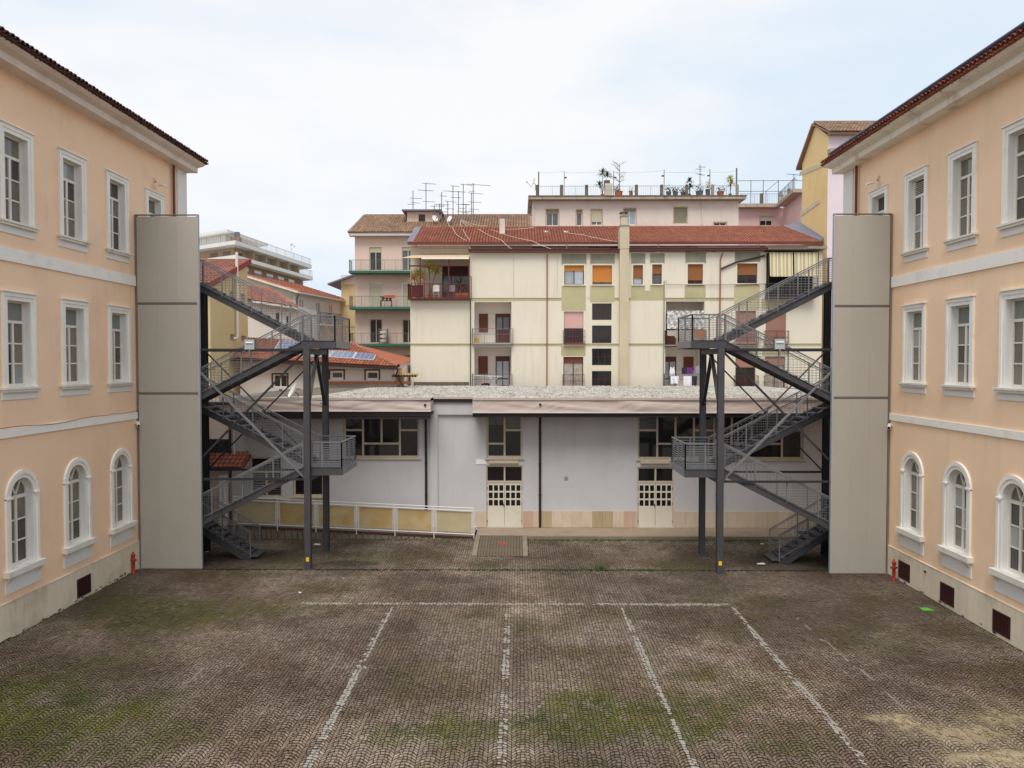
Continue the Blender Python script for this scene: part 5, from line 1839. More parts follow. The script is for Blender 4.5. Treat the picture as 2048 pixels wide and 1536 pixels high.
# verge flashings
MB().hexa([(rx0 - 0.12, yE, zEv - 0.08), (rx0 + 0.3, yE, zEv - 0.08), (rx0 + 0.3, yR, zR - 0.08), (rx0 - 0.12, yR, zR - 0.08), (rx0 - 0.12, yE, zEv + 0.1), (rx0 + 0.3, yE, zEv + 0.1), (rx0 + 0.3, yR, zR + 0.1), (rx0 - 0.12, yR, zR + 0.1)]).build('verge_flashing', 'lead', ca)
MB().hexa([(rx1 - 0.1, yE, zEv - 0.05), (rx1 + 0.06, yE, zEv - 0.05), (rx1 + 0.06, yR, zR - 0.05), (rx1 - 1.1, yR, zR - 0.05), (rx1 - 0.1, yE, zEv + 0.12), (rx1 + 0.06, yE, zEv + 0.35), (rx1 + 0.06, yR, zR + 0.4), (rx1 - 1.1, yR, zR + 0.1)]).build('verge_flashing', 'lead', ca)
for px in (1091.5, 1131):
    p = at(px, 466.5, 55.8)
    MB().hexa([(p.x - 0.17, p.y - 0.2, p.z - 0.05), (p.x + 0.17, p.y - 0.2, p.z - 0.05), (p.x + 0.17, p.y + 0.2, p.z + 0.11), (p.x - 0.17, p.y + 0.2, p.z + 0.11), (p.x - 0.17, p.y - 0.2, p.z + 0.05), (p.x + 0.17, p.y - 0.2, p.z + 0.05), (p.x + 0.17, p.y + 0.2, p.z + 0.21), (p.x - 0.17, p.y + 0.2, p.z + 0.21)]).build('rooflight', 'alu', ca)
p = at(1004.5, 470, 55.2)
ch = MB().bx(p.x - 0.19, p.x + 0.19, p.y - 0.18, p.y + 0.18, p.z - 0.2, p.z + 1.15).build('chimney', 'stainedwhite', ca)
MB().bx(p.x - 0.2, p.x + 0.2, p.y - 0.19, p.y + 0.19, p.z - 0.22, p.z + 0.1).build('chimney_foot', 'olive', ch)
for z in (1.16, 1.25):
    MB().bx(p.x - 0.21, p.x + 0.21, p.y - 0.2, p.y + 0.2, p.z + z, p.z + z + 0.05).build('chimney_louvre', 'concrete', ch)

# loggias: recess with back wall, doors, shutters and railings
def loggia(o, items, rail=None, deep=1.3, soffit='reveal'):
    a, b, c, e = o
    mb = MB()
    reveal_faces(mb, TC, o, 0.0, -deep)
    mb.poly(TC(a, c, -deep), TC(b, c, -deep), TC(b, e, -deep), TC(a, e, -deep))
    lo = mb.build('loggia', 'whitehouse', ca)
    for (x0, x1, z0, z1, kind) in items:
        X0, X1, Z0, Z1 = cx(x0), cx(x1), cz(z1), cz(z0)
        s = MB()
        if kind == 'shutter':
            slats(s, TC, X0, X1, Z0, Z1, -deep + 0.01, -deep + 0.05)
            s.build('shutter', 'wood_blind_dk', lo)
        elif kind == 'door':
            s.tb(TC, X0, X1, Z0, Z1, -deep + 0.01, -deep + 0.03)
            s.build('door', 'frame_dkbrown', lo)
            for q in (0.1, 0.55):
                MB().tb(TC, X0 + (X1 - X0) * q, X0 + (X1 - X0) * (q + 0.35), Z0 + 0.9, Z1 - 0.25, -deep + 0.031, -deep + 0.036).build('pane', 'glass_mid' , lo)
        elif kind == 'glassdoor':
            s.tb(TC, X0, X1, Z0, Z1, -deep + 0.01, -deep + 0.03)
            s.build('door', 'frame_brown', lo)
            for q in (0.08, 0.54):
                MB().tb(TC, X0 + (X1 - X0) * q, X0 + (X1 - X0) * (q + 0.38), Z0 + 0.6, Z1 - 0.35, -deep + 0.031, -deep + 0.036).build('pane', 'glass_pale', lo)
                MB().tb(TC, X0 + (X1 - X0) * q, X0 + (X1 - X0) * (q + 0.38), Z0 + 0.12, Z0 + 0.52, -deep + 0.031, -deep + 0.036).build('pane', 'glass_pale', lo)
    if rail:
        x0, x1, m = rail
        mb = MB()
        z0 = c - 0.05
        P, Q = TC(x0, z0, 0.28), TC(x1, z0, 0.28)
        mb.bx(P.x, Q.x, P.y, CY - 0.001, z0 - 0.1, z0)
        railing(mb, P, Q, 0.98, 0.1, 0.006, 0.018, mid=0.62)
        railing(mb, TC(x0, z0, 0.28), TC(x0, z0, 0.0), 0.98, 0.1, 0.006, 0.018, mid=0.62)
        railing(mb, TC(x1, z0, 0.28), TC(x1, z0, 0.0), 0.98, 0.1, 0.006, 0.018, mid=0.62)
        mb.build('balcony_railing', m, lo)
    return lo

loggia(loggias[0], [(956, 974.5, 625, 663, 'shutter'), (989.5, 1020, 625, 685, 'door')], (cx(945), cx(1025.6), 'iron'))
loggia(loggias[1], [(954.5, 974, 712, 750, 'shutter'), (990, 1019, 712, 775, 'glassdoor')], (cx(945), cx(1024), 'iron'))
loggia(loggias[2], [(1334, 1360, 620, 688, 'shutter'), (1372, 1400, 622, 660, 'shutter')], (cx(1330), cx(1411), 'iron_dark'))
loggia(loggias[3], [(1332, 1361, 713, 775, 'glassdoor'), (1376, 1396.5, 713, 742, 'shutter')], (cx(1328), cx(1405), 'iron'))
for px0, px1, py in ((1126.5, 1169.5, 686, ), (1125.5, 1168.5, 774), (1469, 1516, 687), (1529, 1576, 687), (1469, 1516, 776), (1529, 1575, 776)):
    mb = MB()
    P, Q = TC(cx(px0), cz(py), 0.2), TC(cx(px1), cz(py), 0.2)
    railing(mb, P, Q, 0.82, 0.095, 0.006, 0.018, mid=0.4)
    for u in (cx(px0), cx(px1)):
        for h in (0.1, 0.4, 0.8):
            mb.bar(TC(u, cz(py) + h, 0.2), TC(u, cz(py) + h, 0.0), 0.03)
    if py < 700:
        mb.tb(TC, cx(px0), cx(px1), cz(py) - 0.08, cz(py) - 0.01, 0.0, 0.24)
    mb.build('window_railing', 'iron_red' if px0 < 1400 else 'frame_dkbrown', ca)

# downpipes
for pts, m, r in (([(1094, 509), (1093.8, 774)], 'rust_pipe', 0.04), ([(1444, 507), (1439.5, 520), (1439.2, 683)], 'rust_pipe', 0.045), ([(1439.5, 539), (1471, 525), (1528, 512)], 'dark_pipe', 0.06),
                   ([(941, 600), (940.6, 774)], 'gutter_black', 0.03), ([(1327.8, 563), (1327, 775)], 'olive_grey', 0.03), ([(940, 552), (942.5, 553), (942.5, 597)], 'iron_red', 0.025),
                   ([(1331, 561), (1332, 570), (1440, 570.5), (1530, 568.5)], 'cable_black', 0.015)):
    MB().tube([TC(cx(a), cz(b), 0.09) for a, b in pts], r, 7).build('downpipe' if r > 0.02 else 'wall_cable', m, ca)
for px, py in ((1027, 604), (1114, 600)):
    MB().tube([TC(cx(px), cz(500), 0.36), TC(cx(px + 0.5), cz(520), 0.03), TC(cx(px), cz(py), 0.03)], 0.012, 4).build('wall_cable', 'cable', ca)

# left terrace: floor, brown railing, posts, awning
tz = zt0
TW = MB()
TW.bx(CX0, cx(940), CY + 0.0, AYY, tz - 0.12, tz)
TW.tb(TC, cx(817), cx(941), cz(600), cz(596.5), 0.0, 0.5)
TW.build('terrace_floor', 'frame_dkbrown', ca)
mb = MB()
P, Q = TC(cx(818.5), tz, 0.44), TC(cx(940.5), tz, 0.44)
railing(mb, P, Q, 0.93, 0.085, 0.008, 0.025, mid=0.16)
railing(mb, P, TC(cx(818.5), tz, -1.5), 0.93, 0.085, 0.008, 0.025, mid=0.16)
mb.build('terrace_railing', 'iron_red', ca)
for px in (842, 898.5, 938.5):
    MB().bar(TC(cx(px), tz, 0.35), TC(cx(px), cz(518), 0.35), 0.07).build('awning_post', 'frame_dkbrown', ca)
MB().bar(TC(cx(820), cz(533), 0.35), TC(cx(939), cz(532), 0.35), 0.09).build('awning_beam', 'frame_dkbrown', ca)
MB().bar(TC(cx(845), cz(518.5), 0.45), TC(cx(939), cz(518.5), 0.45), 0.12, 0.09).build('awning_bar', 'trim', ca)
mb = MB()
mb.hexa([TAt(ax(832), at(1, 511.5, AYY).z, 0), TAt(ax(940), at(1, 511.5, AYY).z, 0), TC(cx(939), cz(517.5), 0.45), TC(cx(806), cz(517.5), 0.45),
         TAt(ax(832), at(1, 510, AYY).z, 0), TAt(ax(940), at(1, 510, AYY).z, 0), TC(cx(939), cz(517), 0.45), TC(cx(806), cz(517), 0.45)])
mb.build('terrace_awning', 'fartan', ca)
r = (ax(884), ax(938), at(1, 598, AYY).z, at(1, 532, AYY).z)
window(TAt, *r, ca, frame='frame_brown', pane='glass_mid', cols=3, shutter='frame_dkbrown', frac=0.3)
lat = MB()
for k in range(-4, 10):
    for s in (1, -1):
        x0 = cx(825) + k * 0.17
        u0, v0 = x0, tz + 0.95
        u1, v1 = x0 + s * 0.8, tz + 0.95 + 0.8
        lo, hi = cx(825), cx(850)
        def cl(u, v, u2, v2):
            t0, t1 = 0.0, 1.0
            for b, sg in ((lo, 1), (hi, -1)):
                da, db = sg * (u - b), sg * (u2 - b)
                if da < 0 and db < 0:
                    return None
                if da < 0:
                    t0 = max(t0, da / (da - db))
                if db < 0:
                    t1 = min(t1, da / (da - db))
            return None if t1 <= t0 else (t0, t1)
        c_ = cl(u0, v0, u1, v1)
        if c_:
            f = lambda t: TC(u0 + (u1 - u0) * t, v0 + (v1 - v0) * t, 0.36)
            lat.bar(f(c_[0]), f(c_[1]), 0.035, 0.02)
for px in (825, 850):
    lat.bar(TC(cx(px), tz, 0.36), TC(cx(px), tz + 1.8, 0.36), 0.06)
lat.build('trellis', 'wood', ca)
MB().tb(TC, cx(825), cx(848), tz + 0.06, tz + 0.85, 0.3, 0.34).build('balcony_panel', 'frame_dkbrown', ca)

# right balcony with striped awnings
bz = cz(595)
mb = MB()
mb.tb(TC, cx(1530), cx(1626), bz - 0.1, bz, 0.0, 0.55)
railing(mb, TC(cx(1530), bz, 0.52), TC(cx(1626), bz, 0.52), 0.86, 0.09, 0.007, 0.02, mid=0.45)
railing(mb, TC(cx(1530), bz, 0.52), TC(cx(1530), bz, 0.0), 0.86, 0.09, 0.007, 0.02, mid=0.45)
mb.build('balcony', 'iron_dark', ca)
MB().tb(TC, cx(1532), cx(1624), bz, cz(507), 0.002, 0.01).build('balcony_opening', 'black', ca)
MB().tb(TC, cx(1528), cx(1632), cz(504.5), cz(502.5), -0.2, 0.75).build('awning_box', 'gutter_black', ca)
for px in (1531, 1580, 1629.5):
    MB().bar(TC(cx(px), cz(504), 0.5), TC(cx(px), bz, 0.5), 0.05).build('awning_post', 'gutter_black', ca)
for n_, (x0, x1) in enumerate(((1533, 1578), (1581.5, 1627))):
    mb = MB()
    nst = 30
    for k in range(nst):
        mb.use('awning_y' if k % 5 in (3,) or k % 10 == 1 else 'awning')
        ua, ub = cx(x0) + (cx(x1) - cx(x0)) * k / nst, cx(x0) + (cx(x1) - cx(x0)) * (k + 1) / nst
        da, db = 0.56 + 0.03 * math.sin(k * 1.3), 0.56 + 0.03 * math.sin((k + 1) * 1.3)
        zl = cz(555) - 0.04 * abs(math.sin(k * 0.9))
        mb.poly(TC(ua, zl, da + 0.12), TC(ub, zl, db + 0.12), TC(ub, cz(508), db), TC(ua, cz(508), da))
        mb.poly(TC(ua, zl, da + 0.105), TC(ub, zl, db + 0.105), TC(ub, cz(508), db - 0.015), TC(ua, cz(508), da - 0.015))
    mb.build('awning_curtain', None, ca)
MB().tb(TC, cx(1612), cx(1650), cz(499.5), cz(494.5), -0.6, 0.3).build('broken_slab', 'concrete', ca)

# things on balconies of the cream block
c = TC(cx(925), tz + 0.02, 0.1)
def yucca(name, label, base, trunks, m='leaf_yel', pot='pot', cat='potted plant', n=26, L_=0.55, pr=0.16, group=None):
    r = thing(name, label, cat, base, group)
    b = Vector(base)
    MB().lathe(b, [(pr * 0.75, 0), (pr, 0.28), (pr * 1.08, 0.3), (pr * 0.9, 0.3)], 10).build('pot', pot, r)
    for dx, dy, h in trunks:
        tp = b + Vector((dx, dy, h))
        MB().tube([b + Vector((0, 0, 0.25)), b + Vector((dx * 0.3, dy * 0.3, h * 0.5)), tp], [0.035, 0.028, 0.024], 6).build('trunk', 'bark', r)
        mb = MB()
        for _ in range(n):
            th, ph = random.uniform(0, 6.28), random.uniform(-0.35, 1.35)
            d = Vector((math.cos(th) * math.cos(ph), math.sin(th) * math.cos(ph), math.sin(ph)))
            s = d.cross(Vector((0, 0, 1)))
            s = (s.normalized() if s.length > 0.05 else Vector((1, 0, 0))) * 0.04
            l = L_ * random.uniform(0.7, 1.1)
            mid = tp + d * l * 0.55
            tip = tp + d * l - Vector((0, 0, l * 0.22))
            mb.poly(tp - s * 0.4, tp + s * 0.4, mid + s)
            mb.poly(tp - s * 0.4, mid + s, mid - s)
            mb.poly(mid - s, mid + s, tip)
        mb.build('crown', m, r)
    return r
yucca('yucca', 'two stemmed yellow green yucca on the brown terrace of the cream block', TC(cx(860), tz + 0.02, -0.3), [(-0.1, 0, 2.05), (0.42, 0.05, 1.9)], n=70, L_=0.68)
yucca('yucca', 'bushy yellow green yucca rising above the trellis of the brown terrace', TC(cx(834), tz + 0.02, -0.4), [(0.0, 0, 1.6), (0.28, 0, 1.4), (-0.25, 0, 1.3)], n=60, L_=0.65)
yucca('palm', 'broad dark leaved palm in front of the terrace window of the cream block', TC(cx(917), tz + 0.02, -0.9), [(0, 0, 0.75)], m='leaf', n=50, L_=1.1)
def chair(label, base, m):
    r = thing('garden_chair', label, 'chair', base)
    b = Vector(base)
    MB().bx(b.x - 0.22, b.x + 0.22, b.y - 0.22, b.y + 0.22, b.z + 0.42, b.z + 0.46).build('seat', m, r)
    MB().bx(b.x - 0.22, b.x + 0.22, b.y + 0.18, b.y + 0.22, b.z + 0.47, b.z + 0.9).build('backrest', m, r)
    for sx in (-1, 1):
        for sy in (-1, 1):
            MB().bar((b.x + sx * 0.2, b.y + sy * 0.2, b.z), (b.x + sx * 0.17, b.y + sy * 0.17, b.z + 0.42), 0.035).build('leg', m, r)
chair('white garden chair at the middle of the brown terrace', TC(cx(873), tz, 0.1), 'white_plastic')
chair('grey garden chair beside the palm on the brown terrace', TC(cx(903), tz, 0.0), 'grey_cloth')
r = thing('planter', 'wide terracotta planter behind the right end of the terrace railing', 'planter', TC(cx(925), tz, 0.2))
b = TC(cx(925), tz, 0.2)
MB().bx(b.x - 0.45, b.x + 0.4, b.y - 0.15, b.y + 0.15, b.z, b.z + 0.35).build('box', 'pot', r)

# washing, sheets, rack
def cloth(label, px0, px1, py0, py1, d, m, name='laundry', cat='laundry', group=None, shape=None):
    X0, X1, Z0, Z1 = cx(px0), cx(px1), cz(py1), cz(py0)
    mb = MB()
    n, k2 = 10, 6
    g_ = {}
    for i in range(n + 1):
        for j in range(k2 + 1):
            t = j / k2
            u = X0 + (X1 - X0) * i / n
            g_[i, j] = TC(u, Z0 + (Z1 - Z0) * t - 0.02 * math.sin(i * 0.9) * (1 - t), d + 0.03 * math.sin(i * 1.1 + j * 0.3) * (1.1 - t))
    for i in range(n):
        for j in range(k2):
            if shape and not shape((i + 0.5) / n, (j + 0.5) / k2):
                continue
            mb.poly(g_[i, j], g_[i + 1, j], g_[i + 1, j + 1], g_[i, j + 1])
            mb.poly(*[p + Vector((0, 0.012, 0)) for p in (g_[i, j], g_[i + 1, j], g_[i + 1, j + 1], g_[i, j + 1])])
    return tag(mb.build(name, m, loc=TC(X0, Z0, d), smooth=True), label, cat, group)
cloth('white sleeveless vest hanging on the lower right loggia line', 1339, 1349.5, 734, 751, 0.18, 'white_cloth', 'vest', 'laundry', shape=lambda u, t: not (t > 0.6 and (u < 0.15 or u > 0.85)) and not (t > 0.75 and 0.35 < u < 0.65))
cloth('white towel hanging below the vest on the lower right loggia', 1340.5, 1356.5, 752, 767, 0.3, 'white_cloth', 'towel')
cloth('long white towel hanging in the middle of the lower right loggia railing', 1366, 1382, 752, 777, 0.3, 'white_cloth', 'towel')
cloth('near black cloth hanging right of the long white towel on the loggia', 1383, 1393, 752, 776, 0.3, 'dark_cloth', 'towel')
cloth('dark garment on the upper line of the lower right loggia', 1363, 1374, 735, 748, 0.16, 'dark_cloth', 'garment', 'laundry')
cloth('purple garment on the upper line of the lower right loggia', 1374, 1386, 735, 748, 0.16, 'purple_cloth', 'garment', 'laundry')
cloth('grey garment at the right end of the lower loggia line', 1391, 1400, 732, 750, 0.16, 'grey_cloth', 'garment', 'laundry')
# crumpled plastic sheet over the upper right loggia
X0, X1, Z0, Z1 = cr(1333, 1408, 622, 658)
mb = MB()
n, k2 = 24, 10
g_ = {}
for i in range(n + 1):
    for j in range(k2 + 1):
        t = j / k2
        u = X0 + (X1 - X0) * i / n
        g_[i, j] = TC(u + random.uniform(-0.02, 0.02), Z0 + (Z1 - Z0) * t + 0.05 * math.sin(i * 1.7) * t * 0.6, 0.25 + 0.06 * math.sin(i * 1.9 + j) + random.uniform(-0.05, 0.05))
for i in range(n):
    for j in range(k2):
        mb.poly(g_[i, j], g_[i + 1, j], g_[i + 1, j + 1], g_[i, j + 1])
tag(mb.build('plastic_sheet', 'plastic_sheet', loc=TC(X0, Z0, 0.25)), 'crumpled clear plastic sheet hung across the upper right loggia', 'plastic sheet')
cloth('patterned mat draped over the railing of the upper right loggia', 1333, 1384, 661, 683, 0.32, 'mesh_curtain', 'mat', 'mat', shape=lambda u, t: t > 0.55 - u * 0.5)
cloth('rust red cloth over the right end of the upper loggia railing', 1386, 1408, 660, 676, 0.33, 'wood_blind', 'rug', 'rug')
r = thing('drying_rack', 'white folding drying rack on the lower left loggia of the cream block', 'drying rack', TC(cx(985), cz(776), -0.3))
T_ = lambda px, py, d: TC(cx(px), cz(py), d)
mb = MB()
for d in (0.05, -0.6):
    mb.bar(T_(975, 776, d), T_(998, 752, d), 0.06)
    mb.bar(T_(996, 776, d), T_(978, 752, d), 0.06)
mb.build('legs', 'white_plastic', r)
mb = MB()
for k in range(7):
    d = -0.6 + k * 0.1
    mb.bar(T_(950, 751, d), T_(1004, 753, d), 0.04)
mb.bar(T_(950, 751, 0), T_(950, 751, -0.6), 0.03)
mb.bar(T_(1004, 753, 0), T_(1004, 753, -0.6), 0.03)
mb.build('rack', 'white_plastic', r)
r = thing('bucket', 'yellow plastic bucket on the middle left loggia floor', 'bucket', T_(953, 685, -0.3))
b = T_(953, 685.5, -0.3)
MB().lathe(b, [(0.12, 0), (0.16, 0.3), (0.15, 0.3)], 10).build('body', 'yellow_plastic', r)
MB().tube([b + Vector((-0.15, 0, 0.3)), b + Vector((0, 0, 0.45)), b + Vector((0.15, 0, 0.3))], 0.012, 5).build('handle', 'yellow_plastic', r)
b = T_(971, 774.5, -0.5)
tag(MB().lathe((b.x, b.y, b.z), [(0.3, 0), (0.34, 0.12), (0.25, 0.24), (0.05, 0.28)], 10).build('bag', 'black', loc=b), 'black bag lying on the lower left loggia under the rack', 'bag')

# ================================================================== PINK BLOCK BEHIND, LEFT
PY = 66.0
TP = front(PY)
pk = thing('apartment_block', 'pink apartment block with green balcony slabs and a brown roof behind the cream block', 'apartment block', (-12, PY, 0))
qx = lambda px: at(px, 560, PY).x
qz = lambda py: at(1038, py, PY).z
pw = [(739, 763.5, 494, 541, 'glass_dark', 'beige_blind', 0.22), (804, 828, 494, 541, 'glass_mid', 'beige_blind', 0.14), (739, 763.5, 566, 615, None, 'beige_blind', 0.99), (804, 828, 566, 615, None, 'beige_blind', 0.99),
      (739, 764, 638, 686, 'glass_black', None, 0), (804.5, 828, 639, 686, 'glass_black', None, 0), (805, 830, 710, 718, 'glass_black', None, 0)]
ops = [(qx(a), qx(b), qz(d), qz(c)) for a, b, c, d, *_ in pw]
mb = MB()
px1 = at(1064, 450, PY).x
wall_faces(mb, TP, qx(710), px1, 2, qz(471), ops)
mb.poly((qx(710), PY, 2), (qx(710), PY + 9, 2), (qx(710), PY + 9, qz(471)), (qx(710), PY, qz(471)))
mb.build('wall', 'pinkwall', pk)
for o, (a, b, c, d, pn, sh, fr) in zip(ops, pw):
    window(TP, *o, pk, frame='frame_beige', pane=pn or 'glass_dark', shutter=sh, frac=fr or 1, depth=0.12, fw=0.07)
for px in (738, 803):
    MB().tb(TP, qx(px) - 0.02, qx(px) + 0.02, qz(760), qz(474), 0.0, 0.012).build('wall_groove', 'cornice', pk)
for py, x0 in ((544, 703), (615.5, 703.5), (688, 704)):
    zb = qz(py)
    MB().tb(TP, qx(x0), qx(830), zb - 0.2, zb, 0.0, 1.1).build('balcony_slab', 'green_slab', pk)
    mb = MB()
    d = 1.05
    railing(mb, TP(qx(x0) + 0.05, zb, d), TP(qx(830), zb, d), 0.9, 0.12, 0.007, 0.02)
    railing(mb, TP(qx(x0) + 0.05, zb, d), TP(qx(x0) + 0.05, zb, 0.02), 0.9, 0.12, 0.007, 0.02)
    mb.build('balcony_railing', 'iron', pk)
# eaves and roof
ze = qz(467)
MB().tb(TP, at(697, 468, PY - 0.6).x, px1 + 0.5, qz(473), ze, -0.2, 0.62).build('eaves', 'whitehouse', pk)
yE, yR = PY - 0.7, PY + 5.2
zEv, zR = at(700, 464.5, yE).z, at(730, 431.5, yR).z
x0e, x0r = at(697, 468, yE).x, at(729, 432, yR).x
x1e = at(1066, 450, yE).x
dv = Vector((0, yR - yE, zR - zEv))
Ls = dv.length
dv.normalize()
nu, nv = int((x1e - x0e) / 0.24), 15
mb, tn = MB(), []
tiled_plane(mb, tn, Vector((x0e, yE, zEv)), Vector((1, 0, 0)), dv, Vector((0, -dv.z, dv.y)), nu, nv, 0.24, Ls / nv, shade=(0.75, 1.2), base=lin((150, 122, 100)), seg=3,
            clip=lambda a, b: a * (x1e - x0e) > b * (x0r - x0e) - 0.1)
mb.build('roof_tiles', 'oldtile', pk, tone=tn, kind='stuff')
MB().poly((x0e, yE, zEv - 0.02), (x1e, yE, zEv - 0.02), (x1e, yR, zR - 0.02), (x0r, yR, zR - 0.02)).poly((x0e, yE, zEv - 0.02), (x0r, yR, zR - 0.02), (x0e, yR + 4, zEv - 0.02)).build('roof', 'farbrown', pk)
MB().bar((x0e, yE, zEv + 0.02), (x0r, yR, zR + 0.03), 0.16).build('hip_ridge', 'oldtile' if False else 'farbrown', pk)
MB().bar((x0r, yR, zR + 0.03), (x1e, yR, zR + 0.03), 0.18).build('ridge', 'farbrown', pk)
# roof hut with overhanging slab
hy = PY + 2.6
TH2 = front(hy)
h = lambda px: at(px, 430, hy).x
v_ = lambda py: at(1038, py, hy).z
o = (h(837), h(850.5), v_(443), v_(428))
mb = MB()
wall_faces(mb, TH2, h(814), h(877), v_(446), v_(423), [o])
mb.poly((h(877), hy, v_(446)), (h(882), hy + 2.5, v_(446)), (h(882), hy + 2.5, v_(423)), (h(877), hy, v_(423)))
mb.build('roof_hut', 'pinkwall', pk)
window(TH2, *o, pk, frame='frame_dkbrown', pane='glass_black', cols=4, fw=0.03)
MB().tb(TH2, h(805), h(884), v_(423.2), v_(420.3), -2.6, 0.5).build('hut_roof', 'lead', pk)
# beige annex at its left
TY = 70.0
bz_ = thing('house', 'beige house with an overhanging eave left of the pink block', 'house', (-15, TY, 0))
TB = front(TY)
mb = MB()
wall_faces(mb, TB, at(682.5, 600, TY).x, at(714, 600, TY).x, 2, at(682, 556, TY).z, [])
mb.build('wall', 'oldyellow', bz_)
MB().tb(TB, at(682.5, 600, TY).x, at(714, 600, TY).x, at(1, 569.5, TY).z, at(1, 551, TY).z, 0.0, 0.05).build('gable', 'whitehouse', bz_)
for py in (611.5, 653):
    MB().tb(TB, at(682.5, 600, TY).x, at(712, 600, TY).x, at(1, py + 1.5, TY).z, at(1, py - 1.5, TY).z, 0.0, 0.03).build('string_course', 'fartan', bz_)
a, b = at(656, 567, TY - 0.4), at(712, 547, TY - 0.4)
MB().hexa([(a.x, TY - 0.6, a.z - 0.14), (b.x, TY - 0.6, b.z - 0.14), (b.x, TY + 6, b.z - 0.14), (a.x, TY + 6, a.z - 0.14), (a.x, TY - 0.6, a.z), (b.x, TY - 0.6, b.z), (b.x, TY + 6, b.z), (a.x, TY + 6, a.z)]).build('roof', 'lead', bz_)

# ================================================================== PINK TOP BLOCK WITH ROOF TERRACE
UY = 76.0
TU = front(UY)
tb_ = thing('apartment_block', 'tall pale pink block with a potted roof terrace above the terracotta roof', 'apartment block', (10, UY, 0))
ux = lambda px: at(px, 430, UY).x
uz = lambda py: at(1038, py, UY).z
uw = [(1092.6, 1117, 419, 451.6, 'glass_mid', 'olive_blind', 0.28), (1153, 1164, 420, 451.5, 'glass_mid', 'olive_blind', 0.25), (1182.5, 1204, 419.5, 450.5, 'glass_mid', 'beige_blind', 0.78), (1247.5, 1271.5, 417.5, 450, 'glass_pale', 'olive_blind', 0.16),
      (1348, 1374, 415.5, 447.5, None, 'olive_blind', 0.99), (1428, 1453, 445.3, 452, 'glass_black', None, 0)]
ops = [(ux(a), ux(b), uz(d), uz(c)) for a, b, c, d, *_ in uw]
mb = MB()
wall_faces(mb, TU, ux(1064.5), ux(1477), 8, uz(402), ops)
mb.poly((ux(1064.5), UY, 8), (ux(1064.5), UY + 10, 8), (ux(1064.5), UY + 10, uz(402)), (ux(1064.5), UY, uz(402)))
mb.poly((ux(1477), UY, 8), (ux(1477), UY + 6, 8), (ux(1477), UY + 6, uz(402)), (ux(1477), UY, uz(402)))
mb.build('wall', 'pinkwall2', tb_)
for o, (a, b, c, d, pn, sh, fr) in zip(ops, uw):
    window(TU, *o, tb_, frame='frame_white', pane=pn or 'glass_dark', shutter=sh, frac=fr or 1, depth=0.14, surround='fartan', cols=1 if b - a < 13 else 2)
zs = uz(394.5)
MB().tb(TU, ux(1057), ux(1488), uz(401.5), uz(396.2), -9.0, 0.75).build('terrace_slab', 'slabedge', tb_)
MB().tb(TU, ux(1056.5), ux(1489), uz(396.1), uz(394.2), -9.0, 0.8).build('terrace_edge', 'concrete_mossy', tb_)
MB().tube([TU(ux(1066.5), uz(402), 0.1), TU(ux(1066.5), uz(456), 0.1)], 0.06, 6).build('downpipe', 'whitehouse', tb_)
MB().tube([TU(ux(1404.5), uz(402), 0.1), TU(ux(1404.5), uz(450), 0.1)], 0.05, 6).build('downpipe', 'whitehouse', tb_)
zt_ = uz(394.2)
yd = 0.35
pp = [1074.5, 1122.5, 1172.3, 1271.5, 1321.5, 1371.5, 1423, 1472]
for px in pp:
    MB().lathe(TU(ux(px), zt_, yd), [(0.15, 0), (0.15, 1.05), (0.12, 1.1)], 10).build('terrace_post', 'concrete_mossy' if px < 1400 else 'concrete', tb_)
mb = MB()
for a, b in zip(pp, pp[1:]):
    railing(mb, TU(ux(a), zt_, yd), TU(ux(b), zt_, yd), 0.98, 0.17, 0.006, 0.018)
railing(mb, TU(ux(1074.5), zt_, yd), TU(ux(1074.5), zt_, -8), 0.98, 0.3, 0.006, 0.018)
mb.build('terrace_railing', 'iron', tb_)
for px, py in ((1077, 345.5), (1127.8, 344.5), (1226.3, 344.5), (1326.5, 341.5), (1417.5, 341), (1470.5, 339)):
    mb = MB().bar(TU(ux(px), zt_, yd), TU(ux(px), uz(py), yd), 0.06 if px not in (1077, 1470.5) else 0.12)
    po = mb.build('light_pole', 'iron', tb_)
    if 1100 < px < 1460:
        s = -1 if px > 1300 else 1
        q = TU(ux(px) + s * 0.14, uz(py + 12.5), yd)
        MB().lathe((q.x, q.y, q.z - 0.06), [(0.02, -0.02), (0.13, 0), (0.13, 0.1), (0.04, 0.13)], 8).build('lamp', 'pot_grey', po)
mb = MB()
for a, b in ((1077, 1127.8), (1127.8, 1226.3), (1226.3, 1326.5), (1326.5, 1417.5), (1417.5, 1470.5)):
    mb.tube([TU(ux(a), uz(347), yd), TU(ux((a + b) / 2), uz(347.8), yd), TU(ux(b), uz(344), yd)], 0.008, 4)
mb.build('wire', 'iron', tb_)
# terrace chimney and plants
cb = MB().tb(TU, ux(1209.5), ux(1224.5), zt_, uz(367.5), -0.5, 0.15).build('terrace_chimney', 'stainedwhite', tb_)
MB().tb(TU, ux(1208.5), ux(1219.5), uz(367.4), uz(361), -0.45, 0.1).build('chimney_cap', 'concrete_mossy', cb)
P_ = lambda px, d=-0.1: TU(ux(px), zt_, d)
yucca('yucca', 'tall palm like yucca left of the terrace chimney on the roof', P_(1205), [(0, 0, 2.35), (0.5, 0.1, 2.05), (-0.25, 0, 1.1)], m='leaf', n=60, L_=0.75)
yucca('yucca', 'green yucca behind the middle roof terrace railing', P_(1379), [(0, 0, 1.55), (0.1, 0, 0.95)], m='leaf', n=55, L_=0.6, pot='pot_grey')
yucca('yucca', 'yellow green yucca at the right end of the roof terrace', P_(1460.5), [(0, 0, 1.75), (0.12, 0, 1.3)], m='leaf_yel', n=60, L_=0.65, pot='pot_grey')
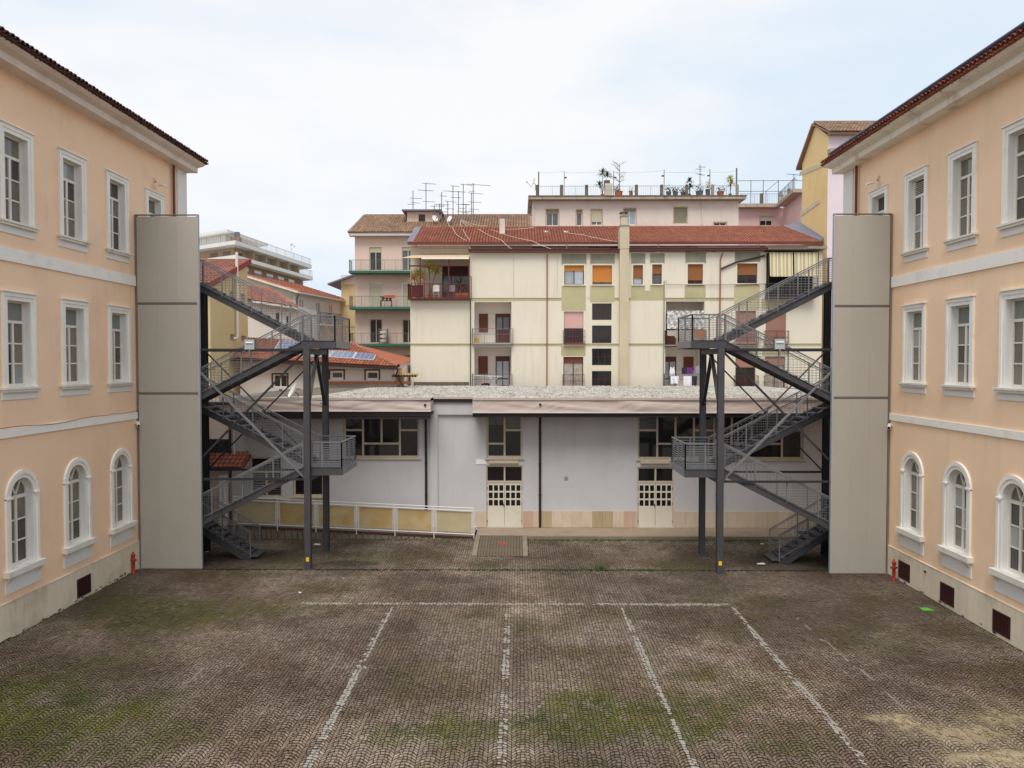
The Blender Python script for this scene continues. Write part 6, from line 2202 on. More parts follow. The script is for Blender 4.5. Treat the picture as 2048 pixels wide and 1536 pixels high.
r = thing('bare_tree', 'bare branched small tree in a terracotta pot on the roof terrace', 'potted tree', P_(1238, 0.1))
b = P_(1238, 0.1)
MB().lathe(b, [(0.26, 0), (0.34, 0.45), (0.37, 0.5), (0.3, 0.5)], 12).build('pot', 'pot', r)
mb = MB()
tp = b + Vector((0.05, 0, 3.3))
mb.tube([b + Vector((0, 0, 0.45)), b + Vector((0.02, 0, 1.6)), tp], [0.05, 0.04, 0.015], 6)
for k in range(16):
    t = random.uniform(0.35, 0.97)
    s = b.lerp(tp, t)
    a = random.uniform(-1, 1)
    d = Vector((-1.0 if k % 3 else 0.7, random.uniform(-0.6, 0.6), random.uniform(0.3, 0.9))).normalized()
    l = random.uniform(0.5, 1.5) * (1.1 - t * 0.5)
    e = s + d * l
    mb.tube([s, s + d * l * 0.5 + Vector((0, 0, 0.04)), e], [0.02, 0.014, 0.006], 5)
    for _ in range(5):
        f = s.lerp(e, random.uniform(0.4, 1))
        mb.tube([f, f + Vector((random.uniform(-0.3, 0.3), random.uniform(-0.2, 0.2), random.uniform(0.05, 0.35)))], [0.008, 0.004], 4)
mb.build('trunk', 'bark', r)
def bush(label, base, w, h, pot, m='leaf', n=90):
    r = thing('potted_bush', label, 'potted plant', base)
    b = Vector(base)
    MB().lathe(b, [(w * 0.55, 0), (w * 0.75, h * 0.5), (w * 0.7, h * 0.52)], 10).build('pot', pot, r)
    mb = MB()
    for _ in range(n):
        p = b + Vector((random.gauss(0, w * 0.5), random.gauss(0, w * 0.4), h * 0.55 + abs(random.gauss(0, h * 0.3))))
        u = Vector((random.uniform(-1, 1), random.uniform(-1, 1), random.uniform(-1, 1))).normalized()
        v = u.cross(Vector((random.uniform(-1, 1), 0.3, random.uniform(-1, 1)))).normalized()
        l = random.uniform(0.05, 0.11)
        mb.poly(p - u * l, p + v * l * 0.5, p + u * l, p - v * l * 0.5)
    mb.build('foliage', m, r)
bush('low green shrub around the pot of the bare terrace tree', P_(1233, 0.15), 0.3, 0.9, 'pot', n=110)
bush('small leafed plant in a clay pot right of the bare terrace tree', P_(1262), 0.25, 0.75, 'pot', n=60)
bush('first grey tub with dark plant from the left on the roof terrace', P_(1337.5), 0.36, 1.0, 'pot_grey')
bush('second grey tub with dark plant from the left on the roof terrace', P_(1351), 0.36, 0.9, 'pot_grey')
bush('grey tub plant just left of the sixth terrace post', P_(1366), 0.33, 0.9, 'pot_grey')
bush('planter shrub with twiggy top under the roof terrace antenna', P_(1399), 0.5, 1.1, 'pot_grey')
bush('yellowish shrub left of the seventh terrace post', P_(1415.5), 0.3, 1.4, 'pot_grey', 'leaf_yel')
bush('dark shrub in a long brown trough near the right end of the roof terrace', P_(1441), 0.5, 1.0, 'pot')
# right rose coloured lower wing with its own terrace
VY = 84.0
TV = front(VY)
rw = thing('apartment_block', 'rose coloured lower wing between the pale pink block and the yellow house', 'apartment block', (25, VY, 0))
sx = lambda px: at(px, 430, VY).x
sz = lambda py: at(1038, py, VY).z
o = (sx(1520), sx(1545), sz(452), sz(434))
mb = MB()
wall_faces(mb, TV, sx(1470), sx(1566), 8, sz(416), [o])
e1, e2 = at(1566, 420, VY), at(1606, 420, 76)
mb.poly((e1.x, VY, 8), (e2.x, 76, 8), (e2.x, 76, sz(416)), (e1.x, VY, sz(416)))
mb.build('wall', 'rosewall', rw)
window(TV, *o, rw, frame='frame_white', pane='glass_black', shutter='whitehouse', frac=0.45, surround='fartan')
zt2 = sz(411.5)
mb = MB()
mb.tb(TV, sx(1468), sx(1556), sz(418), zt2, -8, 0.9)
mb.hexa([(e1.x - 1.0, VY - 0.9, sz(418)), (e2.x - 1.0, 76, sz(418)), (e2.x + 3, 76, sz(418)), (e1.x + 6, VY - 0.9, sz(418)), (e1.x - 1.0, VY - 0.9, zt2), (e2.x - 1.0, 76, zt2), (e2.x + 3, 76, zt2), (e1.x + 6, VY - 0.9, zt2)])
mb.build('terrace_slab', 'slabedge', rw)
mb = MB()
for dz in (0.0,):
    railing(mb, TV(sx(1478), zt2, 0.6), TV(sx(1552), zt2, 0.6), 1.1, 0.18, 0.007, 0.02)
    railing(mb, TV(sx(1552), zt2, 0.6), Vector((e2.x - 0.8, 76, zt2)), 1.1, 0.2, 0.007, 0.02)
for px in (1498, 1522.5, 1552.5, 1528):
    mb.bar(TV(sx(px), zt2, 0.6), TV(sx(px), sz(364 if px != 1528 else 386), 0.6), 0.06)
for py in (365, 386):
    mb.bar(TV(sx(1470), sz(py), 0.6), TV(sx(1600), sz(py), 0.6), 0.05)
mb.bar(TV(sx(1528), sz(386), 0.6), TV(sx(1552), sz(366), 0.6), 0.05)
mb.build('terrace_railing', 'iron', rw)
for px in (1519.5, 1574):
    MB().lathe(TV(sx(px), zt2 + (0.5 if px > 1560 else 0), 0.6), [(0.2, 0), (0.2, 1.1), (0.15, 1.15)], 10).build('terrace_post', 'concrete_mossy', rw)
b = TV(sx(1559), zt2, 0.4)
cb = MB().bx(b.x - 0.24, b.x + 0.24, b.y - 0.2, b.y + 0.2, b.z, b.z + 0.85).build('chimney', 'stainedwhite', rw)
MB().lathe((b.x, b.y, b.z + 0.86), [(0.3, 0), (0.3, 0.1), (0.14, 0.4), (0.02, 0.5)], 10).build('cowl', 'concrete', cb)

# ================================================================== YELLOW GABLED BUILDING, RIGHT
GX = 20.7
yl = thing('apartment_block', 'yellow gabled building with pale diagonal strips rising behind the right school wing', 'apartment block', (GX, 52.2, 0))
yA, yB, yM = 52.2, 56.9, 54.5
zA, zM, zBk = 22.75, 24.2, 22.1
MB().poly((GX, yA, 2), (GX, yB, 2), (GX, yB, zBk), (GX, yM, zM - 0.1), (GX, yA, zA)).build('gable_wall', 'yellowwall', yl)
Xr = GX + 9
MB().poly((GX, yA, 2), (Xr, yA, 2), (Xr, yA, zA), (GX, yA, zA)).build('front_wall', 'lilac', yl)
for z0, z1 in ((19.0, 20.2), (12.5, 17.2)):
    a, b = (yA + 0.05, z1), (yB - 0.05, z0)
    mb = MB()
    mb.hexa([(GX - 0.02, a[0], a[1] - 0.16), (GX - 0.001, a[0], a[1] - 0.16), (GX - 0.001, b[0], b[1] - 0.16), (GX - 0.02, b[0], b[1] - 0.16), (GX - 0.02, a[0], a[1] + 0.16), (GX - 0.001, a[0], a[1] + 0.16), (GX - 0.001, b[0], b[1] + 0.16), (GX - 0.02, b[0], b[1] + 0.16)])
for p, q in (((1648.5, 327), (1599.5, 348)), ((1640, 401), (1600, 430))):
    a, b = on_x(p[0], p[1], GX - 0.02), on_x(q[0], q[1], GX - 0.02)
    MB().bar(a, b, 0.3, 0.03, up=(1, 0, 0)).build('pale_strip', 'palecrete', yl)
# eaves cornice of the front, broken end
MB().bx(GX - 0.05, Xr, yA - 0.5, yA, zA - 1.25, zA - 0.95).build('cornice', 'slabedge', yl)
MB().bx(GX + 0.02, Xr, yA - 0.3, yA, zA - 1.5, zA - 1.252).build('cornice_base', 'concrete', yl)
MB().bx(GX - 0.05, Xr, yA - 0.45, yA, zA - 0.03, zA + 0.12).build('eaves', 'concrete', yl)
dv = Vector((0, yM - (yA - 0.55), zM - zA))
Ls = dv.length
dv.normalize()
mb, tn = MB(), []
tiled_plane(mb, tn, Vector((GX - 0.12, yA - 0.55, zA + 0.12)), Vector((1, 0, 0)), dv, Vector((0, -dv.z, dv.y)), 40, 7, 0.23, Ls / 7, shade=(0.75, 1.2), base=lin((146, 118, 96)), seg=3)
mb.build('roof_tiles', 'oldtile', yl, tone=tn, kind='stuff')
MB().hexa([(GX - 0.12, yA - 0.5, zA + 0.1), (Xr, yA - 0.5, zA + 0.1), (Xr, yM, zM + 0.02), (GX - 0.12, yM, zM + 0.02), (GX - 0.12, yA - 0.5, zA - 0.02), (Xr, yA - 0.5, zA - 0.02), (Xr, yM, zM - 0.1), (GX - 0.12, yM, zM - 0.1)]).build('roof_deck', 'farbrown', yl)
MB().hexa([(GX - 0.25, yM, zM - 0.12), (Xr, yM, zM - 0.12), (Xr, yB + 0.6, 21.75), (GX - 0.25, yB + 0.6, 21.75), (GX - 0.25, yM, zM + 0.08), (Xr, yM, zM + 0.08), (Xr, yB + 0.6, 21.95), (GX - 0.25, yB + 0.6, 21.95)]).build('rear_roof', 'farbrown', yl)
MB().bar((GX - 0.1, yM, zM + 0.12), (Xr, yM, zM + 0.12), 0.2).build('ridge', 'farbrown', yl)
for zz in (18.8, 15.2, 11.8):
    mb = MB()
    window(front(yA), GX + 2.2, GX + 2.9, zz - 1.5, zz, yl, frame='frame_brown', pane='glass_dark', shutter='wood_blind_dk', frac=0.99)
p = at(1736, 252, 54.5)

# ================================================================== HOUSES AT THE LEFT
# white house with hipped terracotta roof and solar panels
SY = 47.5
sh = thing('house', 'long white house with orange tiled hip roof and solar panels behind the hall', 'house', (-9, SY, 0))
TS = front(SY)
hxs = lambda px: at(px, 740, SY).x
hzs = lambda py: at(1038, py, SY).z
so = [(546, 574, 749, 775), (660.5, 687, 741.5, 759), (731.6, 757.5, 741.5, 760)]
ops = [(hxs(a), hxs(b), hzs(d), hzs(c)) for a, b, c, d in so]
mb = MB()
wall_faces(mb, TS, hxs(480), hxs(790), 2.0, hzs(728), ops)
mb.poly((hxs(480), SY, hzs(728)), (hxs(790), SY, hzs(728)), (hxs(790), SY, hzs(731)), (hxs(480), SY, hzs(712)))
mb.poly((hxs(790), SY, 2), (hxs(790) + 0.6, SY + 8, 2), (hxs(790) + 0.6, SY + 8, hzs(731)), (hxs(790), SY, hzs(731)))
mb.build('wall', 'whitehouse', sh)
MB().tb(TS, hxs(480), hxs(789), hzs(741), hzs(740), 0.0, 0.02).build('wall_line', 'cornice', sh)
for o, m in zip(ops, ('glass_dark', 'glass_mid', 'glass_mid')):
    window(TS, *o, sh, frame='trim' if m == 'glass_mid' else 'trim', pane=m, cols=2 if m == 'glass_dark' else 1, surround='frame_brown', fw=0.12 if m == 'glass_mid' else 0.07)
MB().tb(TS, hxs(655), hxs(822), hzs(767.5), hzs(762.5), 0.0, 0.35).build('lower_eave', 'terracotta' if False else 'wood', sh)
p = TS(hxs(703), hzs(731), 0.0)
# roof plane
E0, E1 = at(488, 713.5, SY - 0.6), at(796, 733.5, SY - 0.6)
R0, R1 = at(496, 679.5, SY + 4.2), at(700, 686.5, SY + 4.2)
E0.x -= 2.0
du = (E1 - E0).normalized()
nrm = du.cross(R1 - E1).normalized()
if nrm.z < 0:
    nrm = -nrm
dvv = nrm.cross(du).normalized()
if dvv.z < 0:
    dvv = -dvv
H_ = (R0 - E0).dot(dvv)
Wd = (E1 - E0).length
nu, nv = int(Wd / 0.2), 13
edge_u = (R1 - E0).dot(du)
mb, tn = MB(), []
tiled_plane(mb, tn, E0, du, dvv, nrm, nu, nv, Wd / nu, H_ / nv, shade=(0.8, 1.22), base=lin((156, 96, 70)), seg=4,
            clip=lambda a, b: a * Wd < Wd + (edge_u - Wd) * b + 0.1)
mb.build('roof_tiles', 'terracotta', sh, tone=tn, kind='stuff')
low = nrm * -0.03
MB().poly(E0 + low, E1 + low, R1 + low, E0 + dvv * H_ + low).build('roof_deck', 'frame_brown', sh)
# hip plane to the right
E2 = at(826, 717, SY + 5.0)
mb, tn = MB(), []
n_ = 22
b0 = lin((154, 94, 70))
for k in range(n_):
    p0, p1 = E1.lerp(R1, k / n_), E1.lerp(R1, (k + 1) / n_)
    q0, q1 = E1.lerp(E2, k / n_), E1.lerp(E2, (k + 1) / n_)
    up_ = Vector((0, 0, 0.05))
    t = random.uniform(0.8, 1.15)
    n0 = len(mb.v)
    a_, b_ = q0, q1
    mb.poly(q0, q1, p1 if k < n_ - 1 else R1, p0)
    mb.poly(q0, (q0 + q1) / 2 + up_, (p0 + p1) / 2 + up_, p0)
    tn += [(b0[0] * t, b0[1] * t, b0[2] * t, 1)] * (len(mb.v) - n0)
mb.build('hip_tiles', 'terracotta', sh, tone=tn, kind='stuff')
mb, tn = MB(), []
for k in range(14):
    a_, b_ = R1.lerp(E1, k / 14), R1.lerp(E1, (k + 1.12) / 14)
    t = random.uniform(0.85, 1.15)
    n0 = len(mb.v)
    mb.tube([a_ + nrm * 0.05, b_ + nrm * 0.07], 0.11, 7)
    tn += [(b0[0] * t * 1.1, b0[1] * t * 1.25, b0[2] * t * 1.3, 1)] * (len(mb.v) - n0)
mb.build('hip_ridge_tiles', 'terracotta', sh, tone=tn, kind='stuff')
MB().bar(E0 - Vector((0, 0.1, 0.1)), E1 - Vector((0, 0.1, 0.1)), 0.16, 0.18).build('gutter', 'gutter_black', sh)
MB().tube([E1 - Vector((0, 0, 0.15)), E1 + Vector((-0.15, 0.2, -0.5)), E1 + Vector((0.35, 0.3, -1.3)), E1 + Vector((0.45, 0.3, -1.6))], 0.05, 6).build('downpipe', 'gutter_black', sh)
MB().bx(at(790, 740, SY + 0.6).x, CX0 - 0.02, SY + 0.6, SY + 0.8, 4, at(800, 736, SY + 0.6).z).build('yard_wall', 'oldyellow', sh)
mb, tn = MB(), []
zc_ = at(800, 752, SY - 0.2).z
for k in range(9):
    x = at(787, 752, SY - 0.2).x + k * 0.17
    n0 = len(mb.v)
    mb.tube([(x, SY - 0.3, zc_), (x, SY + 0.6, zc_ + 0.1)], 0.08, 7)
    tn += [(*lin((176, 142, 92)), 1)] * (len(mb.v) - n0)
mb.build('wall_coping_tiles', 'terracotta', sh, tone=tn, kind='stuff')
# solar panels standing on the tiles
def on_roof(px, py, lift=0.12):
    d = CF + CR * ((px - 1024) / FPX) + CU * ((768 - py) / FPX)
    o = Vector((0, 0, CAMZ))
    k = (E0 + nrm * lift - o).dot(nrm) / d.dot(nrm)
    return o + d * k
sp = [[(547, 700), (593, 704), (600, 682), (560, 680)], [(592, 709), (646, 711), (652, 702), (604, 699)], [(657, 713), (705, 716), (713, 704), (668, 701)], [(706, 716.5), (747, 719.5), (752.5, 708), (713.5, 704.2)], [(619, 712), (655, 713), (666, 701), (630, 700)]]
names = ['solar panel high on the left of the orange tiled roof', 'solar panel in the low row behind the left stair landing', 'third solar panel in the low row on the orange tiled roof', 'rightmost solar panel in the low row on the orange tiled roof', 'solar panel in the low row seen between the stair posts']
for pts, lab in zip(sp, names):
    P = [on_roof(*p) for p in pts]
    c = sum(P, Vector()) / 4
    r = thing('solar_panel', lab, 'solar panel', c, group='solar panels on the orange tiled roof')
    t_ = nrm * 0.04
    MB().hexa([p - t_ for p in P] + [p for p in P]).build('frame', 'alu', r)
    A, B, C_, D = [c + (p - c) * 0.95 for p in P]
    for i in range(4):
        for j in range(2):
            f = lambda u, v: A.lerp(B, u).lerp(D.lerp(C_, u), v)
            g = 0.007
            u0, u1, v0, v1 = i / 4 + g, (i + 1) / 4 - g, j / 2 + g, (j + 1) / 2 - g
            w_ = nrm * 0.008
            MB().poly(f(u0, v0) + w_, f(u1, v0) + w_, f(u1, v1) + w_, f(u0, v1) + w_).build('cell', 'solar', r)

# ochre house with shed roof, left: its gable wall faces right
OX = -17.63
oh = thing('house', 'ochre yellow house with brown tiled shed roof behind the left fire stair', 'house', (OX, 47, 0))
TO = lambda u, v, d: Vector((OX + d, u, v))
oA, oB, zoA, zoB = 43.9, 50.0, 12.15, 14.2
ow = [(460.5, 469, 582, 596), (482.5, 490.5, 587, 609), (460.5, 469.5, 668, 681), (482.5, 491.5, 671, 683)]
ops = []
for a, b, c, d in ow:
    p, q = on_x(a, d, OX), on_x(b, c, OX)
    ops.append((p.y, q.y, p.z, on_x(a, c, OX).z))
mb = MB()
wall_faces(mb, TO, oA, oB, 2, zoA - 0.1, ops)
mb.poly(TO(oA, zoA - 0.1, 0), TO(oB, zoA - 0.1, 0), TO(oB, zoB - 0.1, 0))
mb.poly((OX, oA, 2), (OX - 9, oA, 2), (OX - 9, oA, zoA), (OX, oA, zoA))
mb.poly((OX, oB, 2), (OX - 9, oB, 2), (OX - 9, oB, zoB), (OX, oB, zoB))
mb.build('wall', 'oldyellow', oh)
for o in ops:
    window(TO, *o, oh, frame='frame_beige', pane='glass_dark', cols=1, depth=0.25, reveal='stainedwhite')
pu, pt_, pl_ = on_x(470, 640, OX), on_x(470, 503, OX + 0.15), on_x(470, 673, OX + 0.15)
MB().tube([(OX + 0.15, pu.y, pt_.z), (OX + 0.15, pu.y, pl_.z), (OX + 0.15, pu.y - 0.2, pl_.z - 0.12), (OX, pu.y - 0.3, pl_.z - 0.12)], 0.09, 8).build('flue_pipe', 'whitehouse', oh)
dv2 = Vector((0, oB + 0.2 - (oA - 0.5), (zoB - zoA) * 1.09))
Lr = dv2.length
dv2.normalize()
nrm2 = Vector((0, -dv2.z, dv2.y))
E_ = Vector((OX - 9, oA - 0.5, zoA - 0.12))
mb, tn = MB(), []
tiled_plane(mb, tn, E_, Vector((1, 0, 0)), dv2, nrm2, 40, 18, 9.15 / 40, Lr / 18, shade=(0.78, 1.15), base=lin((148, 100, 84)), seg=3)
mb.build('roof_tiles', 'terracotta', oh, tone=tn, kind='stuff')
X1 = Vector((9.15, 0, 0))
l2 = nrm2 * -0.03
MB().poly(E_ + l2, E_ + X1 + l2, E_ + X1 + dv2 * Lr + l2, E_ + dv2 * Lr + l2).build('roof_deck', 'frame_brown', oh)
MB().bar(E_ + X1 - nrm2 * 0.1, E_ + X1 + dv2 * Lr - nrm2 * 0.1, 0.08, 0.34, up=nrm2).build('verge_board', 'rust', oh)

# white gabled house further back with balconies
WY0 = 62.0
wh = thing('house', 'white house with long orange roof and small balconies left of the pink block', 'house', (-18, 62, 0))
K0, K1 = at(591, 590, 62.0), at(689, 604, 71.0)
K0.z, K1.z = 0, 0
dw = (K1 - K0).normalized()
nw = Vector((dw.y, -dw.x, 0))
if nw.x < 0:
    nw = -nw
Lw = (K1 - K0).length
TWh = lambda u, v, d: K0 + dw * u + nw * d + Vector((0, 0, v))
ze = at(598, 582, 62).z
def wcol(px):
    d = CF + CR * ((px - 1024) / FPX)
    n = Vector((dw.y, -dw.x))
    t = (n.x * K0.x + n.y * K0.y) / (n.x * d.x + n.y * d.y)
    return (Vector((d.x * t, d.y * t, 0)) - K0).dot(dw)
def wz(u, py):
    P = K0 + dw * u
    return at(1038, py, P.y).z
cols = [(600, 603.5), (605, 608), (633.5, 636.5), (638, 641.5), (659, 661.5), (662.5, 665)]
tops = [599, 599, 606, 606, 611, 611]
bots = [640, 640, 646, 646, 647, 647]
ops = []
for (a, b), t, bo in zip(cols, tops, bots):
    u0, u1 = wcol(a), wcol(b)
    ops.append((u0, u1, wz(u0, bo), wz(u0, t)))
mb = MB()
wall_faces(mb, TWh, 0, Lw, 2, ze, ops)
mb.build('wall', 'whitehouse', wh)
for o in ops:
    window(TWh, *o, wh, frame='frame_brown', pane='glass_dark', cols=1, fw=0.05, depth=0.15, shutter='wood_blind_dk', frac=0.95)
for (u0, u1, py) in ((wcol(594), wcol(614), 641), (wcol(629), wcol(651), 646.5), (wcol(656), wcol(671), 649)):
    z = wz(u0, py)
    MB().tb(TWh, u0, u1, z - 0.15, z, 0.0, 0.6).build('balcony_slab', 'whitehouse', wh)
    mb = MB()
    railing(mb, TWh(u0, z, 0.58), TWh(u1, z, 0.58), 0.95, 0.12, 0.007, 0.02)
    railing(mb, TWh(u0, z, 0.58), TWh(u0, z, 0.0), 0.95, 0.12, 0.007, 0.02)
    mb.build('balcony_railing', 'iron', wh)
# gable end facing the camera (left of the corner), ridge runs along dw
gd = Vector((-1, 0.0, 0)) * 8.0
Gm = K0 + gd * 0.55
zr_ = at(506, 548, Gm.y).z
Lg = K0 + gd
mb = MB()
mb.poly((K0.x, K0.y, 2), (Lg.x, Lg.y, 2), (Lg.x, Lg.y, ze), (Gm.x, Gm.y, zr_), (K0.x, K0.y, ze))
mb.build('gable_wall', 'stainedwhite', wh)
o1, o2 = nw * 0.35 + Vector((0, -0.3, -0.1)), Vector((0, -0.3, 0))
a_, b_ = K0 + Vector((0, 0, ze)) + o1, Gm + Vector((0, 0, zr_)) + o2
c_, d_ = b_ + dw * (Lw + 1), a_ + dw * (Lw + 0.6)
slope = (b_ - a_)
sd_ = slope - dw * slope.dot(dw)
n3 = dw.cross(sd_).normalized()
if n3.z < 0:
    n3 = -n3
nvv = int(slope.length / 0.36)
mb, tn = MB(), []
nuu = int((Lw + 1) / 0.24)
skew = dw * slope.dot(dw)
for j in range(nvv):
    pass
tiled_plane(mb, tn, a_ + Vector((0, 0, 0.02)), dw, slope.normalized(), n3, nuu, nvv, 0.24, slope.length / nvv, shade=(0.85, 1.15), base=lin((172, 112, 90)), seg=3)
mb.build('roof_tiles', 'terracotta', wh, tone=tn, kind='stuff')
MB().hexa([a_ - n3 * 0.14, d_ - n3 * 0.14, c_ - n3 * 0.14, b_ - n3 * 0.14, a_, d_, c_, b_]).build('roof_deck', 'whitehouse', wh)
MB().bar(a_ - Vector((0, 0.02, 0.05)), b_ - Vector((0, 0.02, 0.05)), 0.3, 0.14).build('verge_board', 'whitehouse', wh)
MB().bar(a_ + nw * 0.06 - Vector((0, 0, 0.05)), d_ + nw * 0.06 - Vector((0, 0, 0.05)), 0.12, 0.12).build('gutter', 'whitehouse', wh)
MB().tube([a_ + Vector((0, 0, -0.1)) + dw * 0.1, TWh(0.1, ze - 0.6, 0.08), TWh(0.1, 4, 0.08)], 0.06, 6).build('downpipe', 'lead', wh)
MB().tube([d_ + Vector((0, 0, -0.1)) - dw * 0.6, TWh(Lw - 0.2, ze - 0.7, 0.08), TWh(Lw - 0.2, 4, 0.08)], 0.06, 6).build('downpipe', 'lead', wh)
c = TWh(wcol(603), wz(wcol(603), 639), 0.62)
tag(MB().bx(c.x - 0.3, c.x + 0.35, c.y - 0.1, c.y + 0.12, c.z - 0.1, c.z + 0.75).bx(c.x - 0.2, c.x + 0.2, c.y - 0.12, c.y + 0.14, c.z + 0.75, c.z + 0.9).build('folded_cover', 'blue_tarp', loc=c), 'dark blue cover bundled on the first balcony of the white house', 'cover')

# lower white house in front of it
LY = 56.0
lh = thing('house', 'low white house with terracotta lean to roof just right of the ochre house', 'house', (-17, LY, 0))
TLo = front(LY)
lx = lambda px: at(px, 650, LY).x
lz = lambda py: at(1038, py, LY).z
lo_ = [(551.5, 558.5, 625, 644), (572, 577, 632, 652), (504, 511, 590, 610)]
ops = [(lx(a), lx(b), lz(d), lz(c)) for a, b, c, d in lo_]
mb = MB()
wall_faces(mb, TLo, lx(490), lx(598), 2, lz(612), ops[:2])
mb.poly((lx(598), LY, 2), (lx(598), LY + 5, 2), (lx(598), LY + 5, lz(612)), (lx(598), LY, lz(612)))
mb.poly((lx(490), LY, lz(612)), (lx(598), LY, lz(612)), (lx(510), LY, lz(598)), (lx(490), LY, lz(598)))
mb.build('wall', 'whitehouse', lh)
for o in ops[:2]:
    window(TLo, *o, lh, frame='frame_brown', pane='glass_dark', cols=1, depth=0.15)
a_, b_ = at(601, 615, LY - 0.4), at(505, 600, LY - 0.4)
c_ = at(512, 571, LY + 4.5)
du = (b_ - a_).normalized() * -1
E_ = b_
n3 = du.cross(c_ - b_).normalized()
if n3.z < 0:
    n3 = -n3
dv3 = n3.cross(du).normalized()
if dv3.y < 0:
    dv3 = -dv3
E_ = b_ - du * 3.0
Lr = (a_ - b_).length + 3.0
hgt_ = 4.6
mb, tn = MB(), []
tiled_plane(mb, tn, E_, du, dv3, n3, int(Lr / 0.24), 13, 0.24, hgt_ / 13, shade=(0.82, 1.15), base=lin((170, 108, 86)), seg=3, clip=lambda u, v: u < 1.0 - v * 0.62)
mb.build('roof_tiles', 'terracotta', lh, tone=tn, kind='stuff')
l3 = n3 * -0.03
MB().poly(E_ + l3, E_ + du * Lr + l3, E_ + du * Lr * 0.38 + dv3 * hgt_ + l3, E_ + dv3 * hgt_ + l3).build('roof_deck', 'frame_brown', lh)
MB().bar(b_ - Vector((0, 0.1, 0.1)), a_ - Vector((0, 0.1, 0.1)), 0.14, 0.14).build('gutter', 'whitehouse', lh)

# far terraced apartment building
FY = 105.0
fb = thing('apartment_block', 'distant tan apartment building with stepped white terraces at the far left', 'apartment block', (-45, FY, 0))
C0 = at(468, 520, FY)
Cr_ = at(606, 530, FY + 24)
Cl = at(380, 500, FY + 6)
fz = lambda py, Y=FY: at(1038, py, Y).z
def prismz(pts, z0, z1, m, name, parent=fb):
    mb = MB()
    n = len(pts)
    lo = [Vector((p.x, p.y, z0)) for p in pts]
    hi = [Vector((p.x, p.y, z1)) for p in pts]
    mb.poly(*hi)
    mb.poly(*lo)
    for i in range(n):
        mb.poly(lo[i], lo[(i + 1) % n], hi[(i + 1) % n], hi[i])
    return mb.build(name, m, parent)
def foot(off):
    dl, dr_ = (Cl - C0), (Cr_ - C0)
    dl.z = dr_.z = 0
    el, er = dl.normalized(), dr_.normalized()
    c = Vector((C0.x, C0.y, 0))
    a = c - (el + er) * off
    return [a, c + dr_ + er * off - el * off, c + dr_ + dl + (er + el) * off, c + dl + el * off - er * off]
zf = [fz(580), fz(521.5), fz(514), fz(492.5), fz(484.5)]
prismz(foot(0.0), 0, zf[1], 'farbrown', 'wall')
prismz(foot(1.6), zf[1], zf[2], 'farwhite', 'terrace_slab')
prismz(foot(-0.6), zf[2], zf[3], 'fartan', 'upper_wall')
prismz(foot(1.4), zf[3], zf[4], 'farwhite', 'terrace_slab')
er = (Cr_ - C0)
er.z = 0
Lf = er.length
er.normalize()
nf = Vector((er.y, -er.x, 0))
base = Vector((C0.x, C0.y, 0))
for k in range(5):
    u = 2.0 + k * (Lf - 4) / 5
    TF = lambda uu, v, d: base + er * uu + nf * d + Vector((0, 0, v))
    MB().tb(TF, u, u + 2.2, zf[1] - 2.9, zf[1] - 0.9, 0.0, 0.05).build('window', 'glass_black', fb)
    MB().tb(TF, u, u + 2.2, zf[1] - 0.9, zf[1] - 0.5, 0.0, 0.06).build('shutter_box', 'farwhite', fb)
    MB().tb(TF, u + 0.3, u + 1.6, zf[2] + 0.1, zf[3] - 0.5, -0.6, -0.52).build('door', 'frame_brown', fb)
    MB().tb(TF, u + 2.6, u + 3.1, zf[2], zf[3], -0.6, 0.6).build('column', 'fartan', fb)
el = (Cl - C0)
el.z = 0
ell = el.length
el.normalize()
nl = Vector((-el.y, el.x, 0))
if nl.y > 0:
    nl = -nl
q0 = at(452, 480, FY + 3)
q0.z = 0
pen = lambda o: [q0 - (el + er) * o, q0 + er * (Lf * 0.42 + o) - el * o, q0 + er * (Lf * 0.42 + o) + el * (ell + 3), q0 - er * o + el * (ell + 3)]
prismz(pen(0), zf[4], fz(461), 'farwhite', 'penthouse')
prismz(pen(1.4), fz(461), fz(455.5), 'farwhite', 'penthouse_roof')
TF2 = lambda uu, v, d: base + el * uu + nl * d + Vector((0, 0, v))
for k in range(2):
    u = 1.5 + k * 3
    MB().tb(TF2, u, u + 1.8, zf[2] + 0.2, zf[3] - 0.4, -0.6, -0.5).build('door', 'farbrown', fb)
mb = MB()
fo = foot(1.4)
for z, off in ((zf[2], 1.5), (zf[4], 1.3)):
    fo = foot(off)
    railing(mb, Vector((fo[0].x, fo[0].y, z)), Vector((fo[1].x, fo[1].y, z)), 1.0, 0.4, 0.012, 0.025)
    railing(mb, Vector((fo[0].x, fo[0].y, z)), Vector((fo[3].x, fo[3].y, z)), 1.0, 0.4, 0.012, 0.025)
mb.build('terrace_railing', 'iron', fb)
c = at(469, 480, FY + 2)
cb = MB().bx(c.x - 0.6, c.x + 0.6, c.y, c.y + 1.2, zf[4], fz(468)).build('chimney', 'farbrown', fb)
MB().bx(c.x - 0.1, c.x + 0.45, c.y + 0.3, c.y + 0.9, fz(468), fz(457)).build('flue', 'lead', cb)

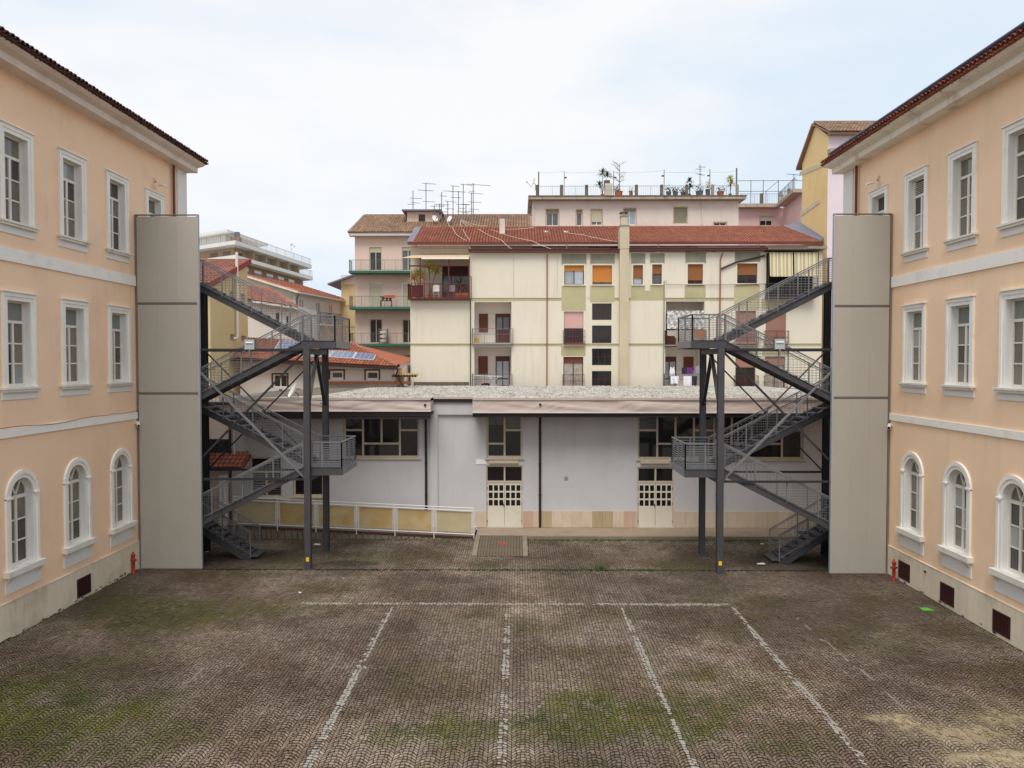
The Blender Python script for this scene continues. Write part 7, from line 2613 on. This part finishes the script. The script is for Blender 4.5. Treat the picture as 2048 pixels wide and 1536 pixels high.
# ================================================================== ANTENNAS, DISHES, CABLES
def antenna(label, px, py_top, py_bot, Y, bars, group=None):
    b, t = at(px, py_bot, Y), at(px, py_top, Y)
    b.x = t.x = (b.x + t.x) / 2
    r = thing('antenna', label, 'antenna', b, group)
    MB().tube([b, t], 0.035, 6, True).build('mast', 'antenna', r)
    H = t.z - b.z
    for f, l, ang, n in bars:
        z = b.z + H * f
        d = Vector((math.cos(ang), 0.35 * math.sin(ang * 3 + 1), math.sin(ang) * 0.3)).normalized()
        c = Vector((b.x, b.y - 0.05, z))
        mb = MB()
        lo = -0.35 if l > 0 else 0.35
        p, q = c + d * (l * -0.35), c + d * l
        mb.bar(p, q, 0.035)
        s = Vector((-d.y, d.x, 0)).normalized() * 0.22 + Vector((0, 0, 0.03))
        for k in range(n):
            m = p.lerp(q, (k + 0.5) / n)
            mb.bar(m - s, m + s, 0.02)
        mb.build('yagi', 'antenna', r)
    return r
AN = [(826, 381.5, 421, 69, [(0.62, 0.8, 0.0, 6), (0.4, 0.6, -0.35, 5), (0.3, -0.5, 0.1, 4)], 'left antenna on the roof hut of the pink block'),
      (852, 365.5, 421, 69, [(0.97, 0.9, -0.05, 6), (0.72, 0.7, 0.0, 6), (0.72, -0.7, 0, 5), (0.32, 0.8, 0.05, 6)], 'right antenna on the roof hut of the pink block'),
      (868.7, 411, 440, 68, [(0.95, 1.0, 0.3, 6), (0.5, 0.6, 0.0, 5)], 'short antenna just right of the roof hut'),
      (879.5, 407, 430, 69, [(0.9, 0.9, 0.05, 6), (0.9, -0.5, 0.0, 4)], 'shortest antenna among the masts right of the roof hut'),
      (883.3, 384, 441, 68, [(0.86, 0.5, -0.1, 4), (0.5, -0.6, 0.2, 5), (0.3, 0.6, 0.1, 5)], 'thin antenna with a hooked top beside the roof hut'),
      (895.5, 402, 433, 69, [(0.97, 0.8, -0.3, 6), (0.5, 0.6, 0.0, 5)], 'low antenna in front of the tall masts on the brown roof'),
      (906, 371, 432, 69, [(0.98, 0.6, -0.1, 5), (0.8, 0.9, 0.0, 7), (0.8, -0.9, 0, 7)], 'tall antenna with a wide cross bar on the brown roof'),
      (917, 382, 436, 68.5, [(0.97, 0.7, 0.0, 6), (0.75, -0.7, 0.1, 6), (0.5, 0.6, 0.05, 5), (0.25, 0.5, 0, 5)], 'four barred antenna in the middle of the brown roof'),
      (926.5, 367.5, 450, 67, [(0.98, 0.8, -0.3, 6), (0.5, 0.5, -0.3, 5), (0.4, -0.5, 0, 5), (0.3, 0.5, -0.1, 4)], 'tallest antenna mast of the brown roof with a drooping top bar'),
      (932, 408, 433, 69, [(0.98, 0.4, -0.3, 4), (0.4, 0.5, 0.0, 4)], 'short stub antenna beside the tallest mast'),
      (943, 385, 433, 69, [(0.97, 1.0, -0.25, 7), (0.6, 0.9, -0.05, 6), (0.3, 0.7, 0.1, 5), (0.2, -0.4, 0, 3)], 'rightmost mast pair member with three bars on the brown roof'),
      (946.5, 366, 432, 69.5, [(0.95, 1.6, -0.02, 8), (0.75, -0.4, 0.4, 4)], 'antenna with one very long top bar on the brown roof')]
for a in AN:
    antenna(a[5], *a[:5], group='antennas on the brown roof')
antenna('slim antenna standing among the roof terrace plants', 1400, 329, 394, 75.8, [(0.92, 0.6, 0.2, 5), (0.85, -0.5, 0.1, 4), (0.7, -0.5, 0, 4), (0.68, 0.5, 0, 4)])
antenna('antenna rising beside the yellow gable on the rose wing', 1587.5, 348.5, 395, 80, [(0.98, 0.8, 0.0, 5), (0.98, -0.9, 0.0, 5), (0.78, 0.4, 0.1, 3)])
antenna('little antenna on the ridge tiles of the yellow building', 1737, 244, 253, 54.4, [(0.8, 0.5, 0.1, 4), (0.4, -0.4, 0.3, 3)])
antenna('thin antenna on the far terraced building skyline', 605, 560, 571, 78, [(0.95, 0.5, 0, 4), (0.5, 0.4, 0, 3)])


def dish(label, px, py, Y, rad, aim, tilt=0.3, standoff=0.5, zbase=None):
    c = at(px, py, Y)
    r = thing('satellite_dish', label, 'satellite dish', c)
    a = Vector(aim).normalized()
    s = a.cross(Vector((0, 0, 1))).normalized()
    t = s.cross(a).normalized()
    mb = MB()
    n, k2 = 14, 3
    pt = lambda i, j: c + (s * math.cos(2 * math.pi * i / n) * 0.9 + t * math.sin(2 * math.pi * i / n)) * (rad * j / k2) + a * (0.25 * rad * (j / k2) ** 2)
    for i in range(n):
        for j in range(k2):
            mb.poly(pt(i, j), pt(i + 1, j), pt(i + 1, j + 1), pt(i, j + 1))
            mb.poly(*[p - a * 0.012 for p in (pt(i, j), pt(i + 1, j), pt(i + 1, j + 1), pt(i, j + 1))])
    mb.build('reflector', 'white_plastic', r, smooth=True)
    MB().bar(c - t * rad * 0.9, c + a * rad * 1.3 - t * rad * 0.5, 0.03).build('feed_arm', 'iron', r)
    e = c + a * rad * 1.3 - t * rad * 0.5
    MB().bx(e.x - 0.05, e.x + 0.05, e.y - 0.05, e.y + 0.05, e.z - 0.05, e.z + 0.05).build('feed_horn', 'pot_grey', r)
    zb = zbase if zbase is not None else c.z - 0.7
    MB().tube([c - a * 0.05, (c.x - a.x * 0.2, c.y - a.y * 0.2, c.z - 0.1), (c.x - a.x * 0.2, c.y - a.y * 0.2, zb)], 0.03, 6).build('mount', 'iron', r)
dish('white satellite dish tilted on the hall roof edge behind the left stair', 588, 783, 34.2, 0.42, (-0.85, -0.45, 0.5), zbase=6.02)
dish('satellite dish on a bracket at the left corner of the roof terrace', 1067, 366, 75.6, 0.5, (-0.9, -0.3, 0.45))
dish('satellite dish on the brown roof right of the roof hut', 900, 438, 67.4, 0.3, (-0.55, -0.7, 0.4))
dish('satellite dish leaning against the side of the roof hut', 869, 437, 67.6, 0.3, (0.5, -0.8, 0.4))
dish('small dark dish on the rail of the distant terraced building', 584, 493, 120, 0.45, (0.8, -0.6, 0.3))


def cab_pt(px, py, Y):
    """Rest the cable on the terracotta tiles where it crosses them."""
    if not 453 < py < 487 or Y > 62:
        return at(px, py, Y)
    n = Vector((0, -(ROOF_Z[1] - ROOF_Z[0]), 57.4 - 52.75)).normalized()
    d = CF + CR * ((px - 1024) / FPX) + CU * ((768 - py) / FPX)
    o = Vector((0, 0, CAMZ))
    k = (Vector((0, 52.75, ROOF_Z[0])) + n * 0.16 - o).dot(n) / d.dot(n)
    return o + d * k


def cable(label, pts, r=0.016, m='cable'):
    P = [cab_pt(*p) for p in pts]
    out = []
    for a, b in zip(P, P[1:]):
        for k in range(6):
            q = a.lerp(b, k / 6)
            q.z -= math.sin(math.pi * k / 6) * (b - a).length * 0.02
            out.append(q)
    out.append(P[-1])
    tag(MB().tube(out, r, 5).build('cable', m, loc=P[0]), label, 'cable', 'cables strung over the tiled roofs')
cable('white cable falling from the antennas to the gutter at the left wing', [(920, 441, 66), (926, 459, 57), (938, 478, 54.2), (941.5, 498, 52.8)])
cable('white cable sagging over the tiles towards the central gutter', [(921, 440, 66), (958, 459, 57), (1003, 480, 54), (1026, 500, 51)])
cable('long white cable running right across the tiles to the attic', [(924, 441, 66), (985, 460, 57), (1065, 482, 53.5), (1103, 498, 51.6)])
cable('upper white cable stretched along the ridge to the right', [(925, 440, 66), (975, 452, 60), (1010, 458.5, 58), (1068, 455, 58)])
cable('white cable lying across the tiles between the rooflights and the chimney', [(1131, 465, 56.3), (1165, 469, 55.6), (1200, 477, 54.6), (1235, 483, 53.6)])
cable('loose white cable from the roof hut down across the left tiles', [(893, 437, 67), (905, 455, 57.4), (912, 468, 55.6), (933, 481, 53.8)])

# ================================================================== SMALL THINGS IN THE COURTYARD
def hydrant(label, px, py):
    p = on_z(px, py, 0)
    r = thing('fire_hydrant', label, 'fire hydrant', (p.x, p.y, 0), 'red standpipe hydrants')
    c = Vector((p.x, p.y, 0))
    MB().lathe(c, [(0.075, 0), (0.075, 0.03), (0.055, 0.05), (0.055, 0.42), (0.075, 0.44), (0.08, 0.5), (0.055, 0.53), (0.05, 0.6), (0.072, 0.62), (0.07, 0.66), (0.03, 0.71)], 12).build('body', 'red', r, smooth=True)
    for s in (-1, 1):
        MB().tube([(c.x + s * 0.04, c.y, 0.47), (c.x + s * 0.12, c.y - 0.01, 0.47)], 0.035, 8, True).build('outlet', 'red', r)
    MB().bx(c.x - 0.02, c.x + 0.02, c.y - 0.02, c.y + 0.02, 0.71, 0.76).build('cap_nut', 'red', r)
hydrant('red fire hydrant standpipe against the peach wing plinth', 267, 1146)
hydrant('red fire hydrant standpipe against the apricot wing plinth', 1787.5, 1162)


def camera_box(label, T, u, v, s):
    p = T(u, v, 0)
    r = thing('security_camera', label, 'security camera', p)
    MB().tb(T, u - 0.04, u + 0.04, v - 0.04, v + 0.08, 0.0, 0.03).build('bracket', 'white_plastic', r)
    MB().bar(T(u, v + 0.02, 0.03), T(u, v - 0.03, 0.12), 0.035).build('arm', 'white_plastic', r)
    MB().tube([T(u + 0.05, v - 0.0, 0.06), T(u - 0.2, v - 0.09, 0.2)], 0.06, 10, True).build('housing', 'white_plastic', r)
    MB().tube([T(u - 0.2, v - 0.09, 0.2), T(u - 0.205, v - 0.092, 0.203)], 0.045, 10, True).build('lens', 'glass_black', r)
camera_box('white security camera under the string course of the peach wing', TL, 27.95, 5.38, 1)
camera_box('white security camera under the string course of the apricot wing', TR, 27.5, 5.36, -1)


def wall_lamp(label, T, u, v):
    p = T(u, v, 0)
    r = thing('wall_lamp', label, 'wall lamp', p, 'bracket lamps above the school windows')
    MB().tb(T, u - 0.06, u + 0.06, v - 0.06, v + 0.1, 0.0, 0.06).build('base', 'pinkwall', r)
    MB().tube([T(u, v, 0.05), T(u, v - 0.12, 0.1), T(u, v - 0.14, 0.24)], 0.018, 6).build('arm', 'copper', r)
    MB().hexa([T(u - 0.16, v - 0.17, 0.14), T(u + 0.16, v - 0.17, 0.14), T(u + 0.16, v - 0.22, 0.46), T(u - 0.16, v - 0.22, 0.46), T(u - 0.13, v - 0.12, 0.14), T(u + 0.13, v - 0.12, 0.14), T(u + 0.13, v - 0.17, 0.44), T(u - 0.13, v - 0.17, 0.44)]).build('head', 'trim', r)
wall_lamp('bracket lamp above the last top window of the peach wing', TL, 29.6, 14.55)
wall_lamp('bracket lamp above the last top window of the apricot wing', TR, 28.72, 14.36)

p = on_z(1853, 1219, 0)
tag(MB().hexa([(p.x - 0.14, p.y - 0.12, 0.006), (p.x + 0.16, p.y - 0.16, 0.006), (p.x + 0.13, p.y + 0.1, 0.006), (p.x - 0.16, p.y + 0.12, 0.006), (p.x - 0.14, p.y - 0.12, 0.012), (p.x + 0.16, p.y - 0.16, 0.03), (p.x + 0.13, p.y + 0.1, 0.012), (p.x - 0.16, p.y + 0.12, 0.03)]).build('folder', 'green_paper', loc=p),
    'bright green folder lying on the cobbles near the apricot wing', 'folder')
for px, py, lab in ((634, 1090, 'crumpled white paper between the posts of the left fire stair'), (1522, 1129, 'flat pale paper scrap in the shade of the right fire stair'), (1524, 1089, 'small white litter scrap behind the right fire stair'), (414, 1105, 'white scrap in the shade under the left fire stair'),
                    (600, 1186, 'pale scrap of litter on the mossy cobbles at the left')):
    q = on_z(px, py, 0)
    w = 0.16 if 'crumpled' in lab or 'flat' in lab else 0.06
    mb = MB()
    g_ = {(i, j): (q.x + (i - 1.5) * w * 0.6, q.y + (j - 1.5) * w * 0.5, 0.01 + random.uniform(0, 0.035)) for i in range(4) for j in range(4)}
    for i in range(3):
        for j in range(3):
            mb.poly(g_[i, j], g_[i + 1, j], g_[i + 1, j + 1], g_[i, j + 1])
    tag(mb.build('paper_scrap', 'paper', loc=q), lab, 'litter')
q = TR(25.0, 0.78, 0.04)
tag(MB().tube([q, TR(25.0, 0.78, 0.09)], 0.035, 8, True).build('tap_box', 'dark_pipe', loc=q), 'small dark pipe stub in the apricot wing plinth between two grilles', 'pipe stub')
r = thing('planter_box', 'terracotta window box on the middle green balcony railing', 'planter', TP(qx(783), qz(597), 1.0))
b = TP(qx(783), qz(598), 1.0)
MB().bx(b.x - 0.42, b.x + 0.42, b.y - 0.1, b.y + 0.1, b.z, b.z + 0.24).build('box', 'pot', r)
b = TP(qx(769), qz(688), 0.6)
r = thing('shelf_rack', 'glazed grey shelf rack on the lowest green balcony', 'shelf rack', b)
mb = MB()
for sx_ in (-0.35, 0.35):
    for sy in (-0.2, 0.2):
        mb.bar((b.x + sx_, b.y + sy, b.z), (b.x + sx_, b.y + sy, b.z + 1.3), 0.05)
mb.build('frame', 'iron', r)
for z in (0.15, 0.5, 0.85, 1.2):
    MB().bx(b.x - 0.34, b.x + 0.34, b.y - 0.2, b.y + 0.2, b.z + z, b.z + z + 0.03).build('shelf', 'grey_cloth', r)
    if z < 1.2:
        MB().bx(b.x - 0.27, b.x + 0.2, b.y - 0.15, b.y + 0.15, b.z + z + 0.03, b.z + z + 0.24).build('box', 'stainedwhite', r)
b = TP(qx(775), qz(615), 0.7)
r = thing('plant_stand', 'dark potted plants on a low iron stand on the middle green balcony', 'plant stand', b)
mb = MB()
for sx_ in (-0.45, 0.45):
    for sy in (-0.15, 0.15):
        mb.bar((b.x + sx_, b.y + sy, b.z), (b.x + sx_, b.y + sy, b.z + 0.5), 0.04)
mb.bx(b.x - 0.5, b.x + 0.5, b.y - 0.18, b.y + 0.18, b.z + 0.5, b.z + 0.54)
mb.build('frame', 'iron_dark', r)
for k, px_ in enumerate((-0.3, 0.05, 0.35)):
    q = b + Vector((px_, 0, 0.54))
    MB().lathe(q, [(0.08, 0), (0.11, 0.18), (0.09, 0.18)], 10).build('pot', 'pot_grey', r)
    mb = MB()
    for _ in range(40):
        p = q + Vector((random.gauss(0, 0.09), random.gauss(0, 0.08), 0.18 + abs(random.gauss(0, 0.12))))
        u = Vector((random.uniform(-1, 1), random.uniform(-1, 1), random.uniform(-1, 1))).normalized()
        v = u.cross(Vector((0.3, random.uniform(-1, 1), random.uniform(-1, 1)))).normalized()
        l = random.uniform(0.05, 0.1)
        mb.poly(p - u * l, p + v * l * 0.5, p + u * l, p - v * l * 0.5)
    mb.build('foliage', 'leaf', r)
